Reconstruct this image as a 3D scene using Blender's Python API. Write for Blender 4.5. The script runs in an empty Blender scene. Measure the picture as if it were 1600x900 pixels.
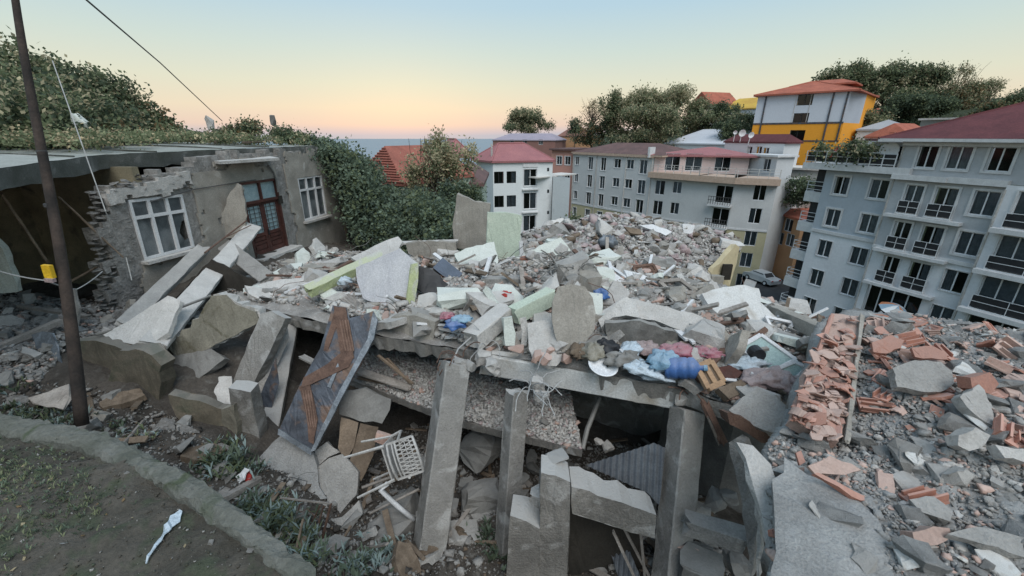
import bpy, bmesh, math, random
import numpy as np
from mathutils import Vector, Matrix
random.seed(7); RNG = np.random.RandomState(11)
SC = bpy.context.scene
COL = SC.collection
# ------------------------------------------------------------------ camera
F = 645.0; CX, CY = 800.0, 450.0
PITCH = math.atan(238.0/645.0); SP, CP = math.sin(PITCH), math.cos(PITCH)
cam_d = bpy.data.cameras.new('camera'); cam = bpy.data.objects.new('camera', cam_d); COL.objects.link(cam)
cam_d.sensor_width = 36; cam_d.lens = 36*F/1600; cam_d.clip_start = .05; cam_d.clip_end = 20000
cam.location = (0, 0, 0); cam.rotation_euler = (math.pi/2-PITCH, 0, 0); SC.camera = cam
# ------------------------------------------------------------------ sky and light
def lin(c):
    c = c/255.0
    return c/12.92 if c <= .04045 else ((c+.055)/1.055)**2.4
def rgb(r, g, b): return (lin(r), lin(g), lin(b), 1)
W = bpy.data.worlds.new('World'); SC.world = W; W.use_nodes = True
nt = W.node_tree; nt.nodes.clear()
out = nt.nodes.new('ShaderNodeOutputWorld'); bg = nt.nodes.new('ShaderNodeBackground')
tc = nt.nodes.new('ShaderNodeTexCoord'); sx = nt.nodes.new('ShaderNodeSeparateXYZ')
nt.links.new(tc.outputs['Generated'], sx.inputs[0])
rp = nt.nodes.new('ShaderNodeValToRGB'); cr = rp.color_ramp
stops = [(0.0, rgb(178,188,202)), (.006, rgb(196,192,200)), (.022, rgb(232,208,192)), (.055, rgb(237,222,196)), (.10, rgb(226,226,204)),
         (.16, rgb(208,222,214)), (.24, rgb(184,212,226)), (.36, rgb(172,206,230)), (1.0, rgb(172,200,228))]
while len(cr.elements) < len(stops): cr.elements.new(.5)
for e, (p, c) in zip(cr.elements, stops): e.position = p; e.color = c
nt.links.new(sx.outputs[2], rp.inputs[0])
sky = nt.nodes.new('ShaderNodeTexSky'); sky.sky_type = 'NISHITA'; sky.sun_disc = False
sky.sun_elevation = math.radians(4); sky.sun_rotation = math.radians(-14)
sm = nt.nodes.new('ShaderNodeMixRGB'); sm.blend_type = 'MULTIPLY'; sm.inputs[0].default_value = 1; sm.inputs[2].default_value = (.004, .004, .004, 1)
nt.links.new(sky.outputs[0], sm.inputs[1])
ad = nt.nodes.new('ShaderNodeMixRGB'); ad.blend_type = 'ADD'; ad.inputs[0].default_value = 1
nt.links.new(rp.outputs[0], ad.inputs[1]); nt.links.new(sm.outputs[0], ad.inputs[2])
nt.links.new(ad.outputs[0], bg.inputs[0]); bg.inputs[1].default_value = .60
nt.links.new(bg.outputs[0], out.inputs[0])
sun_d = bpy.data.lights.new('sun', 'SUN'); sun_d.energy = 1.5; sun_d.angle = math.radians(45); sun_d.color = (1, .97, .93)
sun = bpy.data.objects.new('sun', sun_d); COL.objects.link(sun)
sun.rotation_euler = (math.radians(34), math.radians(12), 0)
SC.view_settings.view_transform = 'Standard'; SC.view_settings.look = 'None'; SC.view_settings.exposure = 0.72; SC.view_settings.gamma = 1
# ------------------------------------------------------------------ pixel <-> place helpers (photo is 1600 x 900)
def ray(u, v):
    r, up = u-CX, CY-v
    return Vector((r, F*CP+up*SP, -F*SP+up*CP))/F          # per metre of forward depth
def P(u, v, d): return ray(u, v)*d
def PZ(u, v, z):
    r = ray(u, v); return r*(z/r.z)
def PY(u, v, y):
    r = ray(u, v); return r*(y/r.y)
def proj(x, y, z):
    d = y*CP - z*SP; up = y*SP + z*CP
    return CX+F*x/d, CY-F*up/d, d
def planept(u, v, p0, n):
    r = ray(u, v); return r*(p0.dot(n)/r.dot(n))
def inpoly(u, v, poly):
    ins = False; j = len(poly)-1
    for i in range(len(poly)):
        a, b = poly[i], poly[j]
        if (a[1] > v) != (b[1] > v) and u < (b[0]-a[0])*(v-a[1])/(b[1]-a[1])+a[0]: ins = not ins
        j = i
    return ins
# ------------------------------------------------------------------ numeric noise
_T = np.random.RandomState(3).rand(256, 256)
def vn(x, y):
    xi = np.floor(x).astype(int); yi = np.floor(y).astype(int); fx = x-xi; fy = y-yi
    fx = fx*fx*(3-2*fx); fy = fy*fy*(3-2*fy)
    a = _T[xi & 255, yi & 255]; b = _T[(xi+1) & 255, yi & 255]; c = _T[xi & 255, (yi+1) & 255]; d = _T[(xi+1) & 255, (yi+1) & 255]
    return (a*(1-fx)+b*fx)*(1-fy)+(c*(1-fx)+d*fx)*fy-.5
def fbm(x, y, s, o=4, g=.5):
    x = np.asarray(x, float)/s; y = np.asarray(y, float)/s; r = 0; a = 1
    for i in range(o):
        r = r+a*vn(x+17.3*i, y+9.1*i); x = x*2.03; y = y*2.03; a *= g
    return r
class RBF:
    def __init__(s, pts, lam=1e-3):
        p = np.array(pts, float); s.p = p[:, :2]; n = len(p)
        A = np.zeros((n+3, n+3)); A[:n, :n] = s.k(s.p[:, None]-s.p[None])+lam*np.eye(n)
        A[:n, n] = 1; A[:n, n+1:] = s.p; A[n, :n] = 1; A[n+1:, :n] = s.p.T
        s.w = np.linalg.solve(A, np.concatenate([p[:, 2], [0, 0, 0]]))
    def k(s, d): return np.sqrt((d**2).sum(-1)+1e-9)
    def __call__(s, x, y):
        x = np.asarray(x, float); y = np.asarray(y, float); q = np.stack([x.ravel(), y.ravel()], -1)
        r = s.k(q[:, None]-s.p[None])@s.w[:-3]+s.w[-3]+q@s.w[-2:]
        return r.reshape(x.shape)
# ------------------------------------------------------------------ materials
MATS = {}
def mat(name, c1, c2=None, scale=3.0, rough=.9, bump=.4, fine=40.0, metal=0, dust=0.0, rnd=.0, c3=None, s3=8.0, t3=.62, spec=.3, coord='Object', bd=.02, dustc=None, fa=1.0):
    if name in MATS: return MATS[name]
    m = bpy.data.materials.new(name); m.use_nodes = True; N = m.node_tree.nodes; L = m.node_tree.links
    b = N['Principled BSDF']; b.inputs['Roughness'].default_value = rough; b.inputs['Metallic'].default_value = metal
    b.inputs['Specular IOR Level'].default_value = spec
    t = N.new('ShaderNodeTexCoord'); co = t.outputs[coord]
    if coord == 'Object' and rnd:
        oi = N.new('ShaderNodeObjectInfo'); va = N.new('ShaderNodeVectorMath'); va.operation = 'ADD'
        sc = N.new('ShaderNodeMath'); sc.operation = 'MULTIPLY'; sc.inputs[1].default_value = 37
        L.new(oi.outputs['Random'], sc.inputs[0]); L.new(co, va.inputs[0]); L.new(sc.outputs[0], va.inputs[1]); co = va.outputs[0]
    n = N.new('ShaderNodeTexNoise'); n.inputs['Scale'].default_value = scale; n.inputs['Detail'].default_value = 7; n.inputs['Roughness'].default_value = .62
    L.new(co, n.inputs['Vector'])
    r = N.new('ShaderNodeValToRGB'); r.color_ramp.elements[0].position = .36; r.color_ramp.elements[1].position = .66
    c2 = c2 or tuple(x*.7 for x in c1[:3])
    r.color_ramp.elements[0].color = (*c2[:3], 1); r.color_ramp.elements[1].color = (*c1[:3], 1)
    L.new(n.outputs['Fac'], r.inputs[0]); col = r.outputs[0]
    if c3:
        n3 = N.new('ShaderNodeTexNoise'); n3.inputs['Scale'].default_value = s3; n3.inputs['Detail'].default_value = 5; n3.inputs['Distortion'].default_value = .6
        L.new(co, n3.inputs['Vector']); r3 = N.new('ShaderNodeValToRGB'); r3.color_ramp.elements[0].position = t3-.02; r3.color_ramp.elements[1].position = t3+.10
        L.new(n3.outputs['Fac'], r3.inputs[0]); mx = N.new('ShaderNodeMixRGB'); mx.inputs[2].default_value = (*c3[:3], 1)
        L.new(r3.outputs[0], mx.inputs[0]); L.new(col, mx.inputs[1]); col = mx.outputs[0]
    nf = N.new('ShaderNodeTexNoise'); nf.inputs['Scale'].default_value = fine; nf.inputs['Detail'].default_value = 6; nf.inputs['Roughness'].default_value = .7
    L.new(co, nf.inputs['Vector'])
    mr = N.new('ShaderNodeMapRange'); mr.inputs[1].default_value = .3; mr.inputs[2].default_value = .7; mr.inputs[3].default_value = 1-.28*fa; mr.inputs[4].default_value = 1+.18*fa
    L.new(nf.outputs['Fac'], mr.inputs[0]); mu = N.new('ShaderNodeVectorMath'); mu.operation = 'SCALE'
    L.new(col, mu.inputs[0]); L.new(mr.outputs[0], mu.inputs['Scale']); col = mu.outputs[0]
    if dust:
        g = N.new('ShaderNodeNewGeometry'); sz = N.new('ShaderNodeSeparateXYZ'); L.new(g.outputs['Normal'], sz.inputs[0])
        md = N.new('ShaderNodeMapRange'); md.inputs[1].default_value = .25; md.inputs[2].default_value = .9; md.inputs[3].default_value = 0; md.inputs[4].default_value = dust
        L.new(sz.outputs[2], md.inputs[0]); mx = N.new('ShaderNodeMixRGB'); mx.inputs[2].default_value = (*(dustc or (.42, .41, .39)), 1)
        L.new(md.outputs[0], mx.inputs[0]); L.new(col, mx.inputs[1]); col = mx.outputs[0]
    if rnd:
        oi2 = N.new('ShaderNodeObjectInfo'); m2 = N.new('ShaderNodeMapRange'); m2.inputs[3].default_value = 1-rnd; m2.inputs[4].default_value = 1+rnd
        L.new(oi2.outputs['Random'], m2.inputs[0]); mu2 = N.new('ShaderNodeVectorMath'); mu2.operation = 'SCALE'
        L.new(col, mu2.inputs[0]); L.new(m2.outputs[0], mu2.inputs['Scale']); col = mu2.outputs[0]
    L.new(col, b.inputs['Base Color'])
    if bump:
        bu = N.new('ShaderNodeBump'); bu.inputs['Strength'].default_value = bump; bu.inputs['Distance'].default_value = bd
        ab = N.new('ShaderNodeMath'); L.new(n.outputs['Fac'], ab.inputs[0]); L.new(nf.outputs['Fac'], ab.inputs[1])
        L.new(ab.outputs[0], bu.inputs['Height']); L.new(bu.outputs[0], b.inputs['Normal'])
    MATS[name] = m; return m
def leafmat(name, c, c2):
    m = mat(name, tuple(x*2.1 for x in c), tuple(x*1.8 for x in c2), scale=1.2, rough=.7, bump=0, fine=6, spec=.2)
    N = m.node_tree.nodes; L = m.node_tree.links; b = N['Principled BSDF']; o = [n for n in N if n.type == 'OUTPUT_MATERIAL'][0]
    t = N.new('ShaderNodeBsdfTranslucent'); mx = N.new('ShaderNodeMixShader'); mx.inputs[0].default_value = .38
    L.new(b.inputs['Base Color'].links[0].from_socket, t.inputs[0]); L.new(b.outputs[0], mx.inputs[1]); L.new(t.outputs[0], mx.inputs[2]); L.new(mx.outputs[0], o.inputs[0])
    return m
M = dict(
 conc=mat('concrete', (.44,.42,.39), (.28,.268,.25), 2.5, dust=.35, rnd=.14, bump=.8, bd=.04, c3=(.30,.29,.27), s3=5, t3=.58),
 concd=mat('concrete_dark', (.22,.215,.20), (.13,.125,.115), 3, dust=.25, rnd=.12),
 concl=mat('concrete_dusty', (.61,.585,.55), (.44,.42,.39), 3, dust=.4, rnd=.15, dustc=(.58,.56,.53), bump=.8, bd=.04, c3=(.44,.42,.39), s3=5, t3=.6),
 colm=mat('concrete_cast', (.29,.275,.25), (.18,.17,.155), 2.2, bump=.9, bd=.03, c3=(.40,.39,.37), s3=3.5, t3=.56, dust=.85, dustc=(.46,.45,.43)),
 beamp=mat('concrete_plastered', (.66,.66,.64), (.54,.54,.52), 1.5, bump=.4, c3=(.36,.32,.265), s3=1.3, t3=.52, dust=.3),
 tan=mat('plaster_tan', (.35,.325,.285), (.25,.23,.20), 2.0, bump=.45, c3=(.44,.42,.385), s3=4, t3=.64),
 ochre=mat('plaster_ochre', (.27,.25,.20), (.17,.158,.125), 2.4, bump=.5, c3=(.10,.09,.06), s3=3, t3=.6, dust=.2),
 brownw=mat('plaster_brown_mossy', (.17,.145,.11), (.09,.08,.06), 2.4, bump=.5, c3=(.085,.085,.06), s3=2.5, t3=.55, dust=.2),
 green=mat('paint_pale_green', (.50,.56,.46), (.44,.50,.41), 1.0, bump=.2, c3=(.56,.60,.50), s3=2.0, t3=.58),
 lime=mat('paint_lime', (.47,.51,.27), (.42,.46,.27), 2, bump=.3, dust=.4, c3=(.46,.46,.40), s3=3, t3=.5),
 mint=mat('paint_mint', (.58,.61,.56), (.48,.51,.46), 2, bump=.3, dust=.3, dustc=(.6,.6,.57)),
 lilac=mat('plaster_lilac_grey', (.52,.52,.525), (.40,.40,.42), 1.6, bump=.3, c3=(.40,.36,.32), s3=2, t3=.6),
 white=mat('paint_white', (.68,.68,.68), (.56,.56,.56), 2, bump=.15, rough=.6),
 pvc=mat('plastic_white', (.75,.76,.77), (.66,.67,.68), 2, bump=.02, rough=.4),
 terra=mat('terracotta', (.46,.21,.145), (.38,.19,.145), 5, bump=.35, rnd=.22, dust=.5, dustc=(.48,.33,.28), fine=60),
 terra2=mat('terracotta_pale', (.48,.33,.27), (.42,.28,.23), 5, bump=.4, rnd=.2, dust=.35, dustc=(.48,.40,.36)),
 dirt=mat('earth', (.115,.10,.085), (.055,.048,.041), 2.2, bump=.8, fine=25, bd=.06, c3=(.14,.13,.115), s3=9, t3=.6),
 grit=mat('grit', (.42,.395,.365), (.25,.235,.22), 3, bump=.9, fine=45, bd=.04, c3=(.42,.41,.39), s3=14, t3=.58),
 gritb=mat('grit_grey', (.42,.415,.40), (.25,.248,.24), 2, bump=.9, fine=50, bd=.03, c3=(.36,.36,.355), s3=12, t3=.6),
 path=mat('bank_earth', (.135,.12,.10), (.066,.060,.048), 1.6, bump=.9, fine=30, bd=.03, c3=(.07,.080,.052), s3=4.2, t3=.54),
 kerb=mat('kerb_concrete', (.19,.19,.17), (.11,.115,.095), 3, bump=.9, fine=28, bd=.03, c3=(.08,.095,.06), s3=4, t3=.6),
 stone=mat('rubble_stone', (.36,.345,.325), (.20,.19,.175), 5, bump=1, fine=22, bd=.04, rnd=.15),
 roofc=mat('roof_concrete', (.36,.37,.345), (.24,.25,.225), 1.2, bump=.4, c3=(.16,.19,.13), s3=1.8, t3=.62),
 fascia=mat('fascia_concrete', (.15,.155,.145), (.08,.085,.075), 2, bump=.7, bd=.03, c3=(.22,.22,.21), s3=4, t3=.6),
 wood=mat('wood_old', (.22,.17,.125), (.12,.09,.065), 4, bump=.5, rnd=.2),
 woodg=mat('wood_grey', (.33,.30,.27), (.20,.18,.16), 4, bump=.5, rnd=.2),
 pole=mat('wood_pole', (.062,.046,.038), (.026,.022,.020), 3, bump=.6, fine=30),
 door=mat('wood_door_red', (.10,.038,.030), (.055,.025,.020), 4, bump=.3, rough=.6),
 dark=mat('interior_shade', (.045,.04,.033), (.025,.022,.018), 1.2, bump=.2),  # near-black: the shade of unlit hollows and rooms put into the colour
 rust=mat('rusted_metal', (.17,.105,.078), (.10,.062,.048), 8, bump=.5, fine=50),
 steel=mat('sheet_steel_dark', (.105,.12,.145), (.045,.05,.06), 3, rough=.55, bump=.2, metal=.25, c3=(.15,.10,.075), s3=3.5, t3=.52),
 steelb=mat('steel_blue_edge', (.21,.235,.26), (.12,.135,.15), 5, rough=.5, bump=.2, metal=.3),
 galv=mat('corrugated_steel', (.22,.24,.26), (.14,.15,.165), 3, rough=.5, bump=.15, metal=.4),
 black=mat('black_plastic', (.03,.032,.036), (.02,.02,.022), 3, rough=.5, bump=.1),
 navy=mat('slate_blue_plastic', (.10,.125,.17), (.07,.09,.12), 3, rough=.5, bump=.1),
 blue=mat('blue_plastic', (.07,.16,.40), (.05,.12,.30), 6, rough=.4, bump=.2, dust=.25),
 lblue=mat('light_blue_sheet', (.28,.46,.60), (.20,.36,.50), 6, rough=.5, bump=.6, bd=.04, dust=.3),
 bag=mat('pale_plastic_bag', (.58,.66,.72), (.44,.52,.58), 4, rough=.4, bump=.6, bd=.04),
 pink=mat('pink_cloth', (.52,.17,.23), (.38,.13,.17), 7, bump=.8, bd=.04, dust=.35),
 rose=mat('rose_cloth', (.50,.38,.37), (.38,.29,.29), 6, bump=.8, bd=.05, dust=.3),
 red=mat('red_plastic', (.45,.05,.04), (.32,.04,.035), 3, rough=.5, bump=.1),
 yellow=mat('yellow_plastic', (.72,.46,.03), (.6,.36,.02), 3, rough=.5, bump=.1),
 cable=mat('cable', (.10,.10,.10), (.06,.06,.06), 3, bump=0),
 cablel=mat('cable_pale', (.42,.42,.40), (.3,.3,.3), 3, bump=0),
 bark=mat('bark', (.12,.095,.07), (.06,.05,.04), 4, bump=.6),
 roofred=mat('roof_tile_red', (.30,.065,.055), (.22,.05,.045), 1.0, bump=.4, fine=12),
 roofpink=mat('roof_tile_rose', (.36,.15,.15), (.30,.125,.13), .5, bump=.3, fine=8, rough=.7),
 roofdk=mat('roof_tile_maroon', (.13,.042,.045), (.09,.03,.034), .8, bump=.3, fine=8),
 roofbr=mat('roof_tile_brown', (.16,.095,.088), (.11,.07,.066), .6, bump=.3, fine=8),
 roofor=mat('roof_tile_orange', (.42,.135,.085), (.31,.10,.065), .8, bump=.3, fine=8),
 sea=mat('sea_water', (.13,.20,.27), (.10,.165,.23), .01, rough=.35, bump=.1, fine=.3, bd=.5),
 asphalt=mat('asphalt', (.07,.07,.072), (.05,.05,.052), 1, bump=.4),
 hill=mat('hillside_scrub', (.055,.07,.035), (.035,.045,.022), .25, bump=1, fine=2, bd=.4),
 curtain=mat('curtain', (.55,.55,.56), (.40,.40,.41), 3, bump=.2),
)
def glassmat(name, tint, k):
    m = bpy.data.materials.new(name); m.use_nodes = True; N = m.node_tree.nodes; L = m.node_tree.links; N.clear()
    o = N.new('ShaderNodeOutputMaterial'); mx = N.new('ShaderNodeMixShader'); tr = N.new('ShaderNodeBsdfTransparent'); gl = N.new('ShaderNodeBsdfGlossy')
    tr.inputs[0].default_value = (*tint, 1); gl.inputs['Roughness'].default_value = .06; gl.inputs[0].default_value = (.9, .95, 1, 1)
    lw = N.new('ShaderNodeLayerWeight'); lw.inputs[0].default_value = k; L.new(lw.outputs['Fresnel'], mx.inputs[0])
    L.new(tr.outputs[0], mx.inputs[1]); L.new(gl.outputs[0], mx.inputs[2]); L.new(mx.outputs[0], o.inputs[0]); MATS[name] = m; return m
M['glass'] = glassmat('window_glass', (.5, .55, .58), .32)
M['glass_sheen'] = mat('window_glass_sheen_tone', (.105,.12,.125), (.05,.06,.065), 2.5, rough=.12, bump=.03, spec=.8, c3=(.17,.185,.19), s3=1.2, t3=.5)  # paler diffuse tones paint the reflection into the pane colour
for nm, c, c2 in (('leaf_dark', (.052,.068,.042), (.03,.042,.027)), ('leaf_mid', (.098,.115,.062), (.062,.076,.042)), ('leaf_light', (.155,.165,.095), (.105,.12,.068)),
                  ('leaf_olive', (.25,.22,.14), (.17,.155,.10)), ('leaf_ivy', (.10,.128,.09), (.06,.08,.057)), ('leaf_ivy_dark', (.052,.07,.054), (.032,.045,.036)),
                  ('leaf_rust', (.15,.10,.05), (.10,.07,.04)), ('leaf_dry', (.30,.25,.16), (.2,.16,.1)), ('leaf_silver', (.20,.25,.24), (.13,.17,.16))):
    M[nm] = leafmat(nm, c, c2)
def paint(name, c, s=.35, dirt=.85):
    return mat(name, c, tuple(x*(dirt+.04) for x in c), s, rough=.8, bump=.1, fine=6, c3=tuple(x*.84 for x in c), s3=.5, t3=.66, fa=.3)
# ------------------------------------------------------------------ objects
def clean(label): return label
def tag(o, label, cat, group=None, kind=None):
    if label: o['label'] = label
    if cat: o['category'] = cat
    if group: o['group'] = group
    if kind: o['kind'] = kind
    return o
def link(name, me, mats=None, parent=None, loc=None):
    o = bpy.data.objects.new(name, me); COL.objects.link(o)
    if mats is not None and me is not None and not me.materials:
        for m in (mats if isinstance(mats, (list, tuple)) else [mats]): me.materials.append(M[m] if isinstance(m, str) else m)
    if parent: o.parent = parent
    if loc is not None: o.location = loc
    return o
def empty(name, loc=(0, 0, 0), rz=0):
    o = bpy.data.objects.new(name, None); o.location = loc; o.rotation_euler = (0, 0, rz); o.empty_display_size = .2; COL.objects.link(o); return o
class MB:
    def __init__(s): s.v = []; s.f = []; s.m = []
    def add(s, vs, fs, mi=0):
        b = len(s.v); s.v += [tuple(q) for q in vs]; s.f += [tuple(b+i for i in f) for f in fs]; s.m += [mi]*len(fs); return s
    def box(s, c, sz, R=None, mi=0):
        R = R or Matrix.Identity(3); c = Vector(c)
        vs = [c+R@Vector((x*sz[0]/2, y*sz[1]/2, z*sz[2]/2)) for x in (-1, 1) for y in (-1, 1) for z in (-1, 1)]
        return s.add(vs, [(0,1,3,2), (4,6,7,5), (0,4,5,1), (2,3,7,6), (0,2,6,4), (1,5,7,3)], mi)
    def tube(s, pts, r, n=6, mi=0, r2=None):
        pts = [Vector(p) for p in pts]; vs = []; fs = []; k = len(pts)
        for i, p in enumerate(pts):
            t = (pts[min(i+1, k-1)]-pts[max(i-1, 0)]).normalized(); a = t.orthogonal().normalized() if i == 0 else (a-t*a.dot(t)).normalized(); b = t.cross(a)
            rr = r if r2 is None else r+(r2-r)*i/(k-1)
            for j in range(n): th = 2*math.pi*j/n; vs.append(p+(a*math.cos(th)+b*math.sin(th))*rr)
        for i in range(k-1):
            for j in range(n): fs.append((i*n+j, i*n+(j+1) % n, (i+1)*n+(j+1) % n, (i+1)*n+j))
        fs.append(tuple(range(n))[::-1]); fs.append(tuple((k-1)*n+j for j in range(n)))
        return s.add(vs, fs, mi)
    def prism(s, poly, n, th, mi=0):
        k = len(poly); a = [Vector(p) for p in poly]; b = [p-n*th for p in a]
        return s.add(a+b, [tuple(range(k)), tuple(range(2*k-1, k-1, -1))]+[(i, i+k, (i+1) % k+k, (i+1) % k) for i in range(k)], mi)
    def mesh(s, name, smooth=False):
        me = bpy.data.meshes.new(name); me.from_pydata(s.v, [], s.f)
        if any(s.m): me.polygons.foreach_set('material_index', s.m)
        if smooth: me.polygons.foreach_set('use_smooth', [True]*len(s.f))
        me.update(); return me
    def build(s, name, mats, parent=None, loc=None, smooth=False, fix=True):
        me = s.mesh(name, smooth)
        if fix:
            bm = bmesh.new(); bm.from_mesh(me); bmesh.ops.recalc_face_normals(bm, faces=bm.faces); bm.to_mesh(me); bm.free()
        return link(name, me, mats, parent, loc)
def npmesh(name, V, Fc, mi=None):
    """V (n,3), Fc (m,k) uniform faces"""
    me = bpy.data.meshes.new(name); V = np.asarray(V, 'f'); Fc = np.asarray(Fc, 'i'); m, k = Fc.shape
    me.vertices.add(len(V)); me.vertices.foreach_set('co', V.ravel()); me.loops.add(m*k); me.loops.foreach_set('vertex_index', Fc.ravel())
    me.polygons.add(m); me.polygons.foreach_set('loop_start', np.arange(m, dtype='i')*k); me.polygons.foreach_set('loop_total', np.full(m, k, 'i'))
    if mi is not None: me.polygons.foreach_set('material_index', np.asarray(mi, 'i'))
    me.update(calc_edges=True); me.validate(); return me
def facing(yaw, tilt):
    y, t = math.radians(yaw), math.radians(tilt); return Vector((math.sin(y)*math.cos(t), -math.cos(y)*math.cos(t), math.sin(t)))
def jagged(pts, n, step, amp):
    out = []; k = len(pts)
    for i in range(k):
        a, b = pts[i], pts[(i+1) % k]; e = b-a; L = e.length; m = max(1, int(L/step)); side = e.cross(n).normalized()
        for j in range(m):
            t = j/m; q = a.lerp(b, min(.97, max(0, t+random.uniform(-.3, .3)/m)) if j else 0)
            out.append(q+side*(random.uniform(-amp, amp) if j else random.uniform(-amp, amp)*.3))
    return out
def slab_mesh(name, pts, n, th, step=.12, amp=.02, rough=.008, smooth=False):
    a = jagged(pts, n, step, amp); bm = bmesh.new()
    fa = [bm.verts.new(p) for p in a]
    fb = [bm.verts.new(p-n*th*random.uniform(.85, 1.1)+(n.orthogonal()*random.uniform(-1, 1)+n.cross(n.orthogonal())*random.uniform(-1, 1))*amp*.8) for p in a]
    k = len(a); bm.faces.new(fa); bm.faces.new(fb[::-1])
    for i in range(k): bm.faces.new((fa[i], fb[i], fb[(i+1) % k], fa[(i+1) % k]))
    bmesh.ops.triangulate(bm, faces=bm.faces[:], ngon_method='BEAUTY')
    if rough:
        es = [e for e in bm.edges if e.calc_length() > step*1.6]
        for _ in range(2):
            es = [e for e in bm.edges if e.calc_length() > max(step*1.5, .1)]
            if es: bmesh.ops.subdivide_edges(bm, edges=es, cuts=1); bmesh.ops.triangulate(bm, faces=[f for f in bm.faces if len(f.verts) > 4])
        for v in bm.verts: v.co += n*random.uniform(-rough, rough)
    bmesh.ops.recalc_face_normals(bm, faces=bm.faces[:])
    me = bpy.data.meshes.new(name); bm.to_mesh(me); bm.free(); return me
def center(o):
    """move a mesh's origin to the middle of its foot"""
    me = o.data; c = np.empty(len(me.vertices)*3, 'f'); me.vertices.foreach_get('co', c); c = c.reshape(-1, 3)
    q = np.array([(c[:, 0].min()+c[:, 0].max())/2, (c[:, 1].min()+c[:, 1].max())/2, c[:, 2].min()]); me.vertices.foreach_set('co', (c-q).ravel()); me.update()
    o.location = Vector(q)+Vector(o.location); return o
def slab(name, label, cat, poly, base, yaw=0, tilt=0, th=.1, m='conc', parent=None, group=None, step=.12, amp=.02, rough=.008):
    """poly: pixels of the seen face; base=(u,v,z): a pixel of it whose height is z"""
    p0 = PZ(*base); n = facing(yaw, tilt); pts = [planept(u, v, p0, n) for u, v in poly]
    ar = sum((pts[i]-pts[0]).cross(pts[i+1]-pts[0]).dot(n) for i in range(1, len(pts)-1))
    if ar < 0: pts.reverse()
    o = link(name, slab_mesh(name, pts, n, th, step, amp, rough), m, parent)
    if parent is None: center(o); tag(o, label, cat, group)
    elif label: o['label'] = label
    return o
def beam_mesh(name, A, B, w, h, up=Vector((0, 0, 1)), amp=.012, end=.06, nseg=None, mi=0):
    A, B = Vector(A), Vector(B); t = (B-A); L = t.length; t.normalize(); s = t.cross(up).normalized(); u2 = s.cross(t).normalized()
    k = nseg or max(2, int(L/.16)); mb = MB(); vs = []; prof = [(-1,-1), (-.9,-1), (0,-1), (.9,-1), (1,-.9), (1,0), (1,.9), (.9,1), (0,1), (-.9,1), (-1,.9), (-1,0), (-1,-.9)][:]
    n = len(prof)
    for i in range(k+1):
        for (a, b) in prof:
            e = random.uniform(-end, end) if i in (0, k) else random.uniform(-.03, .03)
            chip = random.uniform(0, .10)**1.5 if (abs(a) > .8 and abs(b) > .8) and random.random() < .45 else 0
            q = A+t*(L*i/k+e)+s*(a*w/2*(1-chip*2)+random.uniform(-amp, amp)*.5)+u2*(b*h/2*(1-chip*2)+random.uniform(-amp, amp)*.5)
            vs.append(q)
    fs = []
    for i in range(k):
        for j in range(n): fs.append((i*n+j, i*n+(j+1) % n, (i+1)*n+(j+1) % n, (i+1)*n+j))
    ca = len(vs); vs.append(sum((vs[j] for j in range(n)), Vector())/n+t*random.uniform(-end, end)); cb = len(vs); vs.append(sum((vs[k*n+j] for j in range(n)), Vector())/n+t*random.uniform(-end, end))
    for j in range(n): fs.append((ca, (j+1) % n, j)); fs.append((cb, k*n+j, k*n+(j+1) % n))
    mb.add(vs, fs); return mb
def beam(name, label, cat, A, B, w, h, m='conc', up=(0, 0, 1), parent=None, group=None, amp=.012, end=.05):
    """A, B: (u, v, z) pixel with height"""
    A = PZ(*A) if not isinstance(A, Vector) else A; B = PZ(*B) if not isinstance(B, Vector) else B
    o = beam_mesh(name, A, B, w, h, Vector(up), amp, end).build(name, m, parent)
    if parent is None: center(o); tag(o, label, cat, group)
    return o
def hull(pts):
    bm = bmesh.new()
    for p in pts: bm.verts.new(p)
    r = bmesh.ops.convex_hull(bm, input=bm.verts[:]); bmesh.ops.delete(bm, geom=[g for g in r['geom_interior'] if isinstance(g, bmesh.types.BMVert)], context='VERTS')
    return bm
def chunk_mesh(name, sx=1, sy=.75, sz=.5, n=13, sub=True, rough=.035):
    pts = []
    for _ in range(n):
        p = Vector((random.uniform(-1, 1), random.uniform(-1, 1), random.uniform(-1, 1))); mx = max(abs(c) for c in p); p = p/mx*random.uniform(.75, 1)
        pts.append((p.x*sx/2, p.y*sy/2, p.z*sz/2))
    bm = hull(pts)
    if sub:
        bmesh.ops.subdivide_edges(bm, edges=[e for e in bm.edges if e.calc_length() > .3], cuts=1)
        bmesh.ops.triangulate(bm, faces=bm.faces[:])
        for v in bm.verts: v.co += Vector((random.uniform(-1, 1), random.uniform(-1, 1), random.uniform(-1, 1)))*rough
    bmesh.ops.recalc_face_normals(bm, faces=bm.faces[:]); me = bpy.data.meshes.new(name); bm.to_mesh(me); bm.free(); return me
def R3(): return Matrix.Rotation(random.uniform(0, 6.28), 3, 'Z')@Matrix.Rotation(random.gauss(0, .35), 3, 'X')@Matrix.Rotation(random.gauss(0, .35), 3, 'Y')
def arr(me):
    n = len(me.vertices); v = np.empty(n*3, 'f'); me.vertices.foreach_get('co', v); me.calc_loop_triangles(); t = np.empty(len(me.loop_triangles)*3, 'i'); me.loop_triangles.foreach_get('vertices', t)
    return v.reshape(-1, 3), t.reshape(-1, 3)
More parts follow.
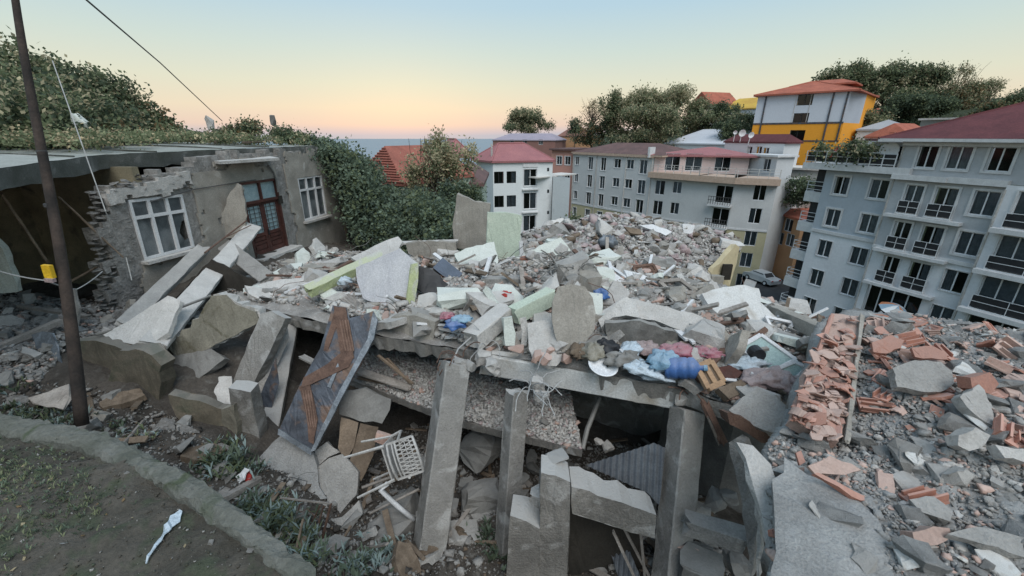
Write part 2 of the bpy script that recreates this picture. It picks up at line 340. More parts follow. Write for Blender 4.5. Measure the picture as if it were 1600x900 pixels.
def stuff_mesh(name, variants, pts, sizes, mi=None, rots=None, flat=1):
    V = []; T = []; I = []; b = 0; va = [arr(x) for x in variants]
    for i, (p, s) in enumerate(zip(pts, sizes)):
        v, t = va[RNG.randint(len(va))]; R = np.array(R3() if rots is None else rots(i)); q = (v*s)@R.T+np.array(p); V.append(q); T.append(t+b); b += len(v)
        I.append(np.full(len(t), mi[i] if mi is not None else 0))
    return npmesh(name, np.concatenate(V), np.concatenate(T), np.concatenate(I))
# ================================================================== terrain
def ctr(l): return [tuple(PZ(*q)) for q in l]
HD = RBF(ctr([(400,468,-2.95),(480,455,-2.85),(600,485,-2.9),(680,520,-2.95),(745,548,-2.98),(900,572,-2.98),(1060,598,-3.0),(560,425,-2.75),(650,400,-2.9),(740,395,-2.85),(800,408,-2.8),
   (700,445,-2.62),(850,450,-2.45),(880,405,-2.3),(950,400,-2.45),(980,440,-2.45),(1000,405,-2.9),(1100,445,-3.1),(1180,480,-3.2),(1000,520,-2.75),(1100,565,-2.9),(1200,570,-3.0),(1180,640,-3.05),
   (1250,540,-3.0),(1290,490,-3.4),(1300,560,-3.0),(480,425,-2.95),(430,425,-3.1),(820,480,-2.72),(760,500,-2.85)])+[(-3,13,-3.1),(1,13,-3),(5,13,-3.6),(9,12,-4),(8,7,-3.4)], .02)
def Hdeck(x, y): return HD(x, y)+fbm(x, y, .9, 4)*.28
HM = RBF(ctr([(1195,895,-2.62),(1170,760,-2.6),(1150,690,-2.62),(1250,650,-2.55),(1250,800,-2.5),(1400,880,-2.42),(1590,890,-2.36),(1400,760,-2.42),(1580,760,-2.3),(1300,600,-2.35),(1400,620,-2.25),
   (1580,640,-2.15),(1300,500,-2.3),(1400,498,-2.2),(1500,508,-2.12),(1598,522,-2.05),(1400,545,-2.12),(1550,570,-2.05)])+[(4,1,-2.4),(8,4,-1.9),(1.2,.8,-2.65)], .01)
def Hmound(x, y): return HM(x, y)+fbm(x, y, .6, 4)*.13
MOUND = [(1200,960),(1212,800),(1192,700),(1222,668),(1248,600),(1285,498),(1330,484),(1420,493),(1510,505),(1640,522),(1800,560),(1800,960)]
HG = RBF([(-14,3,-2.4),(-9,4,-3.0),(-5.3,4.2,-3.35),(-6.5,5.0,-3.6),(-5.2,5.0,-4.0),(-3.6,4.6,-4.4),(-7.4,6.6,-3.3),(-9,8,-3.5),(-8.1,10,-3.45),(-8,14,-3.4),(-7,7.6,-3.2),(-6.2,6.6,-3.15),(-5.2,6.5,-3.3),(-5.5,8.5,-3.2),(-6.5,12,-3.35),
   (-3.6,3.6,-4.2),(-2.2,3.2,-4.6),(-1.3,2.5,-4.8),(-2.4,4.6,-4.9),(-1.5,4.9,-5.1),(0,4.2,-5.3),(2,3.4,-5.3),(0,1.5,-5.2),(3,2.5,-5.3),(0,7,-5.5),(4,7,-5.6),(8,6,-6),(-3.4,7.5,-4.8),(-3,11,-4.2),(-2,15,-5.5),(4,16,-8),(12,10,-9),(10,20,-12),
   (-12,14,-3),(-14,20,-1.5),(-12,8,-3),(1.5,1,-5.2),(-16,12,-1.5)], .01)
def Hground(x, y): return HG(x, y)+fbm(x, y, 1.1, 5, .55)*.34
HL = RBF([(-30,0,-1),(-30,20,2),(-20,18,.3),(-24,26,2.5),(-14,26,-1),(-12,20,-2.6),(-40,60,0),(-5,20,-8),(0,26,-12.5),(0,40,-16),(10,20,-14),(20,28,-19.5),(35,30,-19.5),(45,15,-17),(25,45,-20),(20,60,-20),(0,60,-21),(45,45,-19),(38,57,-19.5),(30,40,-20),(26,33,-20),(36,66,-19.5),
   (60,40,-8),(50,56,-12),(44,62,-5),(55,70,-3),(80,60,3),(100,80,6),(60,90,1),(40,90,-4),(25,95,-10),(0,100,-22),(-40,120,-14),(30,160,0),(60,150,5),(90,140,7),(0,200,-24),(-60,200,-22),(120,180,6),(0,320,-52),(200,320,-45),(-200,300,-55),(0,480,-66),(300,480,-66),(-300,480,-66),(60,250,-8),(150,260,-2),(0,-20,-3),(40,-20,-8),(-40,-20,0),(250,100,8),(-200,50,-4)], .05)
def Hfar(x, y): return HL(x, y)+fbm(x, y, 14, 4)*1.2
def grid(fn, xs, ys, keep=None):
    X, Y = np.meshgrid(xs, ys, indexing='ij'); Z = fn(X, Y); nx, ny = X.shape; idx = np.arange(nx*ny).reshape(nx, ny)
    q = np.stack([idx[:-1, :-1], idx[1:, :-1], idx[1:, 1:], idx[:-1, 1:]], -1).reshape(-1, 4); V = np.stack([X, Y, Z], -1).reshape(-1, 3)
    if keep is not None:
        c = V[q].mean(1); q = q[keep(c[:, 0], c[:, 1], c[:, 2])]
    return V, q
def sheet(name, fn, xs, ys, m, keep=None, smooth=True):
    V, q = grid(fn, xs, ys, keep); me = npmesh(name, V, q)
    if smooth: me.polygons.foreach_set('use_smooth', [True]*len(me.polygons))
    return tag(link(name, me, m), None, None, None, 'structure')
# distant slope down to the coast, sea
xs = np.concatenate([np.arange(-320, -60, 12), np.arange(-60, 120, 2.5), np.arange(120, 420, 12)]); ys = np.concatenate([np.arange(-30, 110, 2.5), np.arange(110, 520, 10)])
def farfn(X, Y):
    Z = Hfar(X, Y); near = (X > -13) & (X < 13) & (Y < 20); return np.where(near, Z-9, Z)
sheet('hillside', farfn, xs, ys, 'hill')
mb = MB(); mb.add([(-9000, 330, -60), (9000, 330, -60), (9000, 9000, -60), (-9000, 9000, -60)], [(0, 1, 2, 3)]); tag(mb.build('sea', 'sea'), None, None, None, 'structure')
# ground under and around the ruin
KERB = [Vector(q) for q in ((-6.6,3.55),(-4.85,3.2),(-3.94,3.02),(-2.9,2.6),(-2.05,2.17),(-1.33,1.75),(-.9,.9),(-.6,-.6))]
def kerbdist(x, y):
    """signed distance to the kerb line, positive on the bank (camera) side"""
    x = np.asarray(x, float); y = np.asarray(y, float); best = np.full(x.shape, 1e9); sg = np.ones(x.shape)
    pts = [Vector((-16, 4.2))]+KERB
    for a, b in zip(pts[:-1], pts[1:]):
        ex, ey = b.x-a.x, b.y-a.y; t = np.clip(((x-a.x)*ex+(y-a.y)*ey)/(ex*ex+ey*ey), 0, 1); dx = x-a.x-ex*t; dy = y-a.y-ey*t; d = np.hypot(dx, dy)
        c = ex*(y-a.y)-ey*(x-a.x); u = d < best; best = np.where(u, d, best); sg = np.where(u, np.where(c < 0, 1, -1), sg)
    return best*sg
def ground_keep(x, y, z): return kerbdist(x, y) < .25
def gfn(X, Y): return Hground(X, Y)
xs = np.arange(-13.5, 13.5, .09); ys = np.arange(.4, 20, .09)
def gk(x, y, z): return (kerbdist(x, y) < .3)
sheet('ground', gfn, xs, ys, 'dirt', gk)
# bank the photographer stands on
def Hbank(x, y): return -2.62+fbm(x, y, .8, 5)*.10+fbm(x, y, .1, 4)*.045-np.clip((y-2.2)*.05, 0, 1)
sheet('path', Hbank, np.arange(-12, .3, .035), np.arange(-.6, 4.6, .035), 'path', lambda x, y, z: kerbdist(x, y) > -.02)
def kerb():
    mb = MB(); pts = [Vector((-16, 4.2))]+KERB; P2 = []
    for a, b in zip(pts[:-1], pts[1:]):
        k = max(1, int((b-a).length/.035)); P2 += [a.lerp(b, i/k) for i in range(k)]
    vs = []; prof = [(.05, -2.0), (.035, -.3), (.02, -.08), (.01, .0), (-.02, .03), (-.07, .04), (-.12, .04), (-.17, .035), (-.21, .015), (-.23, -.10)]
    n = len(prof)
    for i, p in enumerate(P2):
        t = (P2[min(i+1, len(P2)-1)]-P2[max(i-1, 0)]).normalized(); o = Vector((-t.y, t.x))      # away from the bank
        for (a, h) in prof:
            j = float(fbm(p.x*3+a*9, p.y*3+h*7, .45, 4))*.035+float(fbm(p.x+a*5, p.y, .05, 2))*.02; w_ = float(np.interp(p.x, [-5, -1.3], [1, .5])); a *= w_; vs.append((p.x+o.x*(-a+j), p.y+o.y*(-a+j), -2.62+.02+h+j*.8-max(0, (p.y-2.2)*.05)))
    fs = [(i*n+j, i*n+j+1, (i+1)*n+j+1, (i+1)*n+j) for i in range(len(P2)-1) for j in range(n-1)]
    mb.add(vs, fs); o = mb.build('retaining_kerb', 'kerb', smooth=False)
    tag(o, 'mossy low concrete kerb wall curving between the grassy bank and the drop', 'wall')
kerb()
# ------------------------------------------------------------------ deck: remaining upper floor with its rubble
E0 = Vector((-5.3, 7.4)); 
def edge_y(x): return np.interp(x, [-5.6, -5.3, -2.2, -.45, 2.15, 2.9, 6], [7.6, 7.4, 6.0, 5.42, 4.53, 3.9, 3.3])
DECKB = [(300,500),(385,450),(440,425),(500,398),(560,392),(640,398),(700,392),(815,400),(815,380),(870,368),(905,396),(1000,402),(1100,436),(1200,466),(1300,500),(1320,520),(1290,640),(1230,720),(1170,760),(1130,660),(1064,640),(900,640),(745,600),(640,560),(590,560),(480,530),(400,520),(300,560)]
def deck():
    root = empty('collapsed_floor', (0, 6, -3)); tag(root, 'collapsed upper floor slab with front edge beam carrying the main rubble field', 'floor slab')
    nx = 260; xs = np.linspace(-5.5, 8.0, nx); ts = np.linspace(0, 1, 190)
    X = np.repeat(xs[:, None], 190, 1); y0 = edge_y(xs)[:, None]; Y = y0+(15.5-y0)*ts[None]**1.25
    Z = Hdeck(X, Y)+fbm(X, Y, .22, 3)*.10
    edge = np.clip((Y-y0)/.25, 0, 1); Z = np.where(edge < 1, Z*edge+(-3.02+fbm(X, Y, .2, 2)*.03)*(1-edge), Z)
    V = np.stack([X, Y, Z], -1).reshape(-1, 3); idx = np.arange(nx*190).reshape(nx, 190)
    q = np.stack([idx[:-1, :-1], idx[1:, :-1], idx[1:, 1:], idx[:-1, 1:]], -1).reshape(-1, 4)
    c = V[q].mean(1); uu, vv, dd = proj(c[:, 0], c[:, 1], c[:, 2]); wb = fbm(c[:, 0], c[:, 1], .5, 3)*22
    q = q[np.array([inpoly(a+w, b+w*.2, DECKB) for a, b, w in zip(uu, vv, wb)])]
    me = npmesh('rubble_bed', V-np.array([0, 6, -3]), q); o = link('rubble_bed', me, 'grit', root); o['kind'] = 'stuff'
    # the slab itself: top hidden, underside and edge seen
    mb = MB(); top = []; bot = []
    for x in np.linspace(-5.5, 2.7, 90):
        y = float(edge_y(x)); j = random.uniform(-.03, .03); top.append((x, y+j, -3.03+random.uniform(-.012, .012)-6*0)); bot.append((x, y+j+random.uniform(0, .05), -3.27+random.uniform(-.02, .03)))
    n = len(top); vs = top+bot+[(p[0], p[1]+3.2, -3.3) for p in top]; fs = [(i, i+1, n+i+1, n+i) for i in range(n-1)]+[(n+i, n+i+1, 2*n+i+1, 2*n+i) for i in range(n-1)]
    mb.add([(a, b-6, c+3) for a, b, c in vs], fs); mb.build('floor_plate', 'colm', root)
    # plastered edge beam between the columns
    A = PZ(752, 551, -3.0); B = PZ(1064, 603, -3.04)
    o = beam_mesh('edge_beam', (A+Vector((.02, .08, -.19)))-Vector((0, 6, -3)), (B+Vector((0, .08, -.19)))-Vector((0, 6, -3)), .22, .33, amp=.008, end=.05).build('edge_beam', 'beamp', root)
    # tan piece of edge to its left
    slab('edge_beam', 'tan plastered end of the edge beam', None, [(612,495),(648,492),(680,503),(676,548),(652,538),(622,524),(600,516)], (640,535,-3.12), -20, 5, .16, 'tan', step=.1)
deck()
for o in [o for o in COL.objects if o.name.startswith('edge_beam.')]:
    p = bpy.data.objects['collapsed_floor']; o.parent = p; o.location = o.location-p.location
# ------------------------------------------------------------------ mound: the roof slab on the right with its scattered tiles
def mound():
    root = empty('fallen_roof_slab', (3, 3, -2.6)); tag(root, 'broken concrete roof slab in the right foreground covered in grit and brick shards', 'roof slab')
    V, q = grid(lambda X, Y: Hmound(X, Y)+fbm(X, Y, .1, 3)*.035, np.arange(.9, 10, .045), np.arange(.9, 7.6, .045))
    u, v, d = proj(V[:, 0], V[:, 1], V[:, 2]); c = V[q].mean(1); uu, vv, dd = proj(c[:, 0], c[:, 1], c[:, 2])
    wob = fbm(c[:, 0]*1, c[:, 1]*1, .35, 3)*14
    ok = np.array([inpoly(a+w, b+w*.3, MOUND) and z > .5 for a, b, z, w in zip(uu, vv, dd, wob)]); q = q[ok]
    me = npmesh('grit_surface', V-np.array([3, 3, -2.6]), q); bm = bmesh.new(); bm.from_mesh(me)
    bmesh.ops.delete(bm, geom=[x for x in bm.verts if not x.link_faces], context='VERTS')
    r = bmesh.ops.extrude_face_region(bm, geom=bm.faces[:])
    for x in r['geom']:
        if isinstance(x, bmesh.types.BMVert): x.co.z -= .26+random.uniform(-.02, .02)
    bmesh.ops.recalc_face_normals(bm, faces=bm.faces[:]); bm.to_mesh(me); bm.free()
    o = link('grit_surface', me, 'gritb', root); o['kind'] = 'stuff'
mound()
# lower slab under the deck, carrying fine rubble
LA, LB, LC = PZ(545, 592, -4.0), PZ(722, 655, -4.0), PZ(912, 700, -4.0)
low_in = lambda x, y: x < LC.x-.03 and y > float(np.interp(x, [LA.x, LB.x, LC.x], [LA.y, LB.y, LC.y]))+.03
def HLs(x, y): return -4.02+fbm(x, y, .5, 4)*.16+.10*np.clip(y-5.6, 0, 3)
LOWPX = [(545,592),(560,555),(700,540),(935,615),(936,640),(936,720),(815,706),(722,685),(640,655)]
def lower():
    root = empty('lower_floor_slab', (-.5, 6, -4)); tag(root, 'thin lower floor slab strewn with fine rubble hanging behind the columns', 'floor slab')
    A, B, C2 = PZ(545, 590, -4.0), PZ(722, 655, -4.0), PZ(912, 700, -4.0)
    line = lambda x: np.interp(x, [A.x, B.x, C2.x], [A.y, B.y, C2.y])
    xs = np.arange(A.x, C2.x, .04); ts = np.linspace(0, 1, 70); X = np.repeat(xs[:, None], 70, 1); Y = line(xs)[:, None]+ts[None]*2.6
    Z = HLs(X, Y)+fbm(X, Y, .1, 3)*.06; e = np.clip(ts/.05, 0, 1)[None]; Z = Z*e+(-4.06)*(1-e)
    V = np.stack([X, Y, Z], -1).reshape(-1, 3)-np.array([-.5, 6, -4]); idx = np.arange(X.size).reshape(X.shape)
    q = np.stack([idx[:-1, :-1], idx[1:, :-1], idx[1:, 1:], idx[:-1, 1:]], -1).reshape(-1, 4)
    o = link('rubble_bed', npmesh('rubble_bed', V, q), 'grit', root); o['kind'] = 'stuff'
    mb = MB(); k = len(xs); t = [(x+.5, float(line(x))-6-.01, -.06+4-4) for x in xs]
    jj = [random.uniform(-.008, .008) for _ in xs]
    vs = [(a, b+j, -.03) for (a, b, _), j in zip(t, jj)]+[(a, b+j+.02, -.17) for (a, b, _), j in zip(t, jj)]+[(a, b+2.7, -.2) for a, b, _ in t]
    mb.add(vs, [(i, i+1, k+i+1, k+i) for i in range(k-1)]+[(k+i, k+i+1, 2*k+i+1, 2*k+i) for i in range(k-1)]+[(k-1, 2*k-1, 3*k-1), (0, 2*k, k)])
    mb.build('floor_plate', 'colm', root)
    pts = [PZ(910,702,-4.1), PZ(918,670,-3.98), PZ(930,640,-3.88), PZ(937,622,-3.8)]
    mb = MB(); mb.tube([p-Vector((-.5, 6, -4)) for p in pts], .035, 6); mb.build('edge_strip', 'concd', root)
lower()
# walls closing the dark storeys beneath
def wallbox(name, label, pts, z0, z1, m, th=.2, kindp=None):
    mb = MB(); pts = [Vector(p) for p in pts]
    for a, b in zip(pts[:-1], pts[1:]):
        e = (b-a); n = Vector((e.y, -e.x)).normalized(); k = max(1, int(e.length/.4))
        for i in range(k):
            p, q = a.lerp(b, i/k), a.lerp(b, (i+1)/k); j = random.uniform(0, .015)
            mb.add([(p.x, p.y, z0), (q.x, q.y, z0), (q.x, q.y, z1), (p.x, p.y, z1), (p.x-n.x*th, p.y-n.y*th, z0), (q.x-n.x*th, q.y-n.y*th, z0), (q.x-n.x*th, q.y-n.y*th, z1), (p.x-n.x*th, p.y-n.y*th, z1)],
                   [(0,1,2,3), (7,6,5,4), (3,2,6,7), (0,4,5,1)]+([(0,3,7,4)] if i == 0 else [])+([(1,5,6,2)] if i == k-1 else []))
    o = mb.build(name, m); return center(tag(o, label, 'wall'))
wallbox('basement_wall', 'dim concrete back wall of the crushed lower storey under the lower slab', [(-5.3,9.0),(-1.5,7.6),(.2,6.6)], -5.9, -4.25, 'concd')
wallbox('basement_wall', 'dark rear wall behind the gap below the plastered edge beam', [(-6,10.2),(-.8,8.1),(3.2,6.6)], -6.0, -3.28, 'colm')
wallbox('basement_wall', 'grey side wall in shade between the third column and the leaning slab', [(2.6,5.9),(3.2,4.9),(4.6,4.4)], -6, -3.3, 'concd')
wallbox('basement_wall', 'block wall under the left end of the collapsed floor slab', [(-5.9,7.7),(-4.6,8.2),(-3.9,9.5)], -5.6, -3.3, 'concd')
# ================================================================== damaged house on the left
HX0, HY0, HK = -7.95, 8.3, .136
def hx(y): return HX0+HK*(y-HY0)
HDIR = Vector((HK, 1, 0)).normalized(); HN = Vector((HDIR.y, -HDIR.x, 0))
HO = Vector((HX0, HY0, 0))
def hpt(u, v, off=0.0):
    """pixel -> point on the facade plane, as (s along, z)"""
    p = planept(u, v, HO+HN*off, HN); return (p-HO).dot(HDIR), p.z
def cells(name, poly, holes, c, th, off, m, parent, thr=None, jit=.012, zjit=0):
    """wall built of small blocks inside a pixel outline, minus openings; edges break along the blocks"""
    pp = [hpt(u, v, off) for u, v in poly]; s0, s1 = min(p[0] for p in pp), max(p[0] for p in pp); z0, z1 = min(p[1] for p in pp), max(p[1] for p in pp)
    ns, nz = int((s1-s0)/c)+1, int((z1-z0)/c)+1; keep = set()
    for i in range(ns):
        for j in range(nz):
            s, z = s0+(i+.5)*c, z0+(j+.5)*c
            w = float(fbm(s, z, .3, 3))*c*3
            if not inpoly(s+w, z+w, pp): continue
            if any(a-.001 < s < b+.001 and d-.001 < z < e+.001 for a, b, d, e in holes): continue
            if thr and not thr(s, z): continue
            keep.add((i, j))
    V = {}; vs = []; fs = []
    def vid(i, j, k):
        key = (i, j, k)
        if key not in V:
            s, z = s0+i*c, z0+j*c
            hole = any(a-c*.6 < s < b+c*.6 and d-c*.6 < z < e+c*.6 for a, b, d, e in holes)
            js = 0 if hole else float(fbm(s*7, z*7, .9, 2))*jit*3; jz = 0 if hole else float(fbm(s*7+50, z*7, .9, 2))*jit*3; jo = float(fbm(s+9, z, .25, 4))*jit*1.6
            if hole:
                for a, b, d, e in holes:
                    if a-c*.6 < s < b+c*.6 and d-c*.6 < z < e+c*.6:
                        for q in (a, b):
                            if abs(s-q) < c*.6: s = q
                        for q in (d, e):
                            if abs(z-q) < c*.6: z = q
            p = HO+HDIR*(s+js)+HN*(off+jo-(th if k else 0)); V[key] = len(vs); vs.append((p.x, p.y, z+jz))
        return V[key]
    for (i, j) in keep:
        fs.append((vid(i, j, 0), vid(i+1, j, 0), vid(i+1, j+1, 0), vid(i, j+1, 0)))
        for (di, dj, e) in ((-1, 0, ((i, j+1), (i, j))), (1, 0, ((i+1, j), (i+1, j+1))), (0, -1, ((i, j), (i+1, j))), (0, 1, ((i+1, j+1), (i, j+1)))):
            if (i+di, j+dj) not in keep: a, b = e; fs.append((vid(*a, 0), vid(*a, 1), vid(*b, 1), vid(*b, 0)))
    mb = MB(); mb.add(vs, fs); return mb.build(name, m, parent, fix=False)
def house():
    root = empty('damaged_house', (0, 0, 0)); tag(root, 'cracked one-storey house with flat concrete roof, tan plaster facade, red door and white windows', 'house')
    FP = [(158,300),(178,288),(232,280),(286,262),(300,250),(495,232),(525,262),(560,395),(560,430),(430,432),(380,450),(290,500),(205,505),(172,470),(178,430),(160,370),(168,335)]
    def hole(u0, v0, u1, v1, w, h):
        s, z = hpt((u0+u1)/2, (v0+v1)/2); return (s-w/2, s+w/2, z-h/2, z+h/2)
    sa, za = hpt(213, 358); sb, zb = hpt(295, 346); w1 = (sa, sb, (za+zb)/2-.66, (za+zb)/2+.62)
    sa, zt = hpt(373, 286); sb, zz = hpt(430, 285); sc, zc = hpt(405, 402); d1 = (sa, sb+.05, zc, zt)
    sa, _ = hpt(470, 312); sb, _ = hpt(507, 306); _, zt = hpt(483, 276); _, zc = hpt(495, 340); w2 = (sa, sb, zc, zt)
    holes = [w1, d1, w2]
    cells('stone_wall', FP, holes, .11, .34, -.03, 'stone', root)
    PL = [(305,256),(492,236),(520,262),(552,392),(552,425),(470,425),(445,415),(380,430),(330,448),(270,470),(232,480),(222,420),(245,412),(300,392),(318,380),(306,320),(296,292),(300,275)]
    def th(s, z):
        n = float(fbm(s+3, z+8, .75, 4)); near = min(abs(s-d1[1]-.12), 3)
        if abs(s-d1[1]-.25) < .22: return n > .25
        if z > -.85: return n > -.02
        return n > -.42
    cells('plaster', PL, holes, .055, .035, .012, 'tan', root, th, .006)
    cells('lintel', [(168,305),(180,292),(290,272),(300,290),(206,312),(175,320)], [], .07, .12, .05, 'concl', root, None, .012)
    # loose bricks and stones of the broken corner, piece by piece
    bme = chunk_mesh('brick', 1, .8, .55, 12, True, .02)
    for k in range(46):
        v = 300+k*4.0; row = k//2; u = {0: 160, 1: 170}[k % 2]+random.uniform(-7, 5)+(8 if v > 430 else 0)+(6 if 380 < v < 430 else 0)
        s, z = hpt(u, v, 0); p = HO+HDIR*s+HN*(-.12+random.uniform(-.1, .06)); b = link('brick', bme, 'stone', root, (p.x, p.y, z)); b.rotation_euler = (random.gauss(0, .1), random.gauss(0, .1), 1.5+random.gauss(0, .3)); c = random.uniform(.16, .26); b.scale = (c, c, c*.55)
    for k in range(60):
        u = random.uniform(176, 300); v = random.uniform(265, 302)-(u-176)*.22+18; s, z = hpt(u, v, 0)
        p = HO+HDIR*s+HN*(-.05+random.uniform(-.15, .08)); b = link('brick', bme, 'stone', root, (p.x, p.y, z)); b.rotation_euler = (random.gauss(0, .3), random.gauss(0, .3), random.uniform(0, 3)); c = random.uniform(.10, .2); b.scale = (c, c, c*.5)
    for k in range(120):
        u = random.uniform(178, 232) if k < 85 else random.uniform(200, 330); v = random.uniform(325, 470) if k < 85 else random.uniform(425, 480); s, z = hpt(u, v, 0)
        if w1[0]-.05 < s < w1[1] and w1[2] < z < w1[3]: continue
        p = HO+HDIR*s+HN*(-.05); b = link('stone', bme, 'stone', root, (p.x, p.y, z)); b.rotation_euler = (random.gauss(0, .1), random.gauss(0, .15), math.atan2(HDIR.y, HDIR.x)+random.gauss(0, .1)); c = random.uniform(.12, .22); b.scale = (c, .1, c*.55)
    # windows and door
    Rm = Matrix(((HDIR.x, -HN.x, 0), (HDIR.y, -HN.y, 0), (0, 0, 1)))            # local x along wall, y into wall
    def fr(name, hole, tilt=0, parent=root):
        a, b, c, d = hole; o = empty(name); o.parent = parent; p = HO+HDIR*((a+b)/2); o.matrix_local = Matrix.Translation((p.x, p.y, (c+d)/2))@(Rm@Matrix.Rotation(tilt, 3, 'Y')).to_4x4(); return o
    def bars(mb, lst, y, dp):
        for (x0, x1, z0, z1) in lst: mb.box(((x0+x1)/2, y, (z0+z1)/2), (x1-x0, dp, z1-z0))
    def window(hole, cols, tz, tilt, curtain, broken, sill=True, t=.055):
        a, b, c, d = hole; w, h = (b-a), (d-c); mb = MB(); L = [(-w/2, w/2, h/2-t, h/2), (-w/2, w/2, -h/2, -h/2+t), (-w/2, -w/2+t, -h/2+t, h/2-t), (w/2-t, w/2, -h/2+t, h/2-t)]
        zt = h/2-tz; L.append((-w/2+t, w/2-t, zt-t*.6, zt+t*.6))
        for i in range(1, cols): x = -w/2+w*i/cols; L += [(x-t*.62, x+t*.62, -h/2+t, zt-t*.6), (x-t*.62, x+t*.62, zt+t*.6, h/2-t)]
        bars(mb, L, .03, .06); e = mb.build('window', 'white', None); p = HO+HDIR*((a+b)/2); e.parent = root
        e.matrix_local = Matrix.Translation((p.x, p.y, (c+d)/2))@(Rm@Matrix.Rotation(tilt, 3, 'Y')).to_4x4()
        for i in range(cols):
            for (z0, z1, top) in ((-h/2+t, zt-t*.6, 0), (zt+t*.6, h/2-t, 1)):
                x0, x1 = -w/2+w*i/cols+t*.5, -w/2+w*(i+1)/cols-t*.5
                if (i, top) in broken:
                    mb = MB(); k = broken[(i, top)]; mb.add([(x0+(x1-x0)*p[0], .05, z0+(z1-z0)*p[1]) for p in k], [tuple(range(len(k)))]); q = mb.build('pane', 'glass_sheen', e, fix=False); q['label'] = 'broken pane with a jagged hole'
                else:
                    mb = MB(); mb.add([(x0, .05, z0), (x1, .05, z0), (x1, .05, z1), (x0, .05, z1)], [(0, 1, 2, 3)]); mb.build('pane', 'glass_sheen', e, fix=False)
        if curtain:
            mb = MB(); k = 28; vs = []
            for i in range(k+1): x = -w/2+t+(w-2*t)*i/k; vs += [(x, .13+.02*math.sin(i*1.9), -h/2+t), (x, .13+.02*math.sin(i*1.9), h/2-t)]
            mb.add(vs, [(2*i, 2*i+2, 2*i+3, 2*i+1) for i in range(k)]); mb.build('curtain', 'curtain', e, fix=False)
        if sill: mb = MB(); mb.box((.0, -.06, -h/2-.04), (w+.16, .2, .07)); mb.build('sill', 'concl', e)
        return e
    window(w1, 3, .38, .035, False, {(2, 0): [(0, 0), (1, 0), (1, .25), (.6, .2), (.35, .45), (.7, .75), (1, .8), (1, 1), (0, 1)]})
    window(w2, 3, .42, .02, True, {})
    a, b, c, d = d1; w, h = b-a, d-c; o = fr('door', d1, .01); t = .07; mb = MB(); bars(mb, [(-w/2, w/2, h/2-t, h/2), (-w/2, -w/2+t, -h/2, h/2-t), (w/2-t, w/2, -h/2, h/2-t), (-w/2+t, w/2-t, h/2-.62, h/2-.55), (-.025, .025, h/2-.55, h/2-t)], .04, .12); mb.build('door_frame', 'door', o)
    lw = (w-2*t)/2; H = h-.62
    for i, sgn in enumerate((-1, 1)):
        mb = MB(); x0 = -lw if sgn < 0 else 0.004; x1 = x0+lw-.004; s = .085; z0 = -h/2; zg0 = z0+H*.42
        bars(mb, [(x0, x0+s, z0, z0+H), (x1-s, x1, z0, z0+H), (x0+s, x1-s, z0+H-s, z0+H), (x0+s, x1-s, z0, z0+.14), (x0+s, x1-s, zg0-s, zg0), (x0+s, x1-s, z0+H*.22, z0+H*.22+.06)], .07, .045)
        bars(mb, [(x0+s, x1-s, z0+.14, zg0-s)], .08, .02); bars(mb, [(x0+s+.04, x1-s-.04, z0+.19, z0+H*.22-.04), (x0+s+.04, x1-s-.04, z0+H*.22+.1, zg0-s-.04)], .062, .03)
        lf = mb.build('door_leaf', 'door', o); mb = MB(); mb.add([(x0+s, .08, zg0), (x1-s, .08, zg0), (x1-s, .08, z0+H-s), (x0+s, .08, z0+H-s)], [(0, 1, 2, 3)]); pn = link('pane', mb.mesh('pane'), mat('glass_sky_blue', (.34,.44,.46), (.26,.36,.39), 6, rough=.25, bump=.05, spec=.6), lf)
        mb = MB(); bars(mb, [(x0+s, x1-s, zz-.006, zz+.006) for zz in np.linspace(zg0+.1, z0+H-s-.08, 6)]+[(x-.006, x+.006, zg0, z0+H-s) for x in np.linspace(x0+s+.07, x1-s-.07, 3)], .055, .012); mb.build('grille', 'cable', lf)
    mb = MB(); mb.add([(-w/2+t, .06, h/2-.55), (w/2-t, .06, h/2-.55), (w/2-t, .06, h/2-t), (-w/2+t, .06, h/2-t)], [(0, 1, 2, 3)]); link('pane', mb.mesh('pane'), mat('glass_sky_blue', (.5,.6,.62)), o)
    mb = MB(); mb.box((.04, .03, -h/2+H*.42-.02), (.03, .04, .16)); mb.build('handle', 'black', o)
    mb = MB(); mb.box((0, -.15, -h/2-.03), (w+.3, .5, .09)); mb.build('door_step', 'concl', o)
    # dark box painted as meter niche shade, cornice bits, rain pipe
    s, z = hpt(437, 312); p = HO+HDIR*s; mb = MB(); mb.box((0, .0, 0), (.16, .06, .24)); q = mb.build('niche_shade', 'dark', root); q.matrix_local = Matrix.Translation((p.x, p.y, z))@Rm.to_4x4()@Matrix.Translation((0, -.02, 0))
    mb = MB(); mb.tube([HO+HDIR*hpt(u, v)[0]+HN*.06+Vector((0, 0, hpt(u, v)[1])) for u, v in ((416,258),(424,268),(429,282),(432,300))], .03, 8); mb.build('rain_pipe', 'concd', root)
    mb = MB(); mb.tube([HO+HDIR*hpt(u, v)[0]+HN*.04+Vector((0, 0, hpt(u, v)[1])) for u, v in ((232,315),(300,296),(375,284),(398,281))], .012, 5); mb.build('wall_cable', 'cable', root)
    # roof
    zt = [(-.46), (-.38), (-.33)]
    ra, rb, rc = PZ(-260,318,-.52), PZ(154,242,-.37), PZ(492,227.5,-.33); 
    fr_ = [ra, PZ(0,262,-.445), rb, PZ(300,235.5,-.36), PZ(400,231,-.34), rc]
    mb = MB(); back = Vector((-11.5, 2.0, .24)); n = len(fr_); T = []
    ks = 14; kt = 46; fl = []
    for i in range(kt+1):
        t = i/kt*(n-1); a = min(int(t), n-2); q = fr_[a].lerp(fr_[a+1], t-a); fl.append(q+Vector((random.uniform(-.012, .012), 0, random.uniform(-.008, .008))))
    vs = []
